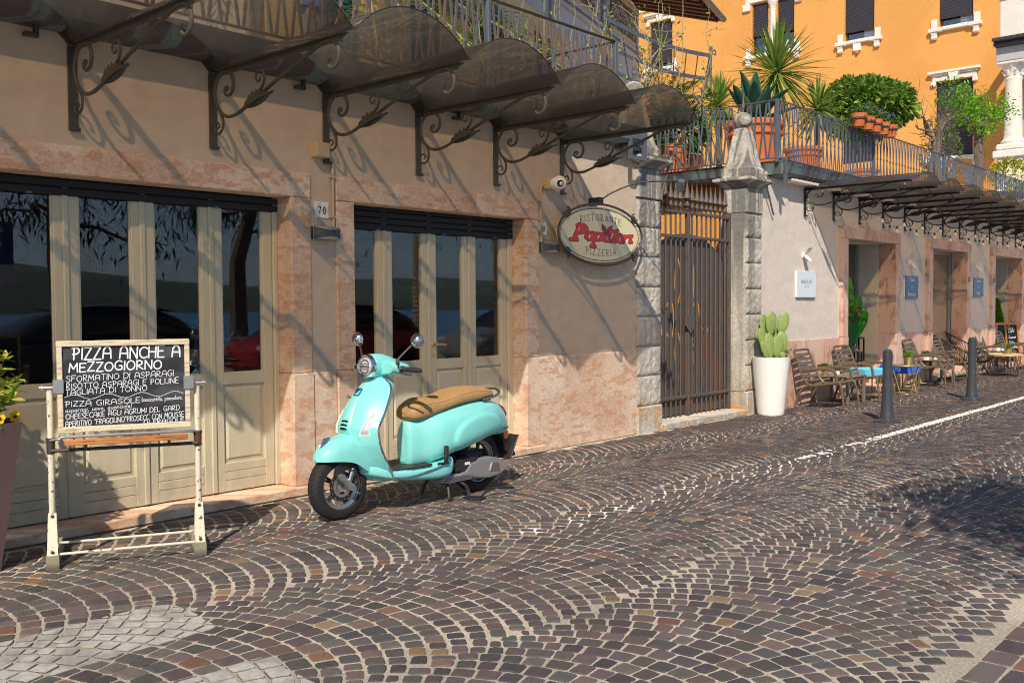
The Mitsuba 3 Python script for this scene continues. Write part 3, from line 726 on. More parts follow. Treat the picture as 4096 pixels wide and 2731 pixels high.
# drain grate in the cobbles
gr = thing('drain_grate', 'rusty rectangular drain grate in the cobbles before the gate', 'drain grate')
obj('frame', MB().box(9.70, 10.62, 5.50, 5.52, -.01, .004).box(9.70, 10.62, 5.97, 5.99, -.01, .004).box(9.70, 9.72, 5.52, 5.97, -.01, .004).box(10.60, 10.62, 5.52, 5.97, -.01, .004), 'mat_gate', gr)
for i in range(16):
    obj('bar', MB().box(9.72, 10.60, 5.533 + i * .0275, 5.547 + i * .0275, -.01, .003), 'mat_gate', gr)
obj('pit', MB().box(9.72, 10.60, 5.52, 5.97, -.02, -.003), 'mat_black', gr)
mh = thing('access_cover', 'small round rusty access cover set into the cobbles', 'access cover')
G0 = (8.95, 4.98)
obj('cover', MB().lathe([(0, .005), (.105, .005), (.11, .002), (.11, -.02)], 28, (*G0, 0)), 'mat_gate', mh)
obj('rim', MB().lathe([(.113, -.02), (.113, .006), (.14, .004), (.14, -.02)], 28, (*G0, 0)), 'mat_gate', mh)

# ---------------------------------------------------------------- oval restaurant sign
sgn = thing('hanging_oval_sign', 'oval cream restaurant sign in a scrolled iron frame beside the gate', 'sign')
SX, SZ, SY = 8.155, 2.155, 6.0
A_, B_ = .695, .283
ell = lambda a, b, n=72: sg.Polygon([(SX + a * math.cos(q), SZ + b * math.sin(q)) for q in np.linspace(0, 2 * PI, n, endpoint=False)])
mat('sign_cream', prin((.66, .585, .375), .28, clearcoat=.25))
mat('ink_black', prin((.014, .013, .02), .4)); mat('sign_red', prin((.58, .012, .008), .3, clearcoat=.2))
obj('board', MB().prism(ell(A_, B_), -SY - .04, -SY, FRONT), 'mat_sign_cream', sgn)
fl = lambda poly, d, m, name, lab_=None: obj(name, MB().prism(poly, -SY, -SY + d, FRONT), m, sgn, label=lab_, kind='stuff')
fl(ell(A_ - .013, B_ - .013).difference(ell(A_ - .022, B_ - .022)), .001, 'mat_ink_black', 'border_line')
def serif_line(text, h, yc, curve, w, width, sl=0.):
    pls = strokes(text, h, -width / 2, 0, width=width, gap=.42)
    out = []
    for pl in pls:
        q = [(px, py + yc + curve * (px / .35) ** 2) for px, py in pl]
        out.append(sg.LineString([(SX + a, SZ + b) for a, b in q]).buffer(w / 2, quad_segs=2))
        for e in (q[0], q[-1]):
            out.append(sg.LineString([(SX + e[0] - .008, SZ + e[1]), (SX + e[0] + .008, SZ + e[1])]).buffer(w * .35, quad_segs=1))
    return unary_union(out)
GL['A'], _A = GL['a2'], GL['A']
fl(serif_line('RISTORANTE', .064, .146, -.040, .0068, .70), .001, 'mat_ink_black', 'lettering')
fl(serif_line('PIZZERIA', .064, -.214, .030, .0068, .52), .001, 'mat_ink_black', 'lettering')
GL['A'] = _A
# the red script name: fat slanted letters with a dark outline and thin highlights
def fat(pls, w): return ink(pls, w)
nm = {
 'P': [[(.07, .0), (.17, .30)], [(.13, .275), (.24, .285), (.285, .235), (.25, .17), (.14, .14)], [(.02, .0), (.12, .0)], [(.19, .27), (.22, .18)]],
 'a': [[(.30, .15), (.27, .06), (.32, .015), (.37, .05), (.39, .15)], [(.30, .15), (.40, .155)], [(.385, .13), (.375, .04), (.41, .01)]],
 'p': [[(.45, .15), (.385, -.10)], [(.36, -.10), (.43, -.105)], [(.45, .145), (.54, .15), (.555, .09), (.51, .03), (.44, .03)]],
 'i': [[(.605, .14), (.58, .035), (.62, .015)]],
 'l': [[(.735, .235), (.66, .03), (.705, .012)], [(.735, .235), (.70, .205)]],
 'm': [[(.825, .245), (.745, .03), (.79, .012)], [(.825, .245), (.79, .215)]],
 'o': [_el(.885, .085, .055, .065, 0, 360, 16)],
 'n': [[(.975, .145), (.94, .015)], [(.985, .12), (1.05, .155), (1.085, .13), (1.06, .02), (1.10, .03)], [(1.095, .15), (1.11, .16)]],
}
ox, oy, ss = SX - .545, SZ - .052, .98
tf = lambda pls: [[(ox + a * ss, oy + b * ss) for a, b in pl] for pl in pls]
SQ = lambda g: sa.translate(sa.scale(g, 1, .53, origin=(SX, SZ - .04)), .02, -.022)
wd = {'P': .060, 'a': .050, 'p': .050, 'i': .050, 'l': .050, 'm': .050, 'o': .066, 'n': .046}
allred = {c: SQ(fat(tf(p), wd[c] * ss)) for c, p in nm.items()}
red = unary_union(list(allred.values()))
fl(unary_union([g.buffer(.0075) for g in allred.values()]), .001, 'mat_ink_black', 'name_outline')
redm = unary_union([allred[c].difference(unary_union([allred[d].buffer(.0035) for d in 'Papilmon'['Papilmon'.index(c) + 1:]] or [sg.Polygon()])) for c in 'Papilmon'])
fl(redm, .002, 'mat_sign_red', 'name_lettering', 'fat red script name with a dark outline')
hl = [[(.168, .245), (.14, .17)], [(.345, .12), (.33, .05)], [(.50, .115), (.478, .055)], [(.74, .18), (.705, .06)], [(.655, .09), (.645, .04)], [(.895, .13), (.875, .045)], [(1.0, .07), (.99, .03)]]
fl(SQ(ink(tf(hl), .0065)), .003, 'mat_white_paint', 'highlight')
bw = tf([[(.63, .20), (.55, .26), (.56, .36), (.62, .30), (.635, .22)], [(.64, .21), (.66, .30), (.74, .36), (.72, .27), (.65, .215)], [(.625, .205), (.545, .20), (.56, .15), (.60, .14), (.63, .19)], [(.645, .205), (.70, .22), (.69, .16), (.65, .15)]])
wings = sa.translate(SQ(unary_union([sg.Polygon(p).buffer(.004) for p in bw])), 0, -.012)
mat('sign_red_dark', prin((.36, .012, .010), .3))
fl(wings.buffer(.004), .001, 'mat_ink_black', 'butterfly_outline')
fl(wings, .002, 'mat_sign_red_dark', 'butterfly', 'dark red butterfly over the name')
fm = MB()
q = np.linspace(0, 2 * PI, 97)
r_in = np.stack([SX + (A_ + .028) * np.cos(q), np.full_like(q, SY - .015), SZ + (B_ + .028) * np.sin(q)], 1)
fm.tube(r_in, .012, 7, cap=False)
for sx in (-1, 1):
    for sz in (-1, 1):
        bxp, bzp = SX + sx * .575, SZ + sz * .195
        for (ang, d) in ((sx * .9, 1), (sx * .1, -1)):
            s2 = spiral(0, 0, .052, .012, 0, 400, 26)
            s2 = np.array([[-.052, -.0]]) + s2
            a = math.atan2(sz, sx) + (.75 if d > 0 else -.75)
            if d < 0: s2[:, 1] *= -1
            if sx * sz < 0: pass
            c_, s_ = math.cos(a), math.sin(a)
            sf = MB(); P2 = np.stack([bxp + .045 * math.cos(a) * 1.2 + c_ * s2[:, 0] - s_ * s2[:, 1], bzp + .045 * math.sin(a) * 1.2 + s_ * s2[:, 0] + c_ * s2[:, 1]], 1)
            sf.tube(np.column_stack([P2[:, 0], np.full(len(P2), SY - .015), P2[:, 1]]), np.linspace(.0105, .006, len(P2)), 6)
            obj('frame_scroll', sf, 'mat_iron', sgn, smooth=True)
obj('frame', fm, 'mat_iron', sgn, smooth=True)
obj('wall_fixing', MB().box(SX - .06, SX + .02, SY - .02, 6.118, SZ + B_ + .03, SZ + B_ + .10, .004), 'mat_dark', sgn)
pl = thing('picture_light', 'slim swan-neck lamp with grey shade above the oval sign', 'lamp')
neck = smooth_path([(SX + .02, 5.99, 2.53), (SX + .10, 5.90, 2.60), (SX + .25, 5.72, 2.685), (SX + .40, 5.52, 2.70), (SX + .50, 5.40, 2.695)], 8)
obj('neck', MB().tube(neck, .008, 8), 'mat_black_iron', pl, smooth=True)
Rl = roty(-.5) @ rotx(.5)
obj('shade', MB().lathe([(.0, .035), (.035, .03), (.042, .0), (.046, -.085), (.044, -.085), (.038, 0), (0, .0)], 20, (SX + .53, 5.37, 2.68), Rl), 'mat_grey_iron', pl, smooth=40)

# ---------------------------------------------------------------- small things on the restaurant wall
mat('beige_plastic', prin((.47, .355, .225), .5)); mat('tile', prin(proc(lambda p, n, uv: mix(mi.Color3f(.72, .72, .70), mi.Color3f(.55, .56, .56), smoothstep(.5, .62, fbm(p.x * 30 + 6 * fbm(p.x * 12, p.z * 12, 0.0, 2), p.z * 22, 0.0, 3)))), .25, clearcoat=.4))
def number_tile(txt, x0, x1, z0, z1, label):
    k = thing('house_number_tile', label, 'house number')
    obj('tile', MB().box(x0, x1, 6.108, 6.122, z0, z1, .002), 'mat_tile', k)
    h = .052
    pls = strokes(txt, h, x0 + .032, z0 + .032, width=(x1 - x0) - .064, gap=.5)
    obj('digits', MB().prism(ink(pls, .008), -6.1085, -6.1072, FRONT), 'mat_ink_black', k, kind='stuff')
number_tile('70', 4.612, 4.742, 2.118, 2.242, 'white marble house number tile reading 70 between the two doors')
number_tile('73A', 7.285, 7.405, 2.122, 2.242, 'white house number tile ending in 3A beside the oval sign')
jb = thing('junction_box', 'beige junction box under a canopy bracket between the doors', 'junction box')
obj('box', MB().box(4.585, 4.715, 6.05, 6.122, 2.575, 2.69, .004), 'mat_beige_plastic', jb)
obj('lid', MB().box(4.588, 4.712, 6.042, 6.051, 2.578, 2.687, .003), 'mat_beige_plastic', jb)
cd = thing('cable_conduit', 'beige cable conduit running down the wall to the lamp between the doors', 'conduit')
obj('pipe', MB().tube([(4.778, 6.10, 2.50), (4.778, 6.10, 2.05)], .0115, 10), 'mat_beige_plastic', cd, smooth=40)
obj('sleeve', MB().tube([(4.778, 6.10, 2.56), (4.778, 6.10, 2.50), (4.778, 6.10, 2.455)], [.010, .013, .016], 10), 'mat_beige_plastic', cd, smooth=40)
for z in (2.44, 2.13): obj('clip', MB().box(4.752, 4.795, 6.084, 6.12, z - .009, z + .009, .003), 'mat_beige_plastic', cd)
cd2 = thing('cable_conduit', 'thin beige conduit beside the second door, rising to the camera', 'conduit')
obj('pipe', MB().tube(smooth_path([(7.292, 6.085, 2.05), (7.290, 6.085, 2.30), (7.286, 6.085, 2.50), (7.296, 6.088, 2.58), (7.36, 6.10, 2.615)], 6), .010, 8), 'mat_beige_plastic', cd2, smooth=40)
for z in (2.44, 2.26, 2.14): obj('clip', MB().box(7.278, 7.304, 6.074, 6.12, z - .006, z + .006, .002), 'mat_beige_plastic', cd2)
cc = thing('security_camera', 'white dome security camera on the wall above the second door', 'security camera')
obj('base', MB().box(7.352, 7.452, 6.04, 6.12, 2.565, 2.68, .008), 'mat_beige_plastic', cc)
b = trimesh.creation.icosphere(3, .066); b.vertices = np.array(b.vertices) * [1, 1.05, 1.05] + [7.46, 5.99, 2.627]
obj('dome', b, 'mat_white_gloss', cc, smooth=True)
obj('collar', MB().lathe([(.0, 0), (.05, 0), (.055, .02), (.052, .06), (0, .06)], 20, (7.43, 6.045, 2.62), rotx(PI / 2)), 'mat_white_gloss', cc, smooth=40)
Rc = np.stack([[.70, -.70, .1], [.1, .2, .97], [-.6, -.72, -.34]], 1); Rc = np.linalg.qr(Rc)[0]; Rc = -Rc if Rc[2, 2] > 0 else Rc
dv = np.array([-.62, -.72, -.20]); dv /= np.linalg.norm(dv)
a_ = np.cross(dv, [0, 0, 1]); a_ /= np.linalg.norm(a_); Rd = np.stack([a_, np.cross(dv, a_), dv], 1)
obj('lens', MB().lathe([(0, .062), (.014, .066), (.030, .064), (.034, .058)], 20, (7.46, 5.99, 2.627), Rd), 'mat_black', cc, smooth=30)
obj('lens_glass', MB().lathe([(0, .0715), (.008, .070), (.012, .066)], 14, (7.46, 5.99, 2.627), Rd), 'mat_chrome', cc, smooth=True)
def wall_lamp(x0, label):
    k = thing('wall_lamp', label, 'wall lamp', 'dark curved wall lamps beside the doors')
    n = 15
    t = np.linspace(-1, 1, n)
    xm, hw = x0 + .125, .125
    dpt = .105 * np.sqrt(np.clip(1 - t**2 * .86, 0, 1))
    zt = 2.048 - .022 * (1 - t**2) * 0; 
    top = np.stack([xm + hw * t, 6.115 - dpt, np.full(n, 2.046)], 1); bot = top.copy(); bot[:, 2] = 1.952
    c1 = top.copy(); c1[:, 2] = 2.046 - .026 * (1 - t**2); c2 = bot.copy(); c2[:, 2] = 1.952 + .026 * (1 - t**2)
    bodym = MB().grid(np.stack([c1, c2])); inner = np.stack([c1 * [1, 1, 1] + [0, .004, 0], c2 + [0, .004, 0]]); bodym.grid(inner)
    obj('shade', bodym, 'mat_lamp_grey', k, smooth=True)
    bk = top.copy(); bk[:, 1] = 6.117; bb = bot.copy(); bb[:, 1] = 6.117
    i1 = top + [0, .012, 0]; i2 = bot + [0, .012, 0]
    obj('diffuser', MB().grid(np.stack([i1, i2])).grid(np.stack([i1, bk])).grid(np.stack([i2, bb])), 'mat_lamp_glass', k, smooth=30)
    obj('back_plate', MB().box(x0 - .002, x0 + .252, 6.105, 6.119, 1.95, 2.048, .003), 'mat_lamp_grey', k)
mat('lamp_grey', prin((.05, .052, .056), .45)); mat('lamp_glass', prin((.32, .31, .25), .3))
wall_lamp(4.577, 'dark grey curved wall lamp between the two doors')
wall_lamp(7.30, 'dark grey curved wall lamp partly behind the oval sign')
# ---------------------------------------------------------------- cafe on the right: wall, portals, canopies, signs
cafe = thing('cafe_building', 'pale plastered cafe front right of the gate with pink marble portals and a roof terrace', 'building')
POR = [(14.40, 14.61, 16.60, 16.81), (18.19, 18.43, 20.42, 20.65), (22.10, 22.34, 24.42, 24.64), (25.9, 26.13, 28.12, 28.35)]
wp = sg.box(11.872, -.05, 34, 3.2)
for a, b, c, d in POR: wp = wp.difference(sg.box(b - .06, -.1, c + .06, 2.5))
obj('wall', MB().prism(wp, -6.42, -6.118, FRONT), 'mat_plaster_cafe', cafe)
obj('side_wall', MB().box(12.45, 12.7, 6.42, 16, 0, 3.2), 'mat_orange', cafe, label='yellow orange side wall of the cafe seen through the gate')
xs_ = [11.872] + [v for p in POR for v in (p[0], p[3])] + [34]
for i in range(0, len(xs_), 2):
    a, b = xs_[i] + .002, xs_[i + 1] - .002
    n = max(1, round((b - a) / 1.25))
    for j in range(n):
        slab('dado_slab', cafe, a + (b - a) * j / n + .0015, a + (b - a) * (j + 1) / n - .0015, .0, .915, 6.098, 6.117, 'mat_marble_cafe', .004)
for (a, b, c, d) in POR:
    slab('lintel', cafe, a, d, 2.428, 2.61, 6.055, 6.36, 'mat_marble_cafe')
    slab('jamb', cafe, a, b, .918, 2.4255, 6.057, 6.36, 'mat_marble_cafe'); slab('jamb', cafe, c, d, .918, 2.4255, 6.057, 6.36, 'mat_marble_cafe')
    slab('plinth_block', cafe, a - .004, b + .004, .0, .915, 6.050, 6.36, 'mat_marble_cafe'); slab('plinth_block', cafe, c - .004, d + .004, .0, .915, 6.050, 6.36, 'mat_marble_cafe')
    slab('threshold', cafe, b + .006, c - .006, -.01, .09, 6.03, 7.2, 'mat_marble_cafe')
mat('beige_wall', prin((.52, .49, .41), .8))
mat('grey_frame', prin((.30, .31, .31), .4, metal=.3))
def vestibule(b, c, yb):
    k = key_of('vestibule', cafe)
    scene[k] = mikit.ply(MB().box(c - .03, c + .2, 6.362, yb, .091, 2.5).box(b - .2, b + .03, 6.362, yb, .091, 2.5).box(b - .2, c + .2, 6.362, yb, 2.44, 2.6).get_mesh(), 'mat_beige_wall')
    f = MB()
    for x in (b + .03, (b + c) / 2 - .03, (b + c) / 2 + .002, c - .085): f.box(x, x + .05, yb - .06, yb, .095, 2.438, .003)
    obj('door_frame', f, 'mat_grey_frame', k)
    for x0, x1 in ((b + .08, (b + c) / 2 - .03), ((b + c) / 2 + .052, c - .085)):
        obj('pane', MB().add([[x0, yb - .03, .1], [x1, yb - .03, .1], [x1, yb - .03, 2.43], [x0, yb - .03, 2.43]], [[0, 1, 2, 3]]), 'mat_glass', k)
vestibule(POR[0][1], POR[0][2], 6.74); vestibule(POR[2][1], POR[2][2], 6.74); vestibule(POR[3][1], POR[3][2], 6.74)
b, c = POR[1][1], POR[1][2]
sf_ = MB().box(b - .02, b + .03, 6.372, 6.42, .095, 2.43, .003).box(c - .03, c + .02, 6.372, 6.42, .095, 2.43, .003).box(b + .03, c - .03, 6.372, 6.42, 2.37, 2.43, .003)
obj('shop_window_frame', sf_, 'mat_grey_frame', cafe)
obj('shop_window', MB().add([[b, 6.40, .1], [c, 6.40, .1], [c, 6.40, 2.4], [b, 6.40, 2.4]], [[0, 1, 2, 3]]), 'mat_glass', cafe)
obj('shop_room', MB().box(13, 30, 10, 10.1, 0, 3.1).box(13, 30, 6.43, 10, -.05, .08).box(13, 30, 6.43, 10, 2.9, 3.0).box(b - .3, b - .1, 6.43, 10, 0, 3).box(c + .05, c + .2, 6.43, 10, .1, 3).box(30, 30.1, 6.43, 10, 0, 3), 'mat_beige_wall', cafe)
obj('counter', MB().box(b + .1, c - .1, 7.4, 7.9, .09, 1.05).box(b + .1, c - .1, 8.6, 8.8, 1.4, 1.45).box(b + .1, c - .1, 8.6, 8.8, 1.8, 1.85), 'mat_white_paint', cafe)
# cornice gutter of weathered copper round the terrace edge
def copper_fn(p, n, uv):
    st = fbm(p.x * 14 + p.y * 14, p.z * 2.2, 0.0, 3)
    c = mix(mi.Color3f(.085, .075, .085), mi.Color3f(.145, .20, .20), smoothstep(.35, .6, st))
    return mix(c, mi.Color3f(.12, .09, .085), smoothstep(.55, .75, fbm(p.x * 5, p.y * 5, p.z * 9, 3)))
mat('copper', prin(proc(copper_fn), .5, metal=.3))
GXC = 12.02
gt = MB()
prof = [(.0, 3.13), (-.17, 3.15), (-.20, 3.19), (-.215, 3.27), (-.235, 3.325), (-.20, 3.335), (-.0, 3.335)]
gt.grid(np.array([[[x, 6.115 + o, z] for o, z in prof] for x in (GXC + .05, 34)]))
gt.grid(np.array([[[GXC + .24 + o * 1.0, y, z] for o, z in prof] for y in (5.88, 14)]))
gt.box(GXC + .02, GXC + .03, 5.885, 6.1, 3.15, 3.33)
obj('copper_gutter', gt, 'mat_copper', cafe)
obj('terrace_slab', MB().box(12.2, 60, 6.1, 40, 3.20, 3.30), 'mat_plaster_cafe', cafe)
obj('soffit', MB().box(12.45, 34, 5.95, 6.13, 3.10, 3.135), 'mat_plaster_cafe', cafe)
for x in (12.10, 15.3):
    obj('rail_bracket', MB().box(x - .018, x + .018, 5.86, 5.90, 3.02 if x < 13 else 3.15, 3.36, .003).box(x - .018, x + .018, 5.86, 5.97, 3.34, 3.37, .003), 'mat_grey_iron', cafe)
# restaurant terrace floor and edge
obj('terrace_slab', MB().box(-6, 8.6, 6.13, 30, 3.20, 3.29), 'mat_plaster', rest)
obj('copper_gutter', MB().grid(np.array([[[x, 6.125 + o * .9, z] for o, z in prof] for x in (-6, 8.86)])).box(8.56, 8.95, 6.0, 6.2, 3.10, 3.14), 'mat_copper', rest)
# utility bracket boxes at the corner beside the pillar finial
obj('corner_frame', MB().box(8.60, 8.63, 5.93, 5.97, 2.98, 3.30).box(8.86, 8.90, 5.93, 5.97, 2.98, 3.30).box(8.63, 8.86, 5.93, 5.97, 2.98, 3.02).box(8.63, 8.86, 5.93, 5.97, 3.20, 3.24), 'mat_grey_iron', rest)

CBX = [13.19 + .985 * i for i in range(14)]
BM2 = {}
for pn, m in bracket_mesh(6).items():
    v = m.get_mesh(); q = np.array(v.vertices); q[:, 2] = 3.06 + (q[:, 2] - 3.06) * .74; v.vertices = q
    BM2[pn] = mikit.ply(v, 'mat_black_iron', smooth=35)
for i, x in enumerate(CBX):
    k = thing('canopy_bracket', f'black wrought iron scroll bracket on the pale cafe wall, {ORD[i]} one from the gate', 'bracket', 'scroll brackets under the cafe canopies')
    for pn, d in BM2.items(): scene[k + '__' + pn] = {**d, 'to_world': T().translate([x, CY0, 0])}
for i in range(len(CBX) - 1):
    k = thing('arched_canopy', f'shallow smoky canopy sheet over the cafe front, {ORD[i]} one from the gate', 'canopy', 'arched canopies over the cafe front')
    canopy_parts(k, CBX[i] + .006, CBX[i + 1] - .006, CY0, 1.56, 3.07, .135)
# festoon lights
fs = thing('festoon_light', 'string of clear light bulbs hung under the cafe canopies', 'string light')
fr_ = random.Random(5); cab = MB(); bulbs = []
px_, y_ = 15.15, 5.75
while px_ < 25.5:
    nx = px_ + .98; ny = 5.55 + .35 * fr_.random()
    t = np.linspace(0, 1, 13); L = np.stack([px_ + (nx - px_) * t, y_ + (ny - y_) * t, 2.78 - .55 * t * (1 - t)], 1)
    cab.tube(L, .004, 4)
    bulbs += [L[4], L[8]] + [L[0]]
    px_, y_ = nx, ny
obj('cable', cab, 'mat_black', fs)
mat('bulb_glass', {'type': 'dielectric', 'int_ior': 1.5}, two=False)
for b in bulbs:
    q = obj('socket', MB().lathe([(.006, 0), (.014, -.004), (.015, -.04), (.0, -.042)], 8, b), 'mat_black', fs)
    obj('bulb', MB().lathe([(.011, -.040), (.016, -.055), (.029, -.078), (.030, -.092), (.022, -.108), (.0, -.115)], 10, b), 'mat_white_gloss', q, smooth=True)

# ---------------------------------------------------------------- cafe signs and lamps
mat('sign_pale', prin((.62, .70, .80), .3)); mat('sign_blue', prin((.012, .075, .22), .3, clearcoat=.2)); mat('grey_ink', prin((.24, .27, .31), .5)); mat('white_ink', prin((.62, .68, .74), .5))
def flat_sign(name, x0, x1, z0, z1, m, lines, label, mi_, edge='mat_white_paint'):
    k = thing(name, label, 'sign')
    obj('panel', MB().box(x0, x1, 6.082, 6.094, z0, z1, .002), m, k)
    obj('backing', MB().box(x0 + .008, x1 - .008, 6.0945, 6.117, z0 + .008, z1 - .008), edge, k)
    g = [ink(strokes(t, h, x0 + (x1 - x0) * .5 - w / 2, z, width=w, gap=.22), sw) for t, h, w, z, sw in lines]
    obj('lettering', MB().prism(unary_union(g), -6.0822, -6.0808, FRONT), mi_, k, kind='stuff')
    return k
k = flat_sign('cafe_name_sign', 12.888, 13.502, 1.522, 1.899, 'mat_sign_pale', [('MAMACITA', .052, .235, 1.715, .0058), ('Sweet & Salty', .024, .17, 1.668, .003)], 'square pale blue cafe sign on the wall beside the cactus', 'mat_grey_ink')
g_ = unary_union([ink(strokes('MAMACITA', .052, 13.195 - .18, 1.715, width=.215, gap=.22), .006), ink(strokes('CAFE', .052, 13.195 + .07, 1.715, width=.10, gap=.22), .006), sg.LineString([(13.352, 1.775), (13.364, 1.787)]).buffer(.003), ink(strokes('Sweet & Salty', .024, 13.195 - .085, 1.668, width=.17), .0032)])
scene[k + '__lettering'] = mikit.ply(MB().prism(g_, -6.0822, -6.0808, FRONT).get_mesh(), 'mat_grey_ink')
flat_sign('blue_wall_sign', 17.115, 17.725, 1.520, 1.905, 'mat_sign_blue', [('Food', .065, .19, 1.815, .009), ('&', .06, .05, 1.685, .009), ('Beverage', .065, .33, 1.560, .009)], 'dark blue sign reading Food and Beverage', 'mat_white_ink')
flat_sign('blue_wall_sign', 20.895, 21.57, 1.556, 1.934, 'mat_sign_blue', [('Sweet', .06, .24, 1.845, .009), ('&', .055, .05, 1.725, .009), ('Salty', .06, .22, 1.60, .009)], 'smaller-looking blue sign reading Sweet and Salty, farther along the wall', 'mat_white_ink')
nt = thing('narrow_notice', 'narrow pale blue and red notice beside the first portal', 'notice')
mat('notice_blue', prin((.30, .45, .62), .4)); mat('notice_red', prin((.34, .02, .045), .4))
obj('panel', MB().box(16.825, 16.985, 6.108, 6.117, 1.59, 1.905, .001), 'mat_notice_blue', nt)
obj('red_band', MB().box(16.832, 16.978, 6.1065, 6.1082, 1.745, 1.80).box(16.832, 16.978, 6.1065, 6.1082, 1.715, 1.738).box(16.84, 16.97, 6.1065, 6.1082, 1.815, 1.83).box(16.832, 16.978, 6.1065, 6.1082, 1.632, 1.648), 'mat_notice_red', nt, kind='stuff')
for x0, x1, z0, lb in ((20.47, 20.60, 1.815, 'small red sticker on the right jamb of the shop window'), (22.14, 22.27, 1.81, 'small red sticker on the left jamb of the third portal')):
    k = thing('wall_sticker', lb, 'sticker')
    obj('red_panel', MB().box(x0, x1, 6.051, 6.0565, z0 + .03, z0 + .13), 'mat_notice_red', k)
    obj('blue_panel', MB().box(x0, x1, 6.0512, 6.0565, z0, z0 + .029), 'mat_notice_blue', k)
def wedge_lamp(x, z, label):
    k = thing('wedge_wall_lamp', label, 'wall lamp', 'white folded wall lamps above the cafe signs')
    obj('mount', MB().box(x - .03, x + .03, 6.085, 6.118, z - .04, z + .04, .003), 'mat_white_paint', k)
    P = np.array([[x - .05, 6.086, z - .004], [x + .05, 6.086, z - .004], [x + .06, 6.0, z + .092], [x - .06, 6.0, z + .092], [x + .06, 6.0, z - .092], [x - .06, 6.0, z - .092],
                  [x - .05, 6.072, z], [x + .05, 6.072, z]])
    obj('shade', MB().add(P, [[0, 1, 2, 3], [0, 5, 4, 1], [6, 3, 2, 7], [6, 7, 4, 5]]).add(P[[0, 3, 6, 0, 6, 5, 1, 7, 2, 1, 4, 7]], [[0, 1, 2], [3, 4, 5], [6, 7, 8], [9, 10, 11]]), 'mat_white_paint', k)
wedge_lamp(13.14, 2.127, 'white folded wall lamp above the pale blue cafe sign')
wedge_lamp(17.38, 2.135, 'white folded wall lamp above the Food and Beverage sign')
wedge_lamp(21.17, 2.165, 'white folded wall lamp above the Sweet and Salty sign')
# ---------------------------------------------------------------- the turquoise scooter: u forward, w to its left, z up; rear axle over u = 0
sct = thing('turquoise_scooter', 'turquoise motor scooter with tan seat parked on its stand before the doors', 'scooter')
RS = np.array([[-1.0, 0, 0], [0, -1, 0], [0, 0, 1]]); TS = np.array([5.42, 5.205, 0.0])
def so(name, mb, m, par=None, smooth=40, **k):
    me = mb.get_mesh() if hasattr(mb, 'get_mesh') else mb
    me = trimesh.Trimesh(np.array(me.vertices) @ RS.T + TS, me.faces, process=False)
    return obj(name, me, m, par or sct, smooth=smooth, **k)
mat('teal', prin((.20, .61, .60), .26, spec=.5, clearcoat=1.0, clearcoat_gloss=.96))
mat('tyre', prin((.022, .022, .023), .75, spec=.3)); mat('seat_tan', bump(prin((.36, .215, .092), .55, spec=.3), lambda p, n, uv: fbm(p.x * 160, p.y * 160, p.z * 160, 2) * .0012, eps=1e-3))
mat('engine_grey', prin((.30, .30, .32), .38, metal=.4)); mat('rim_silver', prin((.42, .42, .43), .3, metal=.8)); mat('plastic', prin((.020, .020, .022), .5))
mat('lens_red', prin((.36, .008, .01), .12, clearcoat=.8)); mat('lens_orange', prin((.80, .20, .01), .15, clearcoat=.8)); mat('lens_clear', prin((.70, .72, .74), .10, clearcoat=1.0, metal=.5))
def superel(W, zb, zt, n=40, p=2.4, cz=.5):
    t = np.linspace(0, 2 * PI, n, endpoint=False)
    c, s = np.cos(t), np.sin(t)
    f = lambda v: np.sign(v) * np.abs(v) ** (2 / p)
    zc = zb + (zt - zb) * cz
    return np.stack([W * f(c), np.where(s > 0, zc + (zt - zc) * f(s), zc + (zc - zb) * f(s))], 1)
def interp(tab, us):
    tab = np.array(sorted(tab)); 
    from scipy.interpolate import PchipInterpolator
    return np.stack([PchipInterpolator(tab[:, 0], tab[:, i])(us) for i in range(1, tab.shape[1])], 1)
def loft(tab, nu=40, n=40, p=2.4, cz=.5, cap=True, fn=None):
    us = np.linspace(min(t[0] for t in tab), max(t[0] for t in tab), nu)
    V = interp(tab, us)
    P = np.stack([np.column_stack([np.full(n, u), superel(W, zb, zt, n, p, cz)]) for u, (zt, zb, W) in zip(us, V)])
    if fn is not None: P = fn(P)
    m = MB().grid(P, closed_v=True)
    if cap:
        for e, fl in ((P[0], False), (P[-1], True)):
            c = e.mean(0); idx = np.arange(n); f = np.stack([idx, (idx + 1) % n, idx * 0 + n], 1)
            m.add(np.vstack([e, c]), f[:, ::-1] if fl else f)
    return m
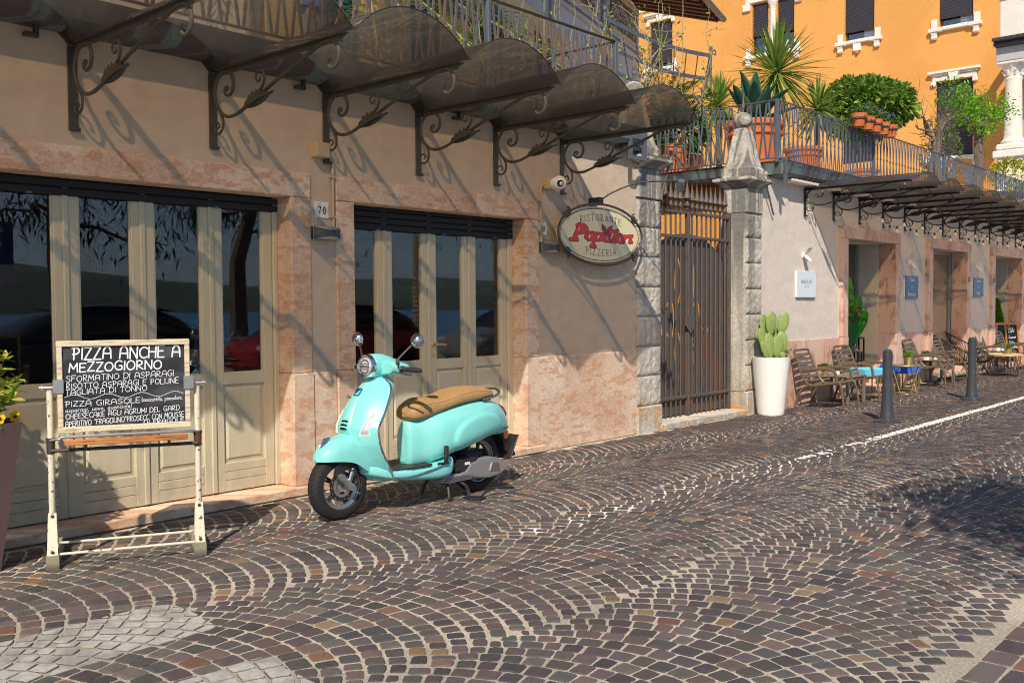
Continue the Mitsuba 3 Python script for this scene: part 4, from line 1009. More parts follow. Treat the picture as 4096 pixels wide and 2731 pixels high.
# wheels
def wheel(u, R, wd, front):
    k = key_of('front_wheel' if front else 'rear_wheel', sct); 
    prof = []
    r_rim = R - .066
    h = wd / 2
    for a in np.linspace(0, PI, 25):
        ca, sa_ = math.cos(a), math.sin(a)
        prof.append((r_rim + (R - r_rim) * (abs(sa_) ** .62), h * np.sign(ca) * abs(ca) ** .75))
    prof = [(r_rim - .012, h * .72)] + prof + [(r_rim - .012, -h * .72)]
    Rw = rotx(PI / 2)
    me = MB().lathe(prof, 72, (u, 0, R), Rw)
    V = me.get_mesh(); V = trimesh.Trimesh(np.array(V.vertices) @ RS.T + TS, V.faces, process=False)
    scene[k] = mikit.ply(V, 'mat_tyre', smooth=50)
    tr = MB()
    for i in range(34):
        a0 = 2 * PI * i / 34
        for sd in (1, -1):
            pts = []
            for q in np.linspace(0, 1, 6):
                wv = sd * (.006 + q * h * .86); a = a0 + (q * .20) + (0 if sd > 0 else PI / 34)
                s_ = math.sqrt(max(0, 1 - (abs(wv) / h) ** 2.3)); rr = r_rim + (R - r_rim) * s_ ** .60
                pts.append((u + (rr - .0006) * math.cos(a), -wv, R + (rr - .0006) * math.sin(a)))
            tr.tube(pts, .0026, 4)
    so('tread_groove', tr, 'mat_black', k, smooth=False, kind='stuff')
    rim = MB().lathe([(r_rim - .020, h * .60), (r_rim - .016, h * .74), (r_rim + .004, h * .86), (r_rim + .010, h * .88), (r_rim + .012, h * .72), (r_rim - .008, h * .5), (r_rim - .034, h * .3), (r_rim - .034, -h * .3), (r_rim - .01, -h * .6), (r_rim + .012, -h * .72), (r_rim + .010, -h * .88), (r_rim - .016, -h * .74), (r_rim - .020, -h * .6)], 64, (u, 0, R), Rw)
    so('rim', rim, 'mat_rim_silver', k, smooth=40)
    for i in range(5):
        a = 2 * PI * i / 5 + .5
        sp = MB()
        for d in (-.09, .09):
            p0 = (u + .03 * math.cos(a), .012, R + .03 * math.sin(a)); p1 = (u + (r_rim - .018) * math.cos(a + d), .012, R + (r_rim - .018) * math.sin(a + d))
            sp.tube([p0, p1], [.012, .008], 6)
        so('spoke', sp, 'mat_plastic', k)
    so('hub', MB().lathe([(0, .05), (.034, .05), (.040, .03), (.040, -.04), (0, -.04)], 24, (u, 0, R), Rw), 'mat_engine_grey', k)
    if front:
        so('brake_disc', MB().lathe([(.060, -.040), (.100, -.040), (.100, -.045), (.060, -.045), (.060, -.040)], 48, (u, 0, R), Rw), 'mat_plastic', k)
        so('abs_ring', MB().lathe([(.052, -.048), (.074, -.048), (.074, -.051), (.052, -.051), (.052, -.048)], 48, (u, 0, R), Rw), 'mat_alu', k)
        hs = MB()
        for i in range(14):
            a = 2 * PI * i / 14; hs.lathe([(0, -.0005), (.0045, 0), (0, .001)], 8, (u + .089 * math.cos(a), .0455, R + .089 * math.sin(a)), rotx(-PI / 2))
        so('disc_hole', hs, 'mat_alu', k, kind='stuff')
    return k
wheel(1.334, .229, .108, True); wheel(0.0, .236, .118, False)
# front suspension on the camera side
sp = MB().tube([(1.375, .085, .300), (1.335, .090, .265), (1.300, .090, .229)], [.024, .022, .026], 14).tube([(1.375, .06, .300), (1.375, .108, .300)], .024, 16).tube([(1.300, .05, .229), (1.300, .112, .229)], .026, 16)
so('link_arm', sp, 'mat_alu')
so('shock_absorber', MB().tube([(1.300, .075, .25), (1.262, .07, .345)], .020, 14), 'mat_chrome')
so('shock_bellows', MB().tube([(1.262 - .0035 * i, .07, .345 + .008 * i) for i in range(7)], [.026, .020, .026, .020, .025, .019, .024], 14), 'mat_plastic')
gd = sg.Polygon([(1.42, .315), (1.395, .30), (1.34, .335), (1.25, .37), (1.20, .40), (1.20, .43), (1.30, .445), (1.37, .43), (1.40, .38)])
so('fork_guard', MB().prism(gd, -.085, -.06, FRONT), 'mat_plastic')
so('brake_caliper', MB().box(1.215, 1.265, .045, .075, .215, .285, .012).box(1.225, 1.25, .07, .088, .225, .26, .006).tube(smooth_path([(1.23, .08, .28), (1.25, .09, .33), (1.30, .085, .34), (1.32, .075, .40)], 6), .005, 6), 'mat_plastic')
# front mudguard
ft = [(1.520, .424, .410, .012), (1.505, .455, .410, .045), (1.48, .487, .410, .070), (1.45, .513, .410, .090), (1.40, .541, .408, .108), (1.34, .558, .400, .118), (1.28, .572, .385, .124), (1.22, .575, .350, .126), (1.17, .55, .318, .124), (1.12, .50, .315, .116), (1.08, .45, .33, .10)]
def fender():
    us = np.linspace(1.08, 1.520, 34); V = interp(ft, us); n = 25
    rows = []
    for u, (zt, zb, W) in zip(us, V):
        t = np.linspace(0, PI, n); c = np.cos(t); s = np.sin(t)
        rows.append(np.column_stack([np.full(n, u), W * np.sign(c) * np.abs(c) ** .75, zb + (zt - zb) * s ** .85]))
    P = np.stack(rows); inn = P.copy(); inn[..., 1] *= .965; inn[..., 2] = P[..., 2] - .006 * (P[..., 2] > P[..., 2].min(1, keepdims=True) + .01)
    return MB().grid(P).grid(inn).grid(np.stack([P[:, 0], inn[:, 0]])).grid(np.stack([P[:, -1], inn[:, -1]])).grid(np.stack([P[-1], inn[-1]]))
so('front_mudguard', fender(), 'mat_teal', smooth=50)
so('mudguard_badge', MB().tube([(1.475, 0, .494), (1.43, 0, .530), (1.395, 0, .551)], [.008, .016, .006], 8, flat=2.2), 'mat_chrome')
# leg shield
LT = [(.235, 1.10, .985, .165), (.28, 1.165, 1.01, .185), (.35, 1.215, 1.06, .205), (.43, 1.245, 1.115, .217), (.52, 1.266, 1.155, .224), (.60, 1.268, 1.165, .224), (.70, 1.232, 1.105, .214), (.80, 1.170, 1.040, .192), (.86, 1.115, 1.00, .168), (.905, 1.068, .985, .130), (.932, 1.035, .985, .075), (.940, 1.02, .99, .03)]
def shield_pt(z, s, off=0.):
    uc, ue, W = interp(LT, np.array([z]))[0]
    w = W * s
    return (ue + (uc - ue) * (1 - abs(s) ** 2.0) + off, w, z)
def shield():
    zs = np.linspace(.235, .940, 48); V = interp(LT, zs); n = 33; s = np.sin(np.linspace(-PI / 2, PI / 2, n))
    F, B = [], []
    for z, (uc, ue, W) in zip(zs, V):
        F.append(np.column_stack([ue + (uc - ue) * (1 - np.abs(s) ** 2.0), W * s, np.full(n, z)]))
        th = .025 + .075 * np.clip((z - .45) / .3, 0, 1) * (1 - np.abs(s) ** 4)
        B.append(np.column_stack([ue - .006 - th * (1 - np.abs(s) ** 6), W * s * .985, np.full(n, z)]))
    F, B = np.array(F), np.array(B)
    return MB().grid(F).grid(B).grid(np.stack([F[:, 0], B[:, 0]])).grid(np.stack([F[:, -1], B[:, -1]])).grid(np.stack([F[-1], B[-1]])).grid(np.stack([F[0], B[0]])), F
shm, SF = shield()
so('leg_shield', shm, 'mat_teal', smooth=45)
for sd in (0, -1):
    e = SF[:, sd] + np.array([-.003, 0, 0])
    so('edge_trim', MB().tube(e[::2], .0075, 8), 'mat_chrome')
so('edge_trim', MB().tube(np.vstack([SF[-1, ::3], SF[-1, -1:]]), .0065, 6), 'mat_chrome')
# steering column cover ("tie") with grille slots and badge
tie = []
for z in np.linspace(.575, .905, 20):
    q = (z - .575) / .33
    hw_ = .034 + .026 * max(0., 1 - q) ** 1.5 - .006 * q
    W = interp(LT, np.array([z]))[0][2]
    row = []
    for t in np.linspace(-1, 1, 13):
        s_ = hw_ * t / W
        b = .017 * (1 - abs(t) ** 4) * min(1, (q + .02) * 8) * min(1, (1.02 - q) * 8)
        row.append(shield_pt(z, s_, b + .001))
    tie.append(row)
so('column_cover', MB().grid(np.array(tie)), 'mat_teal', smooth=50)
for i, z in enumerate((.605, .630, .655)):
    g = [shield_pt(z + .004 * (1 - t * t), t * .034 / .22, .0165) for t in np.linspace(-1, 1, 9)]
    so('grille_slot', MB().tube(g, [.003, .007, .008, .008, .008, .008, .008, .007, .003], 6), 'mat_black')
bc = np.array(shield_pt(.845, 0, .020)); nrm = np.array([.80, 0, .60])
bR = np.stack([[0, 1, 0], np.cross(nrm, [0, 1, 0]), nrm], 1)
so('badge_frame', MB().prism(sg.box(-.024, -.028, .024, .028).buffer(.004), -.002, .004, bR, bc), 'mat_chrome')
mat('badge_blue', prin((.01, .03, .20), .2)); mat('badge_cyan', prin((.10, .60, .62), .2))
so('badge', MB().prism(sg.Polygon([(-.019, -.023), (.019, .023), (-.019, .023)]), .004, .0055, bR, bc), 'mat_badge_blue')
so('badge', MB().prism(sg.Polygon([(-.019, -.023), (.019, -.023), (.019, .023)]), .004, .0054, bR, bc), 'mat_badge_cyan')
# small script badge on the far side of the shield
sb_ = strokes('Vespa', .022, -.045, 0, width=.09, slant=.3)
bc2 = np.array(shield_pt(.80, -.52, .006))
so('script_badge', MB().prism(ink(sb_, .004), 0, .002, bR, bc2), 'mat_chrome', kind='stuff')
def on_shield(z0, z1, sa0, sb0, sa1, sb1, off, n=8):
    rows = []
    for i, z in enumerate(np.linspace(z0, z1, n)):
        q = i / (n - 1); W = interp(LT, np.array([z]))[0][2]
        a, b = (sa0 + (sa1 - sa0) * q), (sb0 + (sb1 - sb0) * q)
        rows.append([shield_pt(z, s_ / W, off if 0 < j < 5 and 0 < i < n - 1 else -.002) for j, s_ in enumerate(np.linspace(a, b, 6))])
    return np.array(rows)
for sd in (1, -1):
    r = on_shield(.565, .715, sd * .118, sd * .178, sd * .160, sd * .176, .006)
    so('turn_signal', MB().grid(r), 'mat_lens_clear', smooth=60)
    so('signal_rim', MB().tube(np.vstack([r[:, 0], r[-1], r[::-1, -1], r[0, ::-1]]) + [.003, 0, 0], .0035, 5), 'mat_white_gloss')
# headset, headlamp, bars
hs = loft([(.80, 1.055, .985, .050), (.84, 1.066, .965, .070), (.90, 1.088, .945, .082), (.96, 1.102, .937, .085), (1.02, 1.103, .936, .083), (1.062, 1.098, .938, .080)], 24, 36, 2.15)
so('headset', hs, 'mat_teal', smooth=50)
so('headset_wing', loft([(.86, 1.045, .965, .2), (.93, 1.06, .955, .205), (1.0, 1.05, .965, .19)], 14, 30, 3.0), 'mat_teal', smooth=60)
so('neck', loft([(.93, .96, .86, .05), (.98, .965, .86, .062), (1.03, .955, .87, .05)], 10, 24, 2.2), 'mat_teal', smooth=60)
hl = roty(PI / 2 - .10)
so('headlamp_ring', MB().lathe([(.080, -.03), (.083, .0), (.082, .022), (.076, .030), (.069, .026), (.068, .012)], 48, (1.062, 0, 1.018), hl), 'mat_chrome')
so('headlamp', MB().lathe([(.070, .012), (.05, .024), (.025, .030), (0, .031)], 40, (1.062, 0, 1.018), hl), 'mat_lens_clear', smooth=True)
hd = MB()
for a0, a1 in ((20, 160), (200, 340)):
    q = np.radians(np.linspace(a0, a1, 12))
    pts = np.column_stack([np.full(12, 1.091), .046 * np.cos(q), 1.018 + .046 * np.sin(q)]); pts[:, 0] += -(pts[:, 2] - 1.018) * .1
    hd.tube(np.vstack([pts, pts[:1]]), .004, 5)
hd.box(1.089, 1.096, -.05, .05, 1.012, 1.024, .002)
so('headlamp_optic', hd, 'mat_chrome')
for sd in (1, -1):
    so('grip', MB().tube([(.925, sd * .205, 1.0), (.905, sd * .24, .998), (.885, sd * .34, .992), (.884, sd * .345, .992)], [.017, .0175, .0165, .012], 14), 'mat_plastic')
    so('switch_housing', MB().box(.90, .955, min(sd * .165, sd * .215), max(sd * .165, sd * .215), .975, 1.022, .012), 'mat_plastic')
    so('brake_lever', MB().tube(smooth_path([(.945, sd * .185, .985), (.972, sd * .225, .975), (.955, sd * .285, .966), (.938, sd * .325, .968)], 6), [.010] * 6 + [.0085] * 12 + [.009], 8, flat=.6), 'mat_chrome')
    so('lever_perch', MB().tube([(.955, sd * .165, .99), (.94, sd * .20, .99)], [.022, .018], 10), 'mat_chrome')
    st = smooth_path([(.955, sd * .185, 1.02), (.955, sd * .19, 1.065), (.938, sd * .215, 1.10), (.905, sd * .275, 1.165)], 6)
    mm = so('mirror_stem', MB().tube(st, [.014] * 6 + [.0065] * 13, 8), 'mat_chrome')
    so('stem_boot', MB().tube([(.955, sd * .185, 1.005), (.955, sd * .188, 1.055)], [.019, .013], 10), 'mat_plastic', mm)
    # mirror: a round cup, glass to the rear
    dn = np.array([-.97, -sd * .12, .12]); dn /= np.linalg.norm(dn)
    a_ = np.cross(dn, [0, 0, 1.0]); a_ /= np.linalg.norm(a_); Rm = np.stack([a_, np.cross(dn, a_), dn], 1)
    mc = np.array([.888, sd * .315, 1.195])
    so('mirror_shell', MB().lathe([(0, -.040), (.018, -.038), (.036, -.028), (.049, -.008), (.053, .008), (.050, .014)], 32, mc, Rm), 'mat_chrome', mm)
    so('mirror_glass', MB().lathe([(.050, .012), (.03, .013), (0, .0132)], 32, mc, Rm), 'mat_chrome', mm)
# floor tunnel, sills and mat
fl_ = loft([(.40, .34, .20, .165), (.46, .315, .182, .195), (.56, .300, .180, .206), (.70, .298, .192, .207), (.85, .298, .210, .207), (.95, .300, .225, .205), (1.02, .315, .237, .198), (1.08, .345, .252, .180), (1.14, .385, .270, .14), (1.19, .40, .30, .08)], 44, 40, 3.6)
so('floorboard', fl_, 'mat_teal', smooth=40)
so('floor_mat', MB().prism(sg.Polygon([(.62, -.15), (1.0, -.15), (1.06, -.10), (1.06, .10), (1.0, .15), (.62, .15)]).buffer(.015), .297, .3035), 'mat_plastic')
for sd in (1, -1):
    tm = [(1.01, .2, .262), (.95, .207, .250), (.85, .2095, .248), (.70, .2095, .262), (.60, .2085, .276), (.54, .205, .288)]
    so('sill_trim', MB().tube(smooth_path([(u, sd * w, z) for u, w, z in [(1.06, .203, .33), (1.035, .206, .295)] + tm], 5), .007, 6), 'mat_chrome')
    for i in range(3):
        so('floor_strip', MB().box(.64, .90 - .03 * i, sd * (.165 + .013 * i) - .0035, sd * (.165 + .013 * i) + .0035, .293, .3035, .002), 'mat_plastic')
    so('passenger_peg', MB().tube([(.52, sd * .205, .30), (.522, sd * .215, .335)], .014, 10).tube([(.522, sd * .215, .335), (.526, sd * .222, .425)], .017, 12).tube([(.50, sd * .212, .303), (.60, sd * .212, .303)], .010, 8), 'mat_plastic')
    pr = MB()
    for i in range(6): pr.lathe([(.017, -.004), (.0195, 0), (.017, .004)], 12, (.5235 + .0005 * i, sd * (.217 + .0008 * i), .345 + .013 * i))
    so('peg_rib', pr, 'mat_plastic', kind='stuff')
# rear body with the swollen cowls
BT = [(-.330, .470, .440, .02), (-.315, .520, .428, .055), (-.28, .575, .420, .088), (-.22, .640, .418, .125), (-.12, .700, .425, .165), (-.02, .722, .418, .193), (.08, .722, .398, .209), (.18, .715, .375, .218), (.28, .702, .355, .222), (.36, .690, .338, .220), (.44, .676, .318, .208), (.52, .662, .300, .188), (.58, .648, .285, .155), (.63, .636, .278, .120), (.67, .625, .275, .100), (.71, .61, .275, .086), (.735, .59, .29, .074), (.748, .55, .32, .05)]
def cowl(P):
    u, w, z = P[..., 0], P[..., 1], P[..., 2]
    q = ((u - .16) / .265)**2 + ((z - .485 - .10 * (.16 - u)) / .135)**2
    b = np.clip((1.12 - q) / .24, 0, 1); b = b * b * (3 - 2 * b)
    out = P.copy(); out[..., 1] = w + np.sign(w) * .017 * b * (np.abs(w) > .06)
    return out
so('rear_body', loft(BT, 110, 96, 2.7, .45, fn=cowl), 'mat_teal', smooth=50)
so('battery_cover', MB().grid(np.array([[(.752 - .035 * abs(t)**2.2, .060 * t, z) for t in np.linspace(-1, 1, 9)] for z in np.linspace(.36, .50, 5)])), 'mat_teal')
so('script_badge', MB().prism(ink(strokes('Primavera', .022, 0, 0, width=.12, slant=.3), .0035), -.186, -.183, FRONT @ np.diag([1, 1, 1]), (-.25, 0, .545)) if False else MB().prism(ink([[(-x, y) for x, y in pl] for pl in strokes('Primavera', .024, .115, .0, width=.115, slant=.3)], .0035), -.001, .002, np.array([[1, 0, .36], [.36, 0, -1], [0, 1, 0]]) @ np.diag([1, 1, -1]), (-.045, .186, .470)), 'mat_chrome', kind='stuff', smooth=False)
# seat
ST = [(.742, .675, .640, .055), (.725, .712, .618, .092), (.69, .737, .606, .112), (.64, .762, .608, .124), (.58, .772, .620, .131), (.49, .769, .645, .138), (.40, .775, .668, .144), (.30, .803, .688, .150), (.16, .820, .702, .152), (.03, .815, .712, .147), (-.06, .800, .718, .130), (-.105, .775, .722, .100), (-.125, .745, .728, .05)]
so('seat', loft(ST, 60, 48, 2.5, .38), 'mat_seat_tan', smooth=60)
pip = []
us = np.linspace(-.10, .70, 30)
for sd in (1, -1):
    V = interp(ST, us); so('seat_seam', MB().tube(np.column_stack([us, sd * V[:, 2] * .93, V[:, 1] + (V[:, 0] - V[:, 1]) * .74]), .0016, 5), 'mat_seam')
mat('seam', prin((.55, .38, .18), .6))
so('grab_rail', MB().tube(smooth_path([(.06, .150, .722), (-.05, .155, .735), (-.14, .135, .757), (-.185, .07, .775), (-.195, 0, .78), (-.185, -.07, .775), (-.14, -.135, .757), (-.05, -.155, .735), (.06, -.150, .722)], 6), .0095, 10), 'mat_chrome', smooth=True)
so('rail_bracket', MB().box(-.02, .06, .135, .158, .712, .728, .004).box(-.02, .06, -.158, -.135, .712, .728, .004), 'mat_plastic')
so('tail_lamp', loft([(-.315, .60, .545, .045), (-.29, .635, .535, .062), (-.25, .655, .545, .068), (-.215, .662, .58, .06)], 12, 24, 2.6), 'mat_lens_red', smooth=60)
so('tail_lamp_rim', MB().tube(smooth_path([(-.225, .066, .64), (-.28, .062, .60), (-.312, .046, .565), (-.318, 0, .555), (-.312, -.046, .565), (-.28, -.062, .60), (-.225, -.066, .64)], 5), .006, 6), 'mat_chrome')
# number plate carrier
pn_ = np.array([-.88, 0, -.47]); pn_ /= np.linalg.norm(pn_)
Rp = np.stack([[0, 1, 0], np.cross(pn_, [0, 1, 0]), pn_], 1)
so('plate_carrier', MB().box(-.09, .09, -.095, .115, -.008, .004, .004, Rp, (-.375, 0, .315)), 'mat_plastic')
so('number_plate', MB().box(-.082, .082, -.085, .085, .0045, .0065, .001, Rp, (-.375, 0, .31)), 'mat_white_paint')
so('plate_arm', MB().prism(sg.Polygon([(-.20, .43), (-.33, .435), (-.42, .23), (-.35, .23), (-.26, .33)]), -.05, .05, FRONT), 'mat_plastic')
so('side_reflector', MB().lathe([(.026, 0), (.030, .006), (.022, .012), (0, .014)], 20, (-.295, .055, .405), np.array([[-.3, 0.9, -.1], [0, 0, 1.], [.95, .3, 0]]).T @ np.eye(3) if False else np.array([[1, 0, 0], [0, 0, 1], [0, 1, 0]], float)), 'mat_lens_orange')
# engine and drive case
ec = sg.Polygon([(.20, .255), (.10, .275), (-.02, .275), (-.10, .262), (-.185, .225), (-.215, .185), (-.20, .150), (-.13, .125), (-.02, .112), (.10, .125), (.22, .155), (.31, .165), (.31, .185), (.25, .20)])
def rounded_prism(poly, w0, w1, r=.012):
    m = MB(); m.prism(poly, -w1 + r, -w0, FRONT)
    for i in range(4):
        a = PI / 2 * i / 4; b = PI / 2 * (i + 1) / 4
        o = poly.buffer(-r * (1 - math.cos(b))); m.prism(o, -(w1 - r + r * math.sin(b)), -(w1 - r + r * math.sin(a)) + .0004, FRONT)
    return m
so('drive_case', rounded_prism(ec, .07, .150, .02), 'mat_engine_grey', smooth=30)
so('case_upper', rounded_prism(sg.Polygon([(.33, .20), (.32, .29), (.18, .31), (.10, .285), (.16, .20), (.22, .19)]), .06, .140, .014), 'mat_dark', smooth=30)
cr_ = MB()
for i in range(4): cr_.box(.19, .46, .095, .150, .150 + .011 * i - .016 * 1, .156 + .011 * i - .016, .002)
so('case_fin', rounded_prism(sg.Polygon([(.16, .135), (.48, .135), (.50, .165), (.46, .19), (.20, .185)]), .05, .135, .01), 'mat_engine_grey', smooth=30)
so('fin_line', cr_, 'mat_alu', kind='stuff')
so('case_badge', MB().prism(sg.Polygon([(-.01, .17), (-.12, .162), (-.10, .222), (-.035, .226)]).buffer(.003), -.156, -.149, FRONT), 'mat_chrome')
so('maker_tag', MB().box(.20, .255, .139, .1415, .245, .265), 'mat_white_paint')
so('engine_block', MB().box(-.05, .46, -.12, .06, .14, .33, .03), 'mat_plastic')
so('exhaust', MB().tube([(.35, -.12, .16), (.1, -.15, .20), (-.25, -.15, .24)], [.02, .045, .05], 14), 'mat_dark')
so('inner_arch', MB().grid(np.array([[(.265 * math.cos(a), w, .236 + .265 * math.sin(a)) for w in (-.09, .09)] for a in np.linspace(.2, PI - .3, 14)])), 'mat_black')
# stand
so('centre_stand', MB().tube(smooth_path([(.40, .07, .17), (.415, .12, .10), (.43, .15, .02), (.40, .155, .008)], 5), .012, 8).tube(smooth_path([(.40, -.07, .17), (.415, -.12, .10), (.43, -.15, .02)], 5), .012, 8).tube([(.40, -.08, .16), (.40, .08, .16)], .016, 8).tube(smooth_path([(.33, .09, .15), (.27, .15, .10), (.25, .17, .05), (.27, .19, .012)], 5), .014, 8), 'mat_plastic')
so('stand_lever', MB().prism(sg.Polygon([(.30, .16), (.24, .15), (.17, .24), (.20, .30), (.27, .31), (.31, .25)]), .006, .014, None).tube(smooth_path([(.22, .27, .015), (.12, .25, .05), (.0, .26, .055), (-.11, .28, .042), (-.13, .285, .038)], 6), .010, 8), 'mat_plastic')
# ---------------------------------------------------------------- plant kit
def leaf_blades(base, dirs, L, W, cols, droop=0.0, nseg=1, fold=.18, rs=None):
    """one mesh of leaves: each a folded blade from base along dirs; returns (mesh, vertex colours)"""
    base, dirs = np.asarray(base, float), np.asarray(dirs, float); n = len(base)
    L = np.broadcast_to(np.asarray(L, float), (n,)); W = np.broadcast_to(np.asarray(W, float), (n,))
    d = dirs / (np.linalg.norm(dirs, axis=1, keepdims=True) + 1e-9)
    side = np.cross(d, [0, 0, 1.0]); b = np.linalg.norm(side, axis=1, keepdims=True) < .05; side = np.where(b, [1, 0, 0], side); side /= np.linalg.norm(side, axis=1, keepdims=True)
    if rs is not None:
        roll = rs.uniform(-.9, .9, n)[:, None]; up0 = np.cross(side, d); side = np.cos(roll) * side + np.sin(roll) * up0
    up = np.cross(side, d)
    if nseg == 1:
        P = np.stack([base, base + d * (L * .45)[:, None] + side * (W / 2)[:, None] + up * (W * fold)[:, None], base + d * L[:, None] - np.array([0, 0, 1.]) * (droop * L)[:, None],
                      base + d * (L * .45)[:, None] - side * (W / 2)[:, None] + up * (W * fold)[:, None]], 1)
        V = P.reshape(-1, 3); k = np.arange(n) * 4
        F = np.vstack([np.stack([k, k + 1, k + 2], 1), np.stack([k, k + 2, k + 3], 1)])
        return (V, F), np.repeat(np.asarray(cols), 4, 0)
    t = np.linspace(0, 1, nseg + 1)
    prof = np.sin(PI * np.clip(t * .93 + .07, 0, 1)) ** .7; prof[-1] = .03
    C = base[:, None] + d[:, None] * (L[:, None] * t)[..., None] - np.array([0, 0, 1.0]) * ((droop * L)[:, None] * t**2)[..., None] if np.ndim(droop) == 0 else base[:, None] + d[:, None] * (L[:, None] * t)[..., None] - np.array([0, 0, 1.0]) * ((droop * L)[:, None] * t**2)[..., None]
    w = (W[:, None] / 2 * prof)[..., None]
    A = C + side[:, None] * w + up[:, None] * w * fold * 2; B = C - side[:, None] * w + up[:, None] * w * fold * 2
    V = np.stack([A, C, B], 2).reshape(-1, 3)
    m = (nseg + 1) * 3
    f = []
    for i in range(nseg):
        for j in (0, 1):
            a = i * 3 + j; f += [[a, a + 1, a + 4], [a, a + 4, a + 3]]
    F = (np.array(f)[None] + (np.arange(n) * m)[:, None, None]).reshape(-1, 3)
    return (V, F), np.repeat(np.asarray(cols), m, 0)
def lcol(rs, n, a, b, k=1.):
    t = rs.rand(n, 1); c = np.array(a) * (1 - t) + np.array(b) * t
    return np.clip(c * (1 + k * rs.uniform(-.25, .25, (n, 1))), .002, .95)
def leaf_obj(name, mc, par, kind=None, label=None):
    (V, F), c = mc
    return obj(name, (V, F), 'mat_leaf', par, color=c, kind=kind, label=label)
def sphere_dirs(rs, n, up=0.):
    v = rs.normal(size=(n, 3)); v /= np.linalg.norm(v, axis=1, keepdims=True); v[:, 2] += up
    return v / np.linalg.norm(v, axis=1, keepdims=True)
def merge_lc(parts):
    V, F, C, n = [], [], [], 0
    for (v, f), c in parts: V.append(v); F.append(np.asarray(f) + n); C.append(c); n += len(v)
    return (np.vstack(V), np.vstack(F)), np.vstack(C)
def rosette(rs, c, n, L, W, e0, e1, droop, ca, cb, nseg=5, fold=.15):
    az = np.arange(n) * 2.39996 + rs.uniform(-.2, .2, n); el = np.radians(np.linspace(e1, e0, n) + rs.uniform(-6, 6, n))
    d = np.stack([np.cos(az) * np.cos(el), np.sin(az) * np.cos(el), np.sin(el)], 1)
    l = L * rs.uniform(.8, 1.1, n)
    return leaf_blades(np.array(c) + d * .03, d, l, W, lcol(rs, n, ca, cb), droop * np.cos(el) * rs.uniform(.5, 1.4, n), nseg, fold)
mat('bark', prin(proc(lambda p, n, uv: mix(mi.Color3f(.10, .075, .055), mi.Color3f(.19, .15, .12), fbm(p.x * 40, p.y * 40, p.z * 9, 3))), .9))
mat('soil', prin((.05, .035, .025), .95))
mat('wood_tan', prin(proc(lambda p, n, uv: mix(mi.Color3f(.50, .36, .19), mi.Color3f(.36, .24, .12), fbm(p.x * 5 + p.y * 5, p.y * 40, p.z * 45, 3))), .6))
def wood_worn(p, n, uv):
    g = fbm(p.x * 9 - p.y * 4, p.y * 9, p.z * 70, 3)
    return mix(mi.Color3f(.60, .54, .41), mi.Color3f(.40, .32, .21), smoothstep(.45, .75, g))
mat('wood_worn', prin(proc(wood_worn), .75))
mat('wood_orange', prin(proc(lambda p, n, uv: mix(mi.Color3f(.52, .20, .05), mi.Color3f(.22, .075, .025), smoothstep(.35, .72, fbm(p.x * 7, p.y * 7, p.z * 50, 3)))), .5))
# ---------------------------------------------------------------- menu board on its stand
mb_ = thing('menu_board', 'chalk menu board in a pale wooden frame on a worn white tube stand', 'menu board')
PL, PR = np.array([2.30, 5.45]), np.array([2.995, 5.105])
e_ = (PR - PL) / np.linalg.norm(PR - PL); LW = np.linalg.norm(PR - PL)
RB = np.array([[e_[0], -e_[1], 0], [e_[1], e_[0], 0], [0, 0, 1.0]])      # local s along, t back, z up
TB = np.array([PL[0], PL[1], 0])
def bo(name, m, mt, par=None, smooth=False, **k):
    me = m.get_mesh(); me = trimesh.Trimesh(np.array(me.vertices) @ RB.T + TB, me.faces, process=False)
    return obj(name, me, mt, par or mb_, smooth=smooth, **k)
def chip_fn(base, c2, th):
    def fn(p, n, uv):
        r = fbm(p.x * 55, p.y * 55, p.z * 38, 3)
        return mix(mi.Color3f(*base), mi.Color3f(*c2), smoothstep(th, th + .04, r))
    return fn
mat('tube_cream', prin(proc(chip_fn((.63, .585, .46), (.12, .07, .045), .70)), .45)); mat('concrete', prin(proc(lambda p, n, uv: mix(mi.Color3f(.16, .155, .13), mi.Color3f(.27, .25, .17), fbm(p.x * 20, p.y * 20, p.z * 20, 3)) * (.35 + .65 * smoothstep(.0, .05, p.z))), .95))
mat('old_iron', prin((.06, .055, .055), .5, metal=.4))
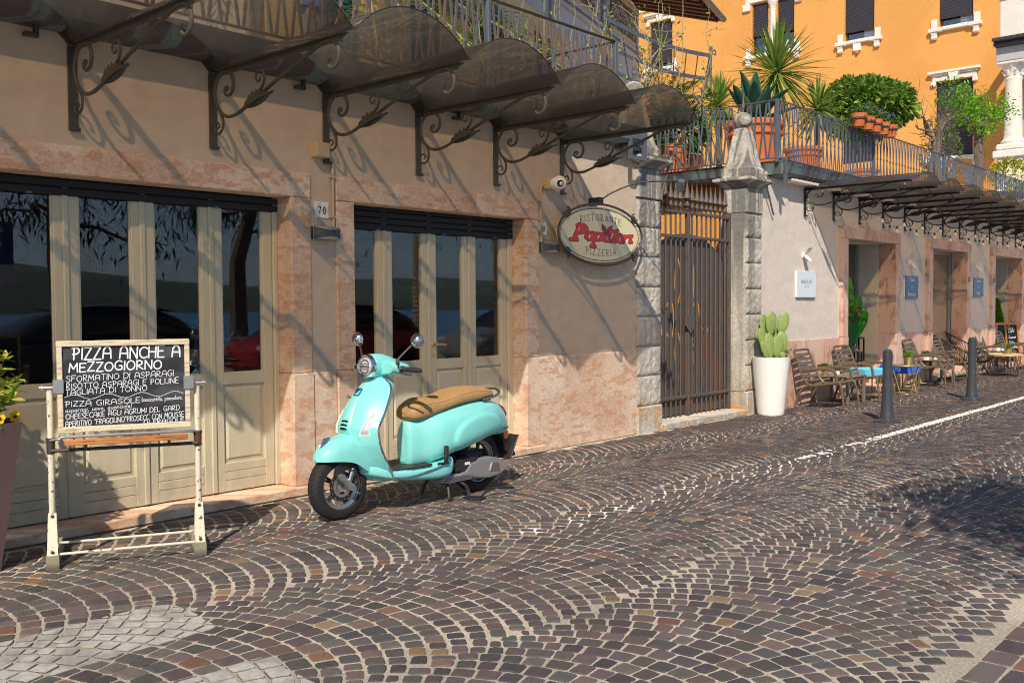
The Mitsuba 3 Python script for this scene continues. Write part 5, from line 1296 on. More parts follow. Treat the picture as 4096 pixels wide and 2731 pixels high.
for s_, nm in ((0, ''), (LW, '')):
    bo('post', MB().tube([(s_, .02, .20), (s_, .02, .98)], .0165, 12), 'mat_tube_cream', smooth=40)
    bo('clamp', MB().tube([(s_, .02, .63), (s_, .02, .715)], .022, 12).tube([(s_, .02, .70), (s_, .02, .717)], .025, 12), 'mat_old_iron' if s_ == 0 else 'mat_rust', smooth=40)
    ft = MB(); ft.add(np.array([[s_ + a * w, t, z] for (t, z, w) in ((-.065, .0, .034), (-.05, .07, .032), (.0, .10, .030), (.42, .08, .030), (.44, .0, .034)) for a in (-1, 1)]), [[0, 1, 3, 2], [2, 3, 5, 4], [4, 5, 7, 6], [6, 7, 9, 8]])
    for a in (0, 1): ft.add(np.array([[s_ + (2 * a - 1) * w, t, z] for (t, z, w) in ((-.065, .0, .034), (-.05, .07, .032), (.0, .10, .030), (.42, .08, .030), (.44, .0, .034))]), [[0, 1, 2], [0, 2, 3], [0, 3, 4]] if a else [[0, 2, 1], [0, 3, 2], [0, 4, 3]])
    bo('foot', ft, 'mat_concrete')
    for t0, t1 in ((-.045, .008), (.09, .032)):
        pv = np.array([[s_ - .028, t0, .075], [s_ + .028, t0, .075], [s_ + .021, t1, .30], [s_ - .021, t1, .30]]); pw = pv + np.array([0, .006 * (1 if t0 < 0 else -1), 0])
        pm = MB().add(np.vstack([pv, pw]), [[0, 1, 2, 3], [7, 6, 5, 4], [0, 4, 5, 1], [1, 5, 6, 2], [2, 6, 7, 3], [3, 7, 4, 0]])
        bo('foot_plate', pm, 'mat_tube_cream')
    bt = MB()
    for z, t in ((.095, -.042), (.285, .003)): bt.lathe([(0, 0), (.008, 0), (.009, -.005), (.0, -.007)], 10, (s_, t - .002, z), rotx(-PI / 2))
    bo('bolt', bt, 'mat_old_iron', kind='stuff')
    sg_ = 1 if s_ == 0 else -1
    bo('hinge_plate', MB().box(min(s_ + sg_ * .018, s_ + sg_ * .075), max(s_ + sg_ * .018, s_ + sg_ * .075), -.028, -.020, .965, 1.04, .003), 'mat_alu')
    bo('wing_nut', MB().tube([(s_ + sg_ * .02, 0, .997), (s_ - sg_ * .05, 0, .997)], .008, 8).box(s_ - sg_ * .035 - .008, s_ - sg_ * .035 + .008, -.004, .004, .98, 1.014, .003), 'mat_alu')
for t, z in ((-.02, .075), (.22, .085)):
    bo('floor_bar', MB().tube([(.0, t, z), (LW, t, z)], .0075, 8), 'mat_tube_cream', smooth=40)
bo('cross_bar', MB().tube([(0, -.005, .648), (LW, -.005, .648)], .010, 8), 'mat_old_iron', smooth=40)
bo('upper_bar', MB().tube(smooth_path([(0, .0, .705), (.05, -.02, .715), (.12, -.02, .722), (LW - .1, -.02, .722), (LW, 0, .715)], 5), .008, 8), 'mat_alu', smooth=40)
bo('chalk_tray', MB().box(.075, LW - .06, -.075, -.02, .680, .706, .003), 'mat_wood_orange', label='orange varnished wooden tray under the board')
for s_ in (.18, LW - .16): bo('tray_bracket', MB().box(s_ - .008, s_ + .008, -.04, -.02, .645, .682, .002), 'mat_old_iron')
S0, S1, Z0, Z1 = .045, LW - .045, .748, 1.250
bo('slate', MB().box(S0 + .022, S1 - .022, -.004, .006, Z0 + .02, Z1 - .02), 'mat_slate')
def slate_fn(p, n, uv):
    sm = fbm(p.x * 6, p.y * 6, p.z * 11, 3)
    return mix(mi.Color3f(.022, .025, .032), mi.Color3f(.06, .065, .075), smoothstep(.45, .8, sm))
mat('slate', prin(proc(slate_fn), .7, spec=.25))
bo('frame_rail', MB().box(S0 - .006, S1 + .006, -.018, .012, Z1 - .030, Z1 + .002, .003), 'mat_wood_worn')
bo('frame_rail', MB().box(S0 - .004, S1 + .008, -.018, .012, Z0 - .004, Z0 + .028, .003), 'mat_wood_worn')
bo('frame_stile', MB().box(S0 - .004, S0 + .024, -.0175, .012, Z0 + .0285, Z1 - .0305, .003), 'mat_wood_worn')
bo('frame_stile', MB().box(S1 - .022, S1 + .006, -.0175, .012, Z0 + .0285, Z1 - .0305, .003), 'mat_wood_worn')
# chalk lettering: (text, height, left, bottom, width, slope) in shares of the slate
sw, sh = S1 - S0 - .044, Z1 - Z0 - .04
bx0, bz0 = S0 + .022, Z0 + .02
TXT = [('PIZZA ANCHE A', .140, .085, .825, .875, .0, .0080), ('MEZZOGIORNO', .108, .055, .675, .75, .008, .0072), ('SFORMATINO DI ASPARAGI', .070, .03, .555, .875, .030, .0031), ('RISOTTO ASPARAGI E POLLINE', .066, .03, .468, .915, .028, .0031), ('TAGLIATA DI TONNO', .062, .02, .400, .66, .022, .0031),
       ('PIZZA GIRASOLE', .062, .02, .258, .60, .020, .0031), ('(mozzarella, pomodoro,', .055, .635, .285, .34, .03, .0022), ('asparagi, uovo, guanciole)', .052, .02, .190, .53, .04, .0022), ('CHEESECAKE AGLI AGRUMI DEL GARD', .060, .02, .108, .93, .045, .0029), ('APERITIVO "FRAGOLINO"PROSECC CON MOUSSE', .062, .015, .020, .97, .045, .0028), ('DI FRAGOLE', .050, .65, .006, .335, .02, .0028)]
ch = []
for i, (t, h, x, y, w, rise, lw) in enumerate(TXT):
    pls = strokes(t, h * sh, 0, 0, width=w * sw, jitter=.05, seed=i + 3, gap=.17, slant=.06)
    ch.append(ink([[(bx0 + x * sw + a, bz0 + y * sh + b + rise * a) for a, b in pl] for pl in pls], lw))
ch.append(sg.LineString([(bx0 + .01 + q * (sw - .02), bz0 + sh * (.372 + .028 * math.sin(q * 22))) for q in np.linspace(0, 1, 70)]).buffer(.0012))
mat('chalk', prin((.72, .76, .80), .9))
bo('chalk_writing', MB().prism(unary_union(ch), .0042, .0056, FRONT), 'mat_chalk', kind='stuff')

# ---------------------------------------------------------------- planter with variegated shrub and pansies
def frustum(hb, ht, z0, z1, wall=.02, c=(0, 0), R=None):
    m = MB()
    rings = [(hb, z0), (ht, z1), (ht - wall, z1), (hb - wall * .5, z0 + .25 * (z1 - z0))]
    P = np.array([[[sx * h, sy * h, z] for sx, sy in ((-1, -1), (1, -1), (1, 1), (-1, 1))] for h, z in rings])
    if R is not None: P = P @ R.T
    return m.grid(P + np.array([c[0], c[1], 0]), closed_v=True)
mat('planter_plum', prin(proc(lambda p, n, uv: mi.Color3f(.085, .055, .058) * (.8 + .4 * fbm(p.x * 3, p.y * 3, p.z * 3, 2))), .42))
PC = (1.955, 5.76)
pt = thing('square_planter', 'tall dark plum tapered square planter at the left of the menu board', 'planter')
obj('pot', frustum(.145, .245, 0, .815, .022, PC, rotz(-.12)), 'mat_planter_plum', pt)
obj('soil', MB().box(-.21, .21, -.21, .21, .72, .775, 0, rotz(-.12), (*PC, 0)), 'mat_soil', pt)
rs = np.random.RandomState(4)
sh_ = thing('variegated_shrub', 'yellow and green variegated shrub growing in the plum planter', 'shrub')
mcs, stems = [], MB()
for i in range(70):
    a, r = rs.uniform(0, 2 * PI), .26 * math.sqrt(rs.rand())
    tip = np.array([PC[0] + 1.15 * r * math.cos(a), PC[1] + 1.15 * r * math.sin(a), .90 + .34 * rs.rand() * (1 - (r / .34)**2) + .02])
    b0 = np.array([PC[0] + .3 * r * math.cos(a), PC[1] + .3 * r * math.sin(a), .77])
    stems.tube([b0, (b0 + tip) / 2 + [0, 0, .03], tip], .003, 5)
    for j in range(4):
        c = b0 + (tip - b0) * (.35 + .65 * j / 3)
        n = 9; az = rs.uniform(0, 6.3) + np.arange(n) * 2.4; el = np.radians(rs.uniform(-5, 60, n))
        d = np.stack([np.cos(az) * np.cos(el), np.sin(az) * np.cos(el), np.sin(el)], 1)
        mcs.append(leaf_blades(np.repeat(c[None], n, 0), d, rs.uniform(.055, .09, n), .028, lcol(rs, n, (.14, .27, .03), (.66, .64, .14)), .1, 3, .12, rs))
leaf_obj('leaves', merge_lc(mcs), sh_); obj('stems', stems, 'mat_bark', sh_)
for i, (dx, dy, z) in enumerate(((.10, -.25, .845), (.215, -.165, .84))):
    k = thing('pansy', 'yellow pansy with dark centre at the planter rim, ' + ('nearer the middle' if i == 0 else 'nearer the corner'), 'flower')
    c = np.array([PC[0] + dx, PC[1] + dy, z])
    a = np.linspace(0, 2 * PI, 6)[:5] + .3
    pe = MB()
    for q in a:
        u = np.array([math.cos(q), -.25, math.sin(q)]); u /= np.linalg.norm(u); v = np.cross(u, [.2, -1, .2]); v /= np.linalg.norm(v)
        pe.add(np.array([c] + [c + u * (.020 + .014 * math.cos(t)) + v * .016 * math.sin(t) + [0, -.004, 0] for t in np.linspace(0, 2 * PI, 10)]), [[0, j, j + 1] for j in range(1, 10)])
    obj('petals', pe, 'mat_pansy', k); obj('centre', MB().lathe([(0, .003), (.010, 0)], 8, c + [0, -.012, 0], rotx(PI / 2)), 'mat_ink_black', k)
    n = 10; d = sphere_dirs(rs, n, .3)
    leaf_obj('leaves', leaf_blades(np.repeat((c + [0, .02, -.03])[None], n, 0), d, .05, .03, lcol(rs, n, (.03, .09, .02), (.06, .16, .03)), .2, 2), k)
mat('pansy', {'type': 'twosided', 'bsdf': {'type': 'diffuse', 'reflectance': rgb((.78, .52, .02))}}, two=False)

# ---------------------------------------------------------------- bollards
def bollard(x, y, h, label):
    k = thing('bollard', label, 'bollard', 'grey metal bollards along the cafe terrace')
    obj('post', MB().lathe([(.088, .03), (.088, .075), (.082, .085), (.074, .16), (.062, .34), (.057, .5), (.057, h - .12), (.060, h - .10), (.060, h - .055), (.052, h - .05), (.056, h - .042), (.054, h - .02), (.036, h), (.0, h + .006)], 28, (x, y, 0)), 'mat_bollard', k, smooth=35)
    obj('base_plate', MB().lathe([(.155, -.01), (.155, .018), (.145, .026), (.10, .036), (.088, .05)], 28, (x, y, 0)), 'mat_bollard', k, smooth=35)
mat('bollard', prin(proc(lambda p, n, uv: mix(mi.Color3f(.062, .070, .085), mi.Color3f(.30, .31, .33), smoothstep(.80, .84, fbm(p.x * 60, p.y * 60, p.z * 40, 2)))), .38, metal=.35))
bollard(11.74, 4.38, .875, 'grey metal bollard standing before the blue stools')
bollard(15.20, 4.43, .92, 'grey metal bollard standing before the black string chairs')

# ---------------------------------------------------------------- cactus in white planter
CP = (11.60, 5.83)
cp = thing('round_planter', 'tall white round planter at the foot of the right gate pillar', 'planter')
obj('pot', MB().lathe([(.0, .0), (.155, .0), (.168, .02), (.215, .50), (.238, .742), (.240, .752), (.228, .752), (.222, .735), (.20, .55), (0, .55)], 40, (*CP, 0)), 'mat_white_gloss', cp, smooth=35)
obj('soil', MB().lathe([(0, .70), (.222, .70)], 20, (*CP, 0)), 'mat_soil', cp)
ck = thing('prickly_pear', 'prickly pear cactus with broad flat pads in the white planter', 'cactus')
def cact_fn(p, n, uv):
    f = fbm(p.x * 12, p.y * 12, p.z * 12, 3)
    d, _, _ = voronoi((p.x + p.y * .6) * 26, p.z * 26)
    c = mix(mi.Color3f(.15, .24, .065), mi.Color3f(.27, .34, .10), f)
    return mix(c, mi.Color3f(.42, .40, .20), smoothstep(.14, .06, d) * .8)
mat('cactus', prin(proc(cact_fn), .5))
def pad(c, w, h, yaw, tilt, lean, th=.022):
    s = trimesh.creation.icosphere(3, 1.0); v = np.array(s.vertices)
    q = (v[:, 2] + 1) / 2
    v = v * np.array([w / 2, th, h / 2]); v[:, 0] *= (.55 + .62 * np.clip(q, 0, 1) ** .7); v[:, 2] += h / 2
    R = rotz(yaw) @ roty(lean) @ rotx(tilt)
    return trimesh.Trimesh(v @ R.T + np.array(c), s.faces, process=False)
for c, w, h, yaw, tilt, lean in (((-.10, -.05, .72), .15, .34, -.6, .0, -.10), ((-.02, -.10, .72), .16, .30, -.7, .05, .02), ((.08, -.08, .74), .17, .34, -.8, 0, .12), ((-.14, .0, .80), .13, .34, -.5, 0, -.25), ((-.10, -.04, 1.02), .16, .32, -.6, .02, .06),
        ((-.11, .04, 1.03), .13, .27, -.4, 0, -.06), ((.05, .03, .98), .16, .29, -.7, .0, .02), ((.14, -.06, 1.02), .16, .31, -.9, 0, .20), ((.13, .05, .76), .14, .40, -.3, .1, .28), ((-.17, -.04, .73), .10, .24, -.5, 0, -.35), ((.0, -.16, .71), .08, .11, -.7, .1, .0), ((.20, .0, 1.0), .10, .18, -.9, 0, .35), ((-.05, .1, .75), .16, .42, -.2, -.1, 0)):
    obj('pad', pad((CP[0] + c[0], CP[1] + c[1], c[2]), w, h, yaw, tilt, lean), 'mat_cactus', ck, smooth=True)
n = 60; b = np.array([CP[0] + .12, CP[1] - .14, .76]) + rs.normal(size=(n, 3)) * [.06, .04, .05]
leaf_obj('small_leaves', leaf_blades(b, sphere_dirs(rs, n, .3), .05, .02, lcol(rs, n, (.03, .10, .02), (.08, .20, .03)), .1, 2), ck)
# ---------------------------------------------------------------- cafe furniture
mat('resin', prin((.115, .085, .056), .42)); mat('resin_grey', prin((.15, .125, .105), .45))
def arm_chair():
    """slatted armchair; faces -y, feet on z = 0, centred on x = 0, back feet at y = 0"""
    P = {}
    hw = .265
    side = []
    for s in (-1, 1):
        x = s * hw
        fr = MB()
        back = smooth_path([(x * .93, .02, .76), (x * .95, -.01, .70), (x * .98, -.09, .48), (x, -.16, .36), (x, -.24, .315), (x, -.40, .335), (x, -.58, .365), (x, -.63, .350), (x * 1.02, -.665, .20), (x * 1.04, -.69, 0)], 6)
        fr.tube(back, .0165, 8)
        fr.tube(smooth_path([(x, -.20, .325), (x, -.10, .26), (x * 1.02, -.03, .12), (x * 1.04, .0, 0)], 6), .0165, 8)
        P.setdefault('side_frame', []).append(fr)
        ar = MB().tube(smooth_path([(x * .985, -.105, .505), (x * 1.02, -.16, .525), (x * 1.03, -.35, .545), (x * 1.03, -.50, .540), (x * 1.02, -.555, .515), (x * 1.01, -.575, .45), (x, -.585, .37)], 6), .0165, 8, flat=1.25)
        P.setdefault('armrest', []).append(ar)
    P['top_rail'] = [MB().tube(smooth_path([(-hw * .93, .02, .755), (-hw * .85, .03, .785), (0, .035, .79), (hw * .85, .03, .785), (hw * .93, .02, .755)], 5), .0165, 8)]
    P['front_rail'] = [MB().tube([(-hw, -.60, .362), (hw, -.60, .362)], .0145, 8)]
    sl = []
    path = [(.012, .725), (-.008, .665), (-.03, .605), (-.05, .548), (-.072, .49), (-.10, .43), (-.135, .375), (-.185, .330), (-.245, .312), (-.31, .318), (-.375, .328), (-.44, .338), (-.505, .35), (-.56, .358)]
    for i, (y, z) in enumerate(path):
        j = min(i + 1, len(path) - 1); k = max(i - 1, 0)
        d = np.array([0, path[j][0] - path[k][0], path[j][1] - path[k][1]]); d /= np.linalg.norm(d)
        xs = np.linspace(-hw * .96, hw * .96, 7); sag = .018 * (1 - (xs / hw)**2)
        nn = np.array([0, -d[2], d[1]])
        c = np.array([[x, y, z] for x in xs]) + np.outer(sag, -np.abs(nn) * [0, -1, 1])
        w = .020; t = .005
        ring = np.stack([c + d * w + nn * t, c - d * w + nn * t, c - d * w - nn * t, c + d * w - nn * t], 1)
        sl.append(MB().grid(ring, closed_v=True))
    P['slat'] = sl
    return P
AC = {k: [mikit.ply(m.get_mesh(), 'mat_resin', smooth=40) for m in v] for k, v in arm_chair().items()}
def place_chair(x, y, rz, label, s=1.0):
    k = thing('slatted_armchair', label, 'chair', 'brown slatted armchairs along the cafe wall')
    X = T().translate([x, y, 0]).rotate([0, 0, 1], rz).scale(s)
    for nm, lst in AC.items():
        for i, d in enumerate(lst): scene[key_of(nm, k)] = {**d, 'to_world': X}
place_chair(12.845, 5.97, 2, 'brown slatted armchair nearest the cactus planter')
place_chair(14.27, 6.00, -2, 'brown slatted armchair left of the light blue stool')
place_chair(17.22, 6.06, 3, 'brown slatted armchair behind the gold wire table')
place_chair(18.62, 6.08, -3, 'brown slatted armchair just left of the black string chairs')
place_chair(21.35, 6.10, 2, 'brown slatted armchair behind the black string chairs, left of the standing menu board')
place_chair(22.75, 6.10, 0, 'brown slatted armchair before the standing menu board')
place_chair(24.9, 6.10, 0, 'brown slatted armchair at the right edge of the photo')
def low_table(x0, x1, y0, y1, h, label):
    k = thing('low_table', label, 'table', 'low brown tables between the armchairs')
    obj('tabletop', MB().box(x0, x1, y0, y1, h - .022, h, .006), 'mat_resin_grey', k)
    obj('apron', MB().box(x0 + .03, x1 - .03, y0 + .02, y0 + .04, h - .06, h - .0225).box(x0 + .03, x1 - .03, y1 - .04, y1 - .02, h - .06, h - .0225), 'mat_resin_grey', k, kind='stuff')
    for a in (x0 + .006, x1 - .056):
        for b in (y0 + .006, y1 - .046): obj('leg', MB().box(a, a + .05, b, b + .04, 0, h - .0225, .006), 'mat_resin_grey', k)
low_table(13.29, 13.93, 5.50, 6.04, .40, 'low brown table holding a potted plant between the first two armchairs')
low_table(17.62, 18.30, 5.62, 6.06, .42, 'low brown table holding a potted plant between the third and fourth armchairs')
low_table(21.85, 22.45, 5.66, 6.06, .42, 'low brown table farther along between two armchairs')
def round_wire_table(x, y, r, h, top, wire, label, hair=False):
    k = thing('round_side_table', label, 'table')
    obj('tabletop', MB().lathe([(0, h - .02), (r, h - .02), (r + .006, h - .01), (r, h), (0, h)], 36, (x, y, 0)), top, k, smooth=30)
    if hair: obj('tray_rim', MB().lathe([(r - .03, h), (r - .02, h + .02), (r, h + .02), (r + .006, h)], 36, (x, y, 0)), top, k, smooth=30)
    n = 8 if not hair else 26
    for i in range(n if not hair else 0):
        a = 2 * PI * i / n; b = a + (.78 if i % 2 else -.78)
        obj('leg', MB().tube([(x + r * .92 * math.cos(a), y + r * .92 * math.sin(a), h - .02), (x + r * .8 * math.cos(b), y + r * .8 * math.sin(b), .008)], .006, 6), wire, k, smooth=True)
    if hair:
        for i in range(n):
            a = 2 * PI * i / n
            obj('wire', MB().tube([(x + r * .95 * math.cos(a), y + r * .95 * math.sin(a), h - .02), (x + r * .72 * math.cos(a), y + r * .72 * math.sin(a), .006)], .0035, 5), wire, k, smooth=True)
    rr = r * (.8 if not hair else .72); q = np.linspace(0, 2 * PI, 33)
    obj('floor_ring', MB().tube(np.stack([x + rr * np.cos(q), y + rr * np.sin(q), np.full(33, .008)], 1), .006, 6, cap=False), wire, k, smooth=True)
round_wire_table(15.62, 5.55, .235, .455, 'mat_brass', 'mat_brass', 'small round gold table on crossed wire legs')
round_wire_table(20.5, 5.38, .31, .42, 'mat_wood_pale', 'mat_black_iron', 'round table with pale wooden tray top on a black wire basket base', True)
mat('brass', prin((.46, .36, .17), .35, metal=.75)); mat('wood_pale', prin((.56, .40, .20), .5))
def velvet(c): return prin(c, .8, sheen=1.0)
mat('velvet_light', velvet((.10, .42, .62))); mat('velvet_dark', velvet((.02, .10, .52)))
def hex_stool(x, y, r, z, th, m, label):
    k = thing('hexagonal_stool', label, 'stool')
    a = np.radians(np.arange(6) * 60 + 12)
    hx = sg.Polygon([(x + r * math.cos(q), y + r * math.sin(q)) for q in a])
    mm = MB()
    for i in range(4):
        o0, o1 = .02 * (1 - math.cos(PI / 2 * i / 4)), 0
        mm.prism(hx.buffer(-.022 * (1 - math.cos(PI / 2 * (i + 1) / 4))), z + th - .022 + .022 * math.sin(PI / 2 * i / 4), z + th - .022 + .022 * math.sin(PI / 2 * (i + 1) / 4) + .0003)
    mm.prism(hx, z, z + th - .021)
    obj('cushion', mm, m, k)
    for i, q in enumerate(a):
        obj('leg', MB().box(x + r * .93 * math.cos(q) - .009, x + r * .93 * math.cos(q) + .009, y + r * .93 * math.sin(q) - .009, y + r * .93 * math.sin(q) + .009, .02, z - .003, .002), 'mat_brass', k)
    obj('base_plate', MB().prism(hx.buffer(-.01), .003, .02), 'mat_brass', k)
hex_stool(15.08, 5.92, .34, .29, .125, 'mat_velvet_light', 'light blue velvet hexagonal stool on gold legs')
hex_stool(16.25, 5.86, .34, .29, .125, 'mat_velvet_dark', 'royal blue velvet hexagonal stool on gold legs behind the bollard')
# black string chairs: an egg-shaped ring, cords to a small seat ring, rod legs
def string_chair(x, y, rz, label):
    k = thing('string_chair', label, 'chair', 'black string chairs')
    R = rotz(rz)
    q = np.linspace(0, 2 * PI, 49)[:-1]
    top = np.stack([.36 * np.sin(q), -.02 - .40 * np.cos(q) * 1.0, .62 + .26 * (np.cos(q) * -1) * -1], 1)
    top[:, 1] = .02 + .44 * np.cos(q); top[:, 2] = .61 + .24 * np.cos(q)
    low = np.stack([.17 * np.sin(q), -.06 + .15 * np.cos(q), np.full(48, .26)], 1)
    tw = lambda p: p @ R.T + np.array([x, y, 0])
    cl = lambda p: np.vstack([p, p[:1]])
    obj('rim', MB().tube(tw(cl(top)), .013, 7, cap=False), 'mat_black_iron', k, smooth=True)
    obj('seat_ring', MB().tube(tw(cl(low)), .010, 6, cap=False), 'mat_black_iron', k, smooth=True)
    for i in range(0, 48):
        t = np.linspace(0, 1, 5)[:, None]; p = top[i] * (1 - t) + low[i] * t; p[:, 2] -= (.05 * np.sin(PI * t))[:, 0]
        obj('cord', MB().tube(tw(p), .0045, 4), 'mat_black', k)
    obj('seat_net', MB().tube(tw(np.array([low[0], low[24]])), .005, 4).tube(tw(np.array([low[12], low[36]])), .005, 4), 'mat_black', k, kind='stuff')
    for sx, sy in ((-1, -1), (1, -1), (-1, 1), (1, 1)):
        obj('leg', MB().tube(tw(np.array([[.12 * sx, -.06 + .10 * sy, .27], [.30 * sx, -.06 + .30 * sy, .01]])), .009, 6), 'mat_black_iron', k, smooth=True)
string_chair(19.45, 5.98, .35, 'black string chair with a round leaning back, left one of two')
string_chair(20.45, 6.0, .35, 'black string chair with a round leaning back, right one of two')
# potted plants on the tables
def grass_pot(x, y, z, h, r, m, label, kind='grass', seed=1):
    k = thing('potted_plant', label, 'potted plant')
    obj('pot', MB().lathe([(0, z), (r * .9, z), (r, z + .01), (r, z + h), (r * .9, z + h), (r * .88, z + h * .8), (0, z + h * .8)], 20, (x, y, 0)), m, k, smooth=35)
    g = np.random.RandomState(seed)
    if kind == 'grass':
        n = 80; b = np.array([x, y, z + h * .85]) + np.column_stack([g.normal(0, r * .4, n), g.normal(0, r * .4, n), np.zeros(n)])
        d = sphere_dirs(g, n, 0); d[:, 2] = 1.4 + g.rand(n); leaf_obj('blades', leaf_blades(b, d, g.uniform(.10, .17, n), .009, lcol(g, n, (.06, .20, .015), (.16, .34, .04)), .15, 3, .1), k)
    else:
        n = 220; d = sphere_dirs(g, n, .5); b = np.array([x, y, z + h]) + d * [.10, .10, .045] * g.rand(n, 1) ** .5
        leaf_obj('leaves', leaf_blades(b, sphere_dirs(g, n, .4), g.uniform(.035, .06, n), .018, lcol(g, n, (.025, .09, .03), (.10, .22, .06)), .1, 1, .1, g), k)
grass_pot(13.42, 5.90, .40, .11, .05, 'mat_brass', 'bushy green plant in a gold pot on the first low table', 'bush', 1)
grass_pot(15.80, 5.56, .455, .115, .055, 'mat_brass', 'spiky grass plant in a gold pot on the gold wire table', 'grass', 2)
grass_pot(17.78, 5.95, .42, .10, .05, 'mat_white_paint', 'bushy green plant in a white pot on the low table behind the gold table', 'bush', 3)
grass_pot(20.62, 5.35, .42, .11, .06, 'mat_brass', 'leafy plant in a gold pot on the pale wooden tray table', 'grass', 4)
grass_pot(21.98, 5.90, .42, .10, .05, 'mat_white_paint', 'bushy plant in a pot on the farthest low table', 'bush', 5)
for x, y, z, lb in ((13.62, 5.80, .40, 'small white card holder beside the plant on the first low table'), (17.98, 5.85, .42, 'small white card holder beside the plant on the second low table'), (22.15, 5.85, .42, 'small white card holder on the farthest low table')):
    tag_ = thing('card_holder', lb, 'card holder')
    obj('cube', MB().box(x - .035, x + .035, y - .02, y + .02, z + .001, z + .055, .004), 'mat_white_gloss', tag_)
    obj('printed_card', MB().box(x - .025, x + .025, y - .0215, y - .0203, z + .012, z + .045), 'mat_sign_pale', tag_)
# things in the first portal: banana plant, lanterns, crate
mat('crate_wood', prin(proc(lambda p, n, uv: mix(mi.Color3f(.34, .17, .065), mi.Color3f(.20, .09, .035), fbm(p.x * 4, p.y * 40, p.z * 30, 3))), .7))
cr = thing('wooden_crate', 'low wooden crate stool under the lantern in the first portal', 'crate')
obj('top_board', MB().box(15.55, 16.42, 6.42, 6.66, .425, .46, .003), 'mat_crate_wood', cr)
for i in range(3): obj('side_board', MB().box(15.57, 16.40, 6.43, 6.65, .095 + .11 * i, .195 + .11 * i, .004), 'mat_crate_wood', cr)
def lantern(x, y, z, w, h, label):
    k = thing('metal_lantern', label, 'lantern', 'black framed lanterns in the first portal')
    for a in (-w, w):
        for b in (-w * .7, w * .7): obj('post', MB().box(x + a - .012, x + a + .012, y + b - .012, y + b + .012, z, z + h, .002), 'mat_black_iron', k)
    for zz in (z + .0105, z + h - .012):
        obj('frame', MB().box(x - w + .0125, x + w - .0125, y - w * .7 - .010, y - w * .7 + .010, zz - .01, zz + .01).box(x - w + .0125, x + w - .0125, y + w * .7 - .010, y + w * .7 + .010, zz - .01, zz + .01), 'mat_black_iron', k, kind='stuff')
    obj('lid', MB().lathe([(w * 1.0, z + h + .001), (w * .5, z + h + .03), (w * .3, z + h + .05), (0, z + h + .06)], 4, (x, y, 0), None), 'mat_alu', k)
    q = np.linspace(0, PI, 14); obj('handle', MB().tube(np.stack([x + .05 * np.cos(q), np.full(14, y), z + h + .05 + .09 * np.sin(q)], 1), .006, 6), 'mat_chrome', k, smooth=True)
    obj('candle', MB().lathe([(0, z + .02), (.035, z + .02), (.035, z + h * .35), (0, z + h * .35)], 14, (x, y, 0)), 'mat_white_paint', k, smooth=35)
lantern(16.12, 6.53, .462, .105, .40, 'tall black framed lantern standing on the wooden crate')
lantern(15.66, 6.36, .092, .085, .55, 'black framed lantern standing on the floor beside the banana plant')
bp = thing('banana_plant', 'banana plant with broad glossy leaves in the first portal', 'banana plant')
obj('trunk', MB().tube([(15.40, 6.50, .09), (15.41, 6.5, .45), (15.43, 6.5, .75), (15.44, 6.5, 1.0)], [.055, .05, .04, .025], 10), 'mat_bark', bp, smooth=True)
def big_leaf(base, tip, w, bend, side, seed, col):
    g = np.random.RandomState(seed)
    t = np.linspace(0, 1, 16); b, e = np.array(base), np.array(tip)
    C = b + (e - b) * t[:, None] + np.outer(np.sin(PI * t) * bend, [0, -.4, .3])
    s = np.array(side, float); s /= np.linalg.norm(s)
    pf = (np.sin(PI * np.clip(t * .86 + .10, 0, 1)) ** .55) * w / 2
    up = np.cross(s, (e - b) / np.linalg.norm(e - b))
    row = []
    for k_ in np.linspace(-1, 1, 9):
        row.append(C + np.outer(pf * k_, s) + np.outer(pf * abs(k_) ** 1.2 * .35 + .006 * np.sin(t * 60 + abs(k_) * 4) * abs(k_), up))
    P = np.stack(row, 1)
    V = P.reshape(-1, 3); m = MB().grid(P).get_mesh()
    c = np.array(col) * (1 + .35 * np.tile(np.abs(np.linspace(-1, 1, 9)) < .1, 16)[:, None])
    return m, np.clip(c, 0, 1)
for i, (b, t, w, be, sd, cl) in enumerate([((15.44, 6.5, .95), (15.47, 6.42, 1.86), .27, .02, (1, -.3, 0), (.10, .36, .05)), ((15.45, 6.5, .9), (15.9, 6.42, 1.56), .24, .08, (.6, -.6, -.3), (.05, .20, .05)), ((15.42, 6.48, .62), (15.42, 6.33, 1.30), .34, .02, (1, -.35, 0), (.03, .13, .045)), ((15.5, 6.5, .72), (16.10, 6.38, 1.30), .22, .10, (.5, -.7, -.4), (.03, .24, .03)), ((15.5, 6.5, .78), (15.85, 6.5, 1.28), .2, .05, (.6, -.6, 0), (.03, .12, .03)), ((15.46, 6.52, 1.2), (15.98, 6.6, 1.42), .16, .08, (.4, -.7, -.4), (.02, .08, .025))]):
    m, c = big_leaf(b, t, w, be, sd, i, cl)
    obj('leaf', m, 'mat_leaf_gloss', bp, smooth=True, color=c)
mat('leaf_gloss', {'type': 'principledthin', 'base_color': VC, 'roughness': .28, 'diff_trans': .5, 'spec_trans': 0.0}, two=False)
g = np.random.RandomState(9); n = 60; b = np.array([15.52, 6.32, 1.28]) + g.normal(size=(n, 3)) * [.09, .05, .07]
leaf_obj('flower_head', leaf_blades(b, sphere_dirs(g, n, .2), .08, .045, lcol(g, n, (.16, .26, .03), (.36, .42, .07)), .1, 2), bp, kind='stuff')
th = thing('thuja', 'small cone-shaped thuja in the third portal behind the standing menu board', 'conifer')
g = np.random.RandomState(12); n = 2600; t = g.rand(n) ** .8; az = g.uniform(0, 2 * PI, n); rr = .34 * (1 - t) ** .8 * (.75 + .3 * g.rand(n)) + .02
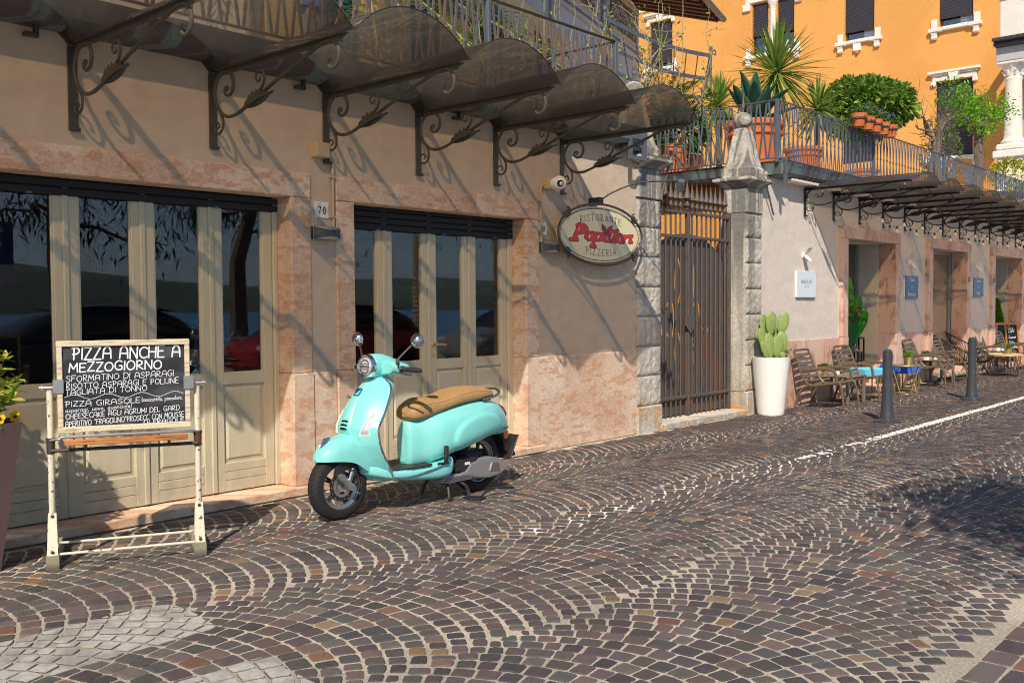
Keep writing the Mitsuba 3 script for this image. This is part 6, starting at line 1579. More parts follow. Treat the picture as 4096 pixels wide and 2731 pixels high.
b = np.stack([24.0 + rr * np.cos(az), 6.50 + rr * .6 * np.sin(az), .55 + .92 * t], 1); d = np.stack([np.cos(az) * .5, np.sin(az) * .5, np.ones(n)], 1) + g.normal(size=(n, 3)) * .25
leaf_obj('crown', leaf_blades(b, d, .09, .022, lcol(g, n, (.03, .12, .012), (.13, .30, .025)), 0, 1, .1, g), th)
obj('trunk', MB().tube([(24.0, 6.5, .09), (24.0, 6.5, 1.3)], [.03, .01], 6), 'mat_bark', th)
obj('pot', MB().lathe([(0, .09), (.16, .09), (.22, .5), (.2, .5), (0, .45)], 20, (24.0, 6.5, 0)), 'mat_terracotta', th, smooth=35)
ab = thing('standing_menu_board', 'black chalk board in an orange wooden frame standing before the third portal', 'menu board')
RA = rotz(-.25) @ rotx(-.10)
ta = (23.75, 6.12, 0)
for a, bq in ((-.46, -.40), (.40, .46)): obj('frame_stile', MB().box(a, bq, -.015, .02, .03, .99, .003, RA, ta), 'mat_wood_orange', ab)
for z0, z1 in ((.93, .99), (.20, .26)): obj('frame_rail', MB().box(-.399, .399, -.014, .019, z0, z1, .003, RA, ta), 'mat_wood_orange', ab)
obj('divider', MB().box(-.10, -.04, -.014, .019, .261, .929, .003, RA, ta), 'mat_wood_orange', ab)
obj('slate', MB().box(-.399, -.101, -.004, .008, .261, .929, 0, RA, ta).box(-.039, .399, -.004, .008, .261, .929, 0, RA, ta), 'mat_black', ab, kind='stuff')
ln = []
for i, (tx, w, z) in enumerate((('Oggi', .22, .83), ('Caff', .26, .76), ('Sweet', .30, .62), ('Salty', .22, .50), ('Aperitivo', .34, .40))): ln.append(ink(strokes(tx, .07, .03, z, width=w, slant=.2, jitter=.05, seed=i), .008))
obj('chalk_writing', MB().prism(unary_union(ln), .0045, .006, RA @ FRONT, ta), 'mat_chalk', ab, kind='stuff')
gm_ = lab(key_of('artificial_grass'), 'strip of artificial green grass at the foot of the shop window', 'grass', kind='stuff')
g = np.random.RandomState(3); n = 2500; b = np.column_stack([g.uniform(18.6, 20.6, n), g.uniform(5.95, 6.10, n), np.full(n, .004)]); d = sphere_dirs(g, n, 1.2); d[:, 2] = np.abs(d[:, 2])
V, c = leaf_blades(b, d, .05, .012, lcol(g, n, (.06, .15, .02), (.14, .26, .05)), .1, 1)
scene[gm_] = mikit.ply(V, 'mat_leaf', color=c)
# ---------------------------------------------------------------- terrace railings of crossed flat bars
def baluster_mesh(h=.735, w=.052):
    m = MB()
    for s in (-1, 1):
        m.bar((s * w, .004 * s, h), (s * .008, .004 * s, h * .48), .026, .007, (0, 1, 0)); m.bar((s * .008, .004 * s, h * .48), (s * w, .004 * s, 0), .026, .007, (0, 1, 0))
    m.lathe([(0, -.02), (.014, -.02), (.014, .02), (0, .02)], 8, (0, 0, h * .48))
    return m
BAL = {m: mikit.ply(baluster_mesh().get_mesh(), m) for m in ('mat_grey_iron', 'mat_rail_rust')}
def railing(label, pts, z0, z1, m, posts=()):
    k = thing('terrace_railing', label, 'railing')
    n_ = 0
    for (a, b) in zip(pts[:-1], pts[1:]):
        a, b = np.array(a, float), np.array(b, float); L = np.linalg.norm(b - a); ang = math.degrees(math.atan2(b[1] - a[1], b[0] - a[0]))
        obj('top_rail', MB().bar((*a, z1), (*b, z1), .042, .012), m if m != 'mat_rail_rust' else 'mat_dark', k)
        obj('bottom_rail', MB().bar((*a, z0), (*b, z0), .036, .012), m, k)
        n = max(1, int(L / .135))
        for i in range(n):
            if n_ >= 296: break
            p = a + (b - a) * (i + .5) / n
            scene[key_of('baluster', k)] = {**BAL[m], 'to_world': T().translate([p[0], p[1], z0 + .006]).rotate([0, 0, 1], ang)}; n_ += 1
    for p in posts: obj('post', MB().box(p[0] - .022, p[0] + .022, p[1] - .022, p[1] + .022, z0 - .06, z1 + .012, .004), 'mat_grey_iron', k)
railing('rusty terrace railing of crossed flat bars above the restaurant canopies', [(0.5, 5.96), (8.36, 5.96), (8.36, 12.5)], 3.38, 4.16, 'mat_rail_rust', [(8.36, 5.96), (6.42, 5.96), (4.6, 5.96), (2.8, 5.96)])
railing('grey terrace railing of crossed flat bars above the cafe and along the alley', [(12.0, 12.5), (12.0, 5.95), (30.0, 5.95)], 3.36, 4.12, 'mat_grey_iron', [(12.0, 5.95), (15.3, 5.95), (18.6, 5.95), (21.9, 5.95), (25.2, 5.95), (28.5, 5.95)])

# ---------------------------------------------------------------- terracotta pots and plants
def pot(x, y, z, r, h, label, deco=False):
    k = thing('terracotta_pot', label, 'pot')
    pr = [(0, z), (r * .66, z), (r * .70, z + .02), (r * .86, z + h * .70), (r * .88, z + h * .74), (r * .95, z + h * .75), (r * .95, z + h * .79), (r * .90, z + h * .80), (r * .92, z + h * .88), (r * 1.0, z + h * .90), (r * 1.0, z + h * .985), (r * .97, z + h), (r * .88, z + h), (r * .86, z + h * .9), (0, z + h * .9)]
    obj('body', MB().lathe(pr, 40, (x, y, 0)), 'mat_terracotta', k, smooth=32)
    if deco:
        dm = MB(); g = np.random.RandomState(int(x * 7))
        for i in range(26):
            a = i * 2 * PI / 26; zz = z + h * (.58 - .14 * abs(math.sin(i * PI / 5.2))); rr = r * (.66 + .2 * (zz - z) / (h * .72)) + .004
            b = trimesh.creation.icosphere(1, .028 * r / .4); dm.mesh(b, None, (x + rr * math.cos(a), y + rr * math.sin(a), zz))
        obj('relief_garland', dm, 'mat_terracotta', k, smooth=True, kind='stuff')
    obj('soil', MB().lathe([(0, z + h * .93), (r * .86, z + h * .93)], 20, (x, y, 0)), 'mat_soil', k)
    return k
TZ = 3.30
pot(13.48, 7.05, TZ + .02, .45, .84, 'largest terracotta pot, holding the agave at the terrace corner')
pot(12.62, 7.95, TZ, .25, .52, 'terracotta pot with relief, above the iron gate left of the big agave pot', True)
pot(14.5, 6.75, TZ, .30, .56, 'wide pale terracotta pot with relief behind the railing right of the terrace corner', True)
pot(13.15, 8.0, TZ, .22, .42, 'small terracotta pot behind the stone finial of the right pillar')
pot(17.2, 6.9, TZ, .30, .5, 'terracotta pot behind the railing below the five hanging pots')
pot(20.0, 7.0, TZ, .40, .45, 'broad terracotta pot behind the railing under the bare twisted tree')
pot(22.9, 6.68, TZ, .35, .45, 'terracotta pot behind the railing under the leafy small tree')
g = np.random.RandomState(21)
ag = thing('agave', 'dark blue green agave with thick pointed leaves in the largest terracotta pot', 'agave')
lv = []
for i in range(13):
    a = i * 2.4 + .3; el = math.radians([84, 76, 70, 66, 60, 58, 52, 48, 44, 40, 36, 30, 34][i]); L = .98 * (1 - .02 * i) * g.uniform(.85, 1.1)
    d = np.array([math.cos(a) * math.cos(el), math.sin(a) * math.cos(el), math.sin(el)]); s = np.array([-math.sin(a), math.cos(a), 0]); up = np.cross(s, d) * -1
    t = np.linspace(0, 1, 14); pf = .125 * np.sin(PI * np.clip(.22 + t * .76, 0, 1)) ** .8; pf[-1] = .003
    C = np.array([13.48, 7.05, 4.05]) + np.outer(t * L, d) + np.outer((t**2.2) * .16 * (1 if i % 3 else -.6), [d[0], d[1], -.6])
    rows = [C + np.outer(pf * q, s) + np.outer(pf * (abs(q) ** 1.6) * .55, up) for q in np.linspace(-1, 1, 7)]
    m = MB().grid(np.stack(rows, 1)).get_mesh()
    col = np.tile([.045, .12, .085], (len(m.vertices), 1)) * g.uniform(.8, 1.25); ed = np.tile(np.array([1, 0, 0, 0, 0, 0, 1.0]), 14); col = col * (1 - ed[:, None]) + np.array([.16, .24, .15]) * ed[:, None]
    obj('leaf', m, 'mat_leaf_gloss', ag, smooth=True, color=col)
def yucca(x, y, z0, zc, L, n, label, seed, heads=1):
    r_ = np.random.RandomState(seed)
    k = thing('yucca', label, 'yucca')
    for h in range(heads):
        c = (x + .12 * h, y, zc - .25 * h)
        obj('trunk', MB().tube([(x, y, z0), (x + .03, y, (z0 + zc) / 2), c], [.06, .05, .045], 8), 'mat_bark', k, smooth=True)
        leaf_obj('leaf_rosette', rosette(r_, c, n, L, .042, -55, 86, .22, (.09, .20, .035), (.36, .46, .10), 5), k, kind='stuff')
yucca(16.1, 8.0, TZ, 5.50, .95, 210, 'tallest spiky yucca rising above the agave', 1)
yucca(15.3, 8.7, TZ, 4.92, .62, 110, 'smaller spiky yucca left of the agave', 2)
yucca(16.9, 7.6, TZ, 4.92, .62, 130, 'spiky yucca between the agave and the round bush', 3)
def bushy(x, y, z, rx, ry, rz, n, L, W, ca, cb, label, name='bush', cat='bush', seed=1, stem=True, lump=.25):
    r_ = np.random.RandomState(seed); k = thing(name, label, cat)
    d = sphere_dirs(r_, n, .15); f = 1 + lump * (meshkit.fbm(d * 2.6 + seed, 3, seed) - .5) * 2
    b = np.array([x, y, z]) + d * [rx, ry, rz] * (f * (.62 + .38 * r_.rand(n) ** .35))[:, None]
    dd = d + r_.normal(size=(n, 3)) * .55 + [0, 0, .1]
    leaf_obj('foliage', leaf_blades(b, dd, L * r_.uniform(.7, 1.25, n), W, lcol(r_, n, ca, cb), .1, 2, .12, r_), k)
    if stem:
        sm = MB()
        for i in range(14):
            e = np.array([x, y, z]) + sphere_dirs(r_, 1, .2)[0] * [rx * .8, ry * .8, rz * .8]; sm.tube([(x + r_.normal() * .08, y + r_.normal() * .08, max(TZ, z - rz * 1.4)), (np.array([x, y, z]) + e) / 2 - [0, 0, .1], e], [.03, .018, .006], 5)
        obj('branches', sm, 'mat_bark', k)
    return k
bushy(18.3, 7.25, 5.12, .86, .82, .52, 3800, .15, .085, (.07, .18, .03), (.34, .46, .10), 'big round glossy green bush behind the hanging pots', seed=5)
for i, x in enumerate((14.28, 14.64, 14.94, 15.24, 15.56)):
    k = thing('hanging_pot', f'{ORD[i]} of five small terracotta pots hooked on the railing, counted from the left', 'flower pot', 'terracotta pots hooked on the terrace railing')
    r0 = .115 if i == 0 else .10
    zt = 4.235
    obj('body', MB().lathe([(0, zt - .19), (r0 * .66, zt - .19), (r0 * .86, zt - .065), (r0, zt - .06), (r0 * 1.02, zt), (r0 * .92, zt), (r0 * .9, zt - .03), (0, zt - .03)], 22, (x, 5.78, 0)), 'mat_terracotta', k, smooth=32)
    q = np.linspace(0, 2 * PI, 25); obj('hook_ring', MB().tube(np.stack([x + (r0 * .96) * np.cos(q), 5.78 + r0 * .96 * np.sin(q), np.full(25, zt - .075)], 1), .008, 6, cap=False).tube([(x, 5.78 + r0, zt - .075), (x, 5.95, zt - .075)], .007, 5), 'mat_grey_iron', k)
    r_ = np.random.RandomState(40 + i); n = 120; d = sphere_dirs(r_, n, .7); b = np.array([x, 5.78, zt]) + d * [.14, .12, .16] * r_.rand(n, 1)
    leaf_obj('foliage', leaf_blades(b, d + r_.normal(size=(n, 3)) * .4, .07, .028, lcol(r_, n, (.05, .12, .03), (.17, .26, .08)), .1, 1, .1, r_), k)
    n = 5; d = sphere_dirs(r_, n, .8); pb = []
    for c in np.array([x, 5.76, zt + .03]) + d * [.13, .11, .13]: pb.append(leaf_blades(np.repeat(c[None], 5, 0), np.array([[math.cos(t), -.3, math.sin(t)] for t in np.arange(5) * 1.2566]), .026, .022, np.tile([.22, .20, .62], (5, 1)), 0, 1, .0))
    leaf_obj('blue_flowers', merge_lc(pb), k)
# small leafy tree, bare twisted tree, shoots
def limb(m, a, b, r0, r1, g, wob=.08, n=6):
    a, b = np.array(a, float), np.array(b, float); t = np.linspace(0, 1, n)[:, None]
    p = a + (b - a) * t + g.normal(size=(n, 3)) * wob * np.sin(PI * t) * np.linalg.norm(b - a) * .5
    m.tube(p, np.linspace(r0, r1, n), 7); return p
st_ = thing('small_leafy_tree', 'small pruned tree with fresh green leaves before the white column', 'tree')
g = np.random.RandomState(8); m = MB(); tips = []
bx_, by_ = 22.95, 6.62
p = limb(m, (bx_, by_, TZ), (bx_ + .05, by_, 5.05), .11, .10, g, .03)
for e, r in (((bx_ - 1.0, by_ + .1, 5.50), .06), ((bx_ + .7, by_, 5.62), .075), ((bx_ - .3, by_ + .3, 5.85), .055), ((bx_ + 1.35, by_ - .1, 5.66), .05), ((bx_ + .4, by_ + .4, 5.9), .045)):
    q = limb(m, p[-1], e, r, r * .5, g, .16)
    for _ in range(7):
        t = q[g.randint(2, 6)]; e2 = t + sphere_dirs(g, 1, .5)[0] * g.uniform(.25, .6) * [1.2, .8, .8]; limb(m, t, e2, .022, .008, g, .15, 4); tips.append(e2)
    tips.append(q[-1])
obj('trunk', m, 'mat_bark', st_, smooth=50)
lc = []
for t in tips:
    n = 60; b = t + g.normal(size=(n, 3)) * [.13, .13, .085]; lc.append(leaf_blades(b, sphere_dirs(g, n, .1), g.uniform(.07, .12, n), .038, lcol(g, n, (.07, .26, .02), (.30, .56, .05)), .15, 1, .1, g))
leaf_obj('crown', merge_lc(lc), st_)
bt = thing('bare_twisted_tree', 'bare twisted tree with thin spiky twigs left of the small leafy tree', 'tree')
g = np.random.RandomState(18); m = MB(); x0, y0 = 20.2, 6.7
p = limb(m, (x0, y0, TZ), (x0 + .1, y0, 4.75), .06, .05, g, .06); p2 = limb(m, (x0 + .35, y0, TZ), (x0 + .45, y0, 4.95), .09, .07, g, .1)
for e in ((x0 - .9, y0, 4.85), (x0 - .5, y0 + .2, 5.2), (x0 + .4, y0, 5.25), (x0 + .9, y0, 5.05), (x0 - .2, y0, 4.55), (x0 + 1.3, y0, 5.3), (x0 + 1.1, y0 + .2, 4.7)):
    q = limb(m, (p if e[0] < x0 + .2 else p2)[-1], e, .035, .012, g, .2)
    for _ in range(9): t = q[g.randint(1, 6)]; limb(m, t, t + sphere_dirs(g, 1, .35)[0] * g.uniform(.25, .65), .008, .003, g, .1, 4)
obj('branches', m, 'mat_bark', bt, smooth=50)
bushy(21.4, 6.9, 4.55, .55, .4, .75, 700, .08, .03, (.10, .15, .04), (.28, .34, .10), 'thin grey green shrub at the foot of the dark shutter', 'shrub', 'shrub', 31)
bushy(24.4, 6.3, 4.35, .9, .4, .32, 900, .11, .04, (.22, .28, .03), (.52, .50, .08), 'yellow green shrub spilling over the railing under the small leafy tree', 'shrub', 'shrub', 32, False)
bushy(12.75, 7.9, 4.02, .38, .35, .28, 500, .22, .05, (.02, .09, .02), (.07, .18, .04), 'dark green strappy plant in the pot above the gate', 'potted_plant', 'plant', 33, False)
bushy(14.1, 9.4, 3.85, 1.3, .3, .24, 900, .09, .04, (.14, .22, .02), (.42, .46, .06), 'low yellow green hedge of citrus leaves seen through the alley railing', 'hedge', 'hedge', 34, False)
bushy(15.0, 7.6, 3.95, .5, .4, .55, 500, .06, .015, (.16, .19, .11), (.32, .34, .22), 'wispy grey green shrub behind the railing left of the large pot', 'shrub', 'shrub', 36)
for i, (dx, dz) in enumerate(((0, 3.62), (.13, 3.57), (.05, 3.53))):
    k = thing('lemon', ['uppermost yellow lemon by the low hedge above the gate', 'yellow lemon right of the uppermost one above the gate', 'lowest yellow lemon by the low hedge above the gate'][i], 'lemon')
    obj('fruit', MB().lathe([(0, -.05), (.018, -.042), (.036, 0), (.022, .038), (.008, .048), (0, .05)], 12, (13.0 + dx, 8.4, dz + .05)), 'mat_pansy', k, smooth=True)
# cycad left of the pergola, behind the last canopy
cy = thing('cycad', 'cycad palm with stiff feathered fronds behind the left pillar finial', 'palm')
def frond(c, az, el, L, droop, g, ca, cb, n=34, lw=.024, ll=.34):
    t = np.linspace(.12, 1, n); d = np.array([math.cos(az) * math.cos(el), math.sin(az) * math.cos(el), math.sin(el)])
    P = np.array(c) + np.outer(t * L, d) - np.outer(t**2 * droop * L, [0, 0, 1.0]) - np.outer(t**2 * droop * L * .2, [-d[0], -d[1], 0])
    tg = np.gradient(P, axis=0); tg /= np.linalg.norm(tg, axis=1, keepdims=True)
    s = np.cross(tg, [0, 0, 1.0]); s /= np.linalg.norm(s, axis=1, keepdims=True) + 1e-6; u = np.cross(s, tg)
    out = []
    for sg_ in (1, -1):
        dd = s * sg_ * .8 + tg * .62 + u * (.28 + .1 * g.randn(n, 1))
        l = ll * L * np.sin(PI * np.clip(t * .9 + .08, 0, 1)) ** .6 * g.uniform(.9, 1.1, n)
        out.append(leaf_blades(P, dd, l, lw, lcol(g, n, ca, cb, .7), .22, 2, .1))
    return merge_lc(out), P
g = np.random.RandomState(51); fr_l = []
for i in range(22):
    f, P = frond((13.9, 8.9, 4.42), i * 2.4, math.radians(g.uniform(5, 70)), 1.15, .28, g, (.03, .10, .015), (.13, .24, .04), 26, .03, .22); fr_l.append(f)
leaf_obj('fronds', merge_lc(fr_l), cy); obj('trunk', MB().tube([(13.9, 8.9, TZ), (13.9, 8.9, 4.45)], [.16, .13], 9), 'mat_bark', cy)
# large date palm behind the restaurant terrace
pm = thing('date_palm', 'large date palm with long arching fronds behind the restaurant railing', 'palm')
g = np.random.RandomState(52)
PC2 = (9.4, 11.2, 6.3)
for i in range(46):
    f, P = frond(PC2, i * 2.4 + g.uniform(-.2, .2), math.radians(g.uniform(-28, 68)), g.uniform(2.9, 3.6), g.uniform(.30, .55), g, (.06, .12, .025), (.34, .38, .10), 52, .034, .17)
    k = leaf_obj('frond', f, pm); obj('rachis', MB().tube(P, np.linspace(.022, .006, len(P)), 5), 'mat_rachis', k)
mat('rachis', prin((.30, .28, .12), .6))
obj('trunk', MB().tube([(PC2[0] + .05, PC2[1], TZ), (PC2[0] + .1, PC2[1], 5), (PC2[0], PC2[1], 6.35)], [.34, .30, .36], 14), 'mat_bark', pm, smooth=40)
# budding climber shoots at the end of the rusty railing
vn = thing('budding_climber', 'tangle of pale bare shoots with fresh green buds behind the corner of the rusty railing', 'climber')
g = np.random.RandomState(61); m = MB(); lc = []
for i in range(36):
    a = np.array([g.uniform(9.0, 14.2), g.uniform(8.0, 9.2), 3.5]); h = g.uniform(1.2, 3.1)
    vert = i % 2 == 0
    e = a + ([g.uniform(-.15, .25), 0, h] if vert else [g.uniform(-.5, 1.3), g.uniform(-.4, .4), h * .75])
    q = limb(m, a, e,   .010 if vert else .013, .004, g, .05 if vert else .12, 9)
    for _ in range(5): t = q[g.randint(2, 9)]; q2 = limb(m, t, t + sphere_dirs(g, 1, .6)[0] * g.uniform(.2, .6), .006, .003, g, .1, 4); lc.append(leaf_blades(q2 + g.normal(size=q2.shape) * .02, sphere_dirs(g, 4, .5), .05, .03, lcol(g, 4, (.20, .30, .02), (.48, .52, .05)), .0, 1))
    n = 44; ii = g.randint(0, 9, n); b = q[ii] + g.normal(size=(n, 3)) * [.03, .03, .12]; lc.append(leaf_blades(b, sphere_dirs(g, n, .5), g.uniform(.04, .08, n), .035, lcol(g, n, (.20, .30, .02), (.48, .52, .05)), 0, 1, .1, g))
obj('shoots', m, 'mat_shoot', vn); leaf_obj('buds', merge_lc(lc), vn)
mat('shoot', prin((.30, .26, .19), .8))
# iron pergola
pg = thing('iron_pergola', 'dark iron pergola of curved flat rails before the orange building', 'pergola')
for i, (y, z) in enumerate(((9.0, 5.88), (9.9, 5.85), (10.8, 5.82))):
    dx = (y - 9) * 1.55
    pts = np.array([[12.3 + dx + q * 3.25, y, z - .34 * 0 - .30 * q * 0 - .26 * math.sin(q * PI / 2) * 0 + (-.10 * math.sin(PI * q)) ] for q in np.linspace(0, 1, 14)])
    P2 = np.stack([pts + [0, 0, .035], pts - [0, 0, .035], pts - [0, -.01, .035], pts + [0, .01, .035]], 1); obj('curved_rail', MB().grid(P2, closed_v=True), 'mat_grey_iron', pg)
for i in range(9):
    q = i / 8; x = 12.4 + q * 3.1
    obj('cross_rod', MB().tube([(x, 9.0, 5.86 - .1 * math.sin(PI * q)), (x + 2.8, 10.8, 5.80 - .1 * math.sin(PI * q))], .011, 5), 'mat_rail_rust', pg)
for x, y in ((15.55, 9.0), (18.3, 10.8), (12.35, 9.0)): obj('post', MB().tube([(x, y, TZ), (x, y, 5.96)], .022, 8).lathe([(0, 5.95), (.035, 5.97), (.04, 6.0), (.03, 6.04), (0, 6.05)], 10, (x, y, 0)), 'mat_grey_iron', pg)
obj('end_rail', MB().bar((15.55, 9.0, 5.86), (18.35, 10.8, 5.80), .06, .05), 'mat_grey_iron', pg)
for x, y, z in ((15.55, 9.0, 5.9), (17.0, 9.93, 5.87), (18.35, 10.8, 5.84)):
    s2 = spiral(.14, .05, .07, .02, 200, -160, 16); obj('scroll_end', MB().tube(np.vstack([[[x, y, z]], np.column_stack([x + s2[:, 0], np.full(16, y), z + s2[:, 1]])]), .012, 6), 'mat_grey_iron', pg)
wt = thing('wall_trellis', 'row of bent iron hoops of a bench before the orange wall', 'trellis')
for i in range(9):
    x = 15.2 + i * .27; q = np.linspace(0, 1, 12); obj('hoop', MB().tube(np.column_stack([x + .22 * np.sin(PI * q), np.full(12, 9.9), 3.95 + .85 * q]), .012, 5), 'mat_grey_iron', wt)
obj('rail', MB().bar((15.0, 9.9, 3.95), (17.6, 9.9, 3.95), .03, .06), 'mat_grey_iron', wt)
dl = thing('table_lantern', 'small blue roofed lantern seen through the rusty railing at the left', 'lantern')
obj('glass_body', MB().box(4.90, 5.02, 6.55, 6.67, 3.66, 3.88, .004), 'mat_grey_frame', dl)
obj('roof', MB().lathe([(.13, 3.88), (.12, 3.90), (.06, 3.95), (.025, 3.98), (.02, 4.02), (0, 4.06)], 4, (4.96, 6.61, 0), rotz(.4)), 'mat_blue_roof', dl)
obj('stand', MB().box(4.93, 4.99, 6.58, 6.64, 3.29, 3.66), 'mat_grey_iron', dl)
mat('blue_roof', prin((.05, .12, .45), .25, clearcoat=.6))
# ---------------------------------------------------------------- villa with painted frieze, orange building, alley wall
def ortho(d): return np.array([[d[0], -d[1], 0], [d[1], d[0], 0], [0, 0, 1.0]])
a163 = math.radians(16.3); VR = ortho((math.cos(a163), math.sin(a163))); VT = np.array([20.0, 13.56, 0])
vl = thing('frieze_villa', 'pale villa with a painted scroll frieze under a wooden eave, behind the railing', 'building')
def vo(name, m, mt, par=None, **k):
    me = m.get_mesh(); me = trimesh.Trimesh(np.array(me.vertices) @ VR.T + VT, me.faces, process=False)
    return obj(name, me, mt, par or vl, **k)
mat('villa_plaster', prin(proc(lambda p, n, uv: mix(mi.Color3f(.47, .45, .47), mi.Color3f(.40, .385, .40), fbm(p.x * 2, p.y * 2, p.z * 2, 3))), .85))
mat('villa_yellow', prin(proc(lambda p, n, uv: mix(mi.Color3f(.62, .48, .25), mi.Color3f(.54, .40, .20), fbm(p.x * 1.4, p.y * 1.4, p.z * 1.4, 3))), .85))
mat('frieze_gold', prin((.55, .44, .26), .8)); mat('frieze_brown', prin((.17, .12, .085), .85)); mat('frieze_relief', prin((.42, .35, .27), .85))
vo('wall', MB().box(-14, 0, 0, 6, 3.3, 8.60), 'mat_villa_plaster')
vo('lower_wall', MB().box(-14, -5.0, -.05, -.002, 3.3, 6.9), 'mat_villa_yellow')
for i in range(5):
    s1 = -.22 - i * 2.9; s0 = s1 - 1.85
    k = key_of('frieze_panel', vl)
    me = MB().box(s0, s1, -.03, -.001, 7.72, 8.40).get_mesh(); scene[k] = mikit.ply(trimesh.Trimesh(np.array(me.vertices) @ VR.T + VT, me.faces, process=False), 'mat_frieze_brown')
    vo('gold_border', MB().box(s0 - .1, s1 + .1, -.045, -.031, 8.42, 8.56).box(s0 - .1, s1 + .1, -.045, -.031, 7.58, 7.70), 'mat_frieze_gold', k, kind='stuff')
    rl = MB(); n = 5
    for j in range(n):
        cx, cz = s0 + (j + .5) * (s1 - s0) / n, 8.06 + (.06 if j % 2 else -.06)
        s2 = spiral(cx, cz, .20, .04, (0 if j % 2 else 180), (0 if j % 2 else 180) + 560 * (1 if j % 2 else -1), 26)
        rl.tube(np.column_stack([s2[:, 0], np.full(26, -.035), s2[:, 1]]), np.linspace(.035, .02, 26), 6)
        for q in range(6): rl.tube([(cx + .20 * math.cos(q), -.035, cz + .22 * math.sin(q)), (cx + .27 * math.cos(q + .3), -.04, cz + .30 * math.sin(q + .3))], [.035, .008], 5)
    vo('scroll_relief', rl, 'mat_frieze_relief', k, kind='stuff')
    pk = vo('pilaster', MB().box(s0 - .62, s0 - .40, -.06, -.001, 3.3, 8.6), 'mat_grey_frame')
for z in (7.50, 7.36): vo('cornice', MB().box(-14, .06, -.08, -.001, z, z + .07, .01), 'mat_villa_plaster')
for i in range(4):
    s1 = -5.6 - i * 2.2
    k = vo('shutter', MB().box(s1 - .8, s1, -.075, -.052, 4.6, 6.5), 'mat_teal_shutter')
    for j in range(22): vo('louvre', MB().box(s1 - .76, s1 - .04, -.10, -.074, 4.68 + .08 * j, 4.73 + .08 * j, 0), 'mat_teal_shutter', k)
mat('teal_shutter', prin((.015, .085, .095), .5))
# roof with rafters
mat('rafter_wood', prin(proc(lambda p, n, uv: mix(mi.Color3f(.16, .055, .025), mi.Color3f(.09, .032, .018), fbm(p.x * 9, p.y * 9, p.z * 20, 2))), .7))
rk = vo('roof', MB().add(np.array([[-15, -1.6, 8.62], [1.75, -1.6, 8.62], [1.75, 3, 9.9], [-15, 3, 9.9], [-15, -1.6, 8.70], [1.75, -1.6, 8.70], [1.75, 3, 9.98], [-15, 3, 9.98]]), [[3, 2, 1, 0], [4, 5, 6, 7], [0, 1, 5, 4], [1, 2, 6, 5], [2, 3, 7, 6], [3, 0, 4, 7]]), 'mat_rafter_wood')
for i in range(40):
    s = 1.6 - .38 * i
    vo('rafter', MB().add(np.array([[s - .05, -1.55, 8.52], [s + .05, -1.55, 8.52], [s + .05, 0.5, 9.09], [s - .05, .5, 9.09], [s - .05, -1.55, 8.625], [s + .05, -1.55, 8.625], [s + .05, .5, 9.195], [s - .05, .5, 9.195]]), [[3, 2, 1, 0], [4, 5, 6, 7], [0, 1, 5, 4], [1, 2, 6, 5], [2, 3, 7, 6], [3, 0, 4, 7]]), 'mat_rafter_wood', rk)
vo('gutter', MB().tube([(-15, -1.66, 8.62), (1.8, -1.66, 8.62)], .075, 10), 'mat_grey_iron', rk)
vo('gutter', MB().tube([(1.8, -1.66, 8.62), (1.8, 3, 9.9)], .06, 10), 'mat_grey_iron', rk)

ob = thing('orange_building', 'tall orange building with dark roller shutters and white stone window trim', 'building')
XO = 32.0
mat('orange', prin(proc(lambda p, n, uv: mix(mi.Color3f(.64, .31, .080), mi.Color3f(.59, .28, .070), smoothstep(.35, .65, fbm(p.y * .7, p.z * .7, 0.0, 4))) * (.95 + .10 * fbm(p.y * 20, p.z * 20, 0.0, 2))), .85))
mat('white_stone', bump(prin(proc(lambda p, n, uv: mix(mi.Color3f(.72, .69, .63), mi.Color3f(.60, .565, .50), fbm(p.x * 5, p.y * 5, p.z * 5, 3))), .8), lambda p, n, uv: fbm(p.x * 20, p.y * 20, p.z * 20, 2) * .01))
mat('slat_dark', prin((.040, .036, .046), .45)); mat('win_frame', prin((.035, .025, .022), .4))
YO0, YO1 = 8.02, 26.0
wins = [(20.17, 21.18, 10.50, 12.28, 'l1'), (16.22, 16.85, 10.30, 12.10, 'l2'), (15.25, 15.89, 10.28, 12.06, 'l2b'), (12.46, 13.46, 10.15, 12.6, 'w3'), (9.41, 10.42, 10.04, 12.5, 'w4'), (9.38, 10.49, 6.0, 8.36, 'w5'), (12.46, 13.5, 6.1, 8.36, 'w6')]
wpoly = sg.box(YO0, 2.0, YO1, 15.0)
for a, b, c, d, _ in wins: wpoly = wpoly.difference(sg.box(a, c, b, d))
OR = np.array([[0, 0, 1.0], [1, 0, 0], [0, 1, 0]])                        # drawing (y, z), extruded along +x
obj('wall', MB().prism(wpoly, XO, XO + .35, OR), 'mat_orange', ob)
obj('return_wall', MB().box(XO + .36, XO + 12, YO0, YO0 + .3, 2, 15), 'mat_orange', ob)
drop = {'l1': .13, 'l2': .42, 'l2b': .40, 'w3': .14, 'w4': .13, 'w5': .0, 'w6': .0}
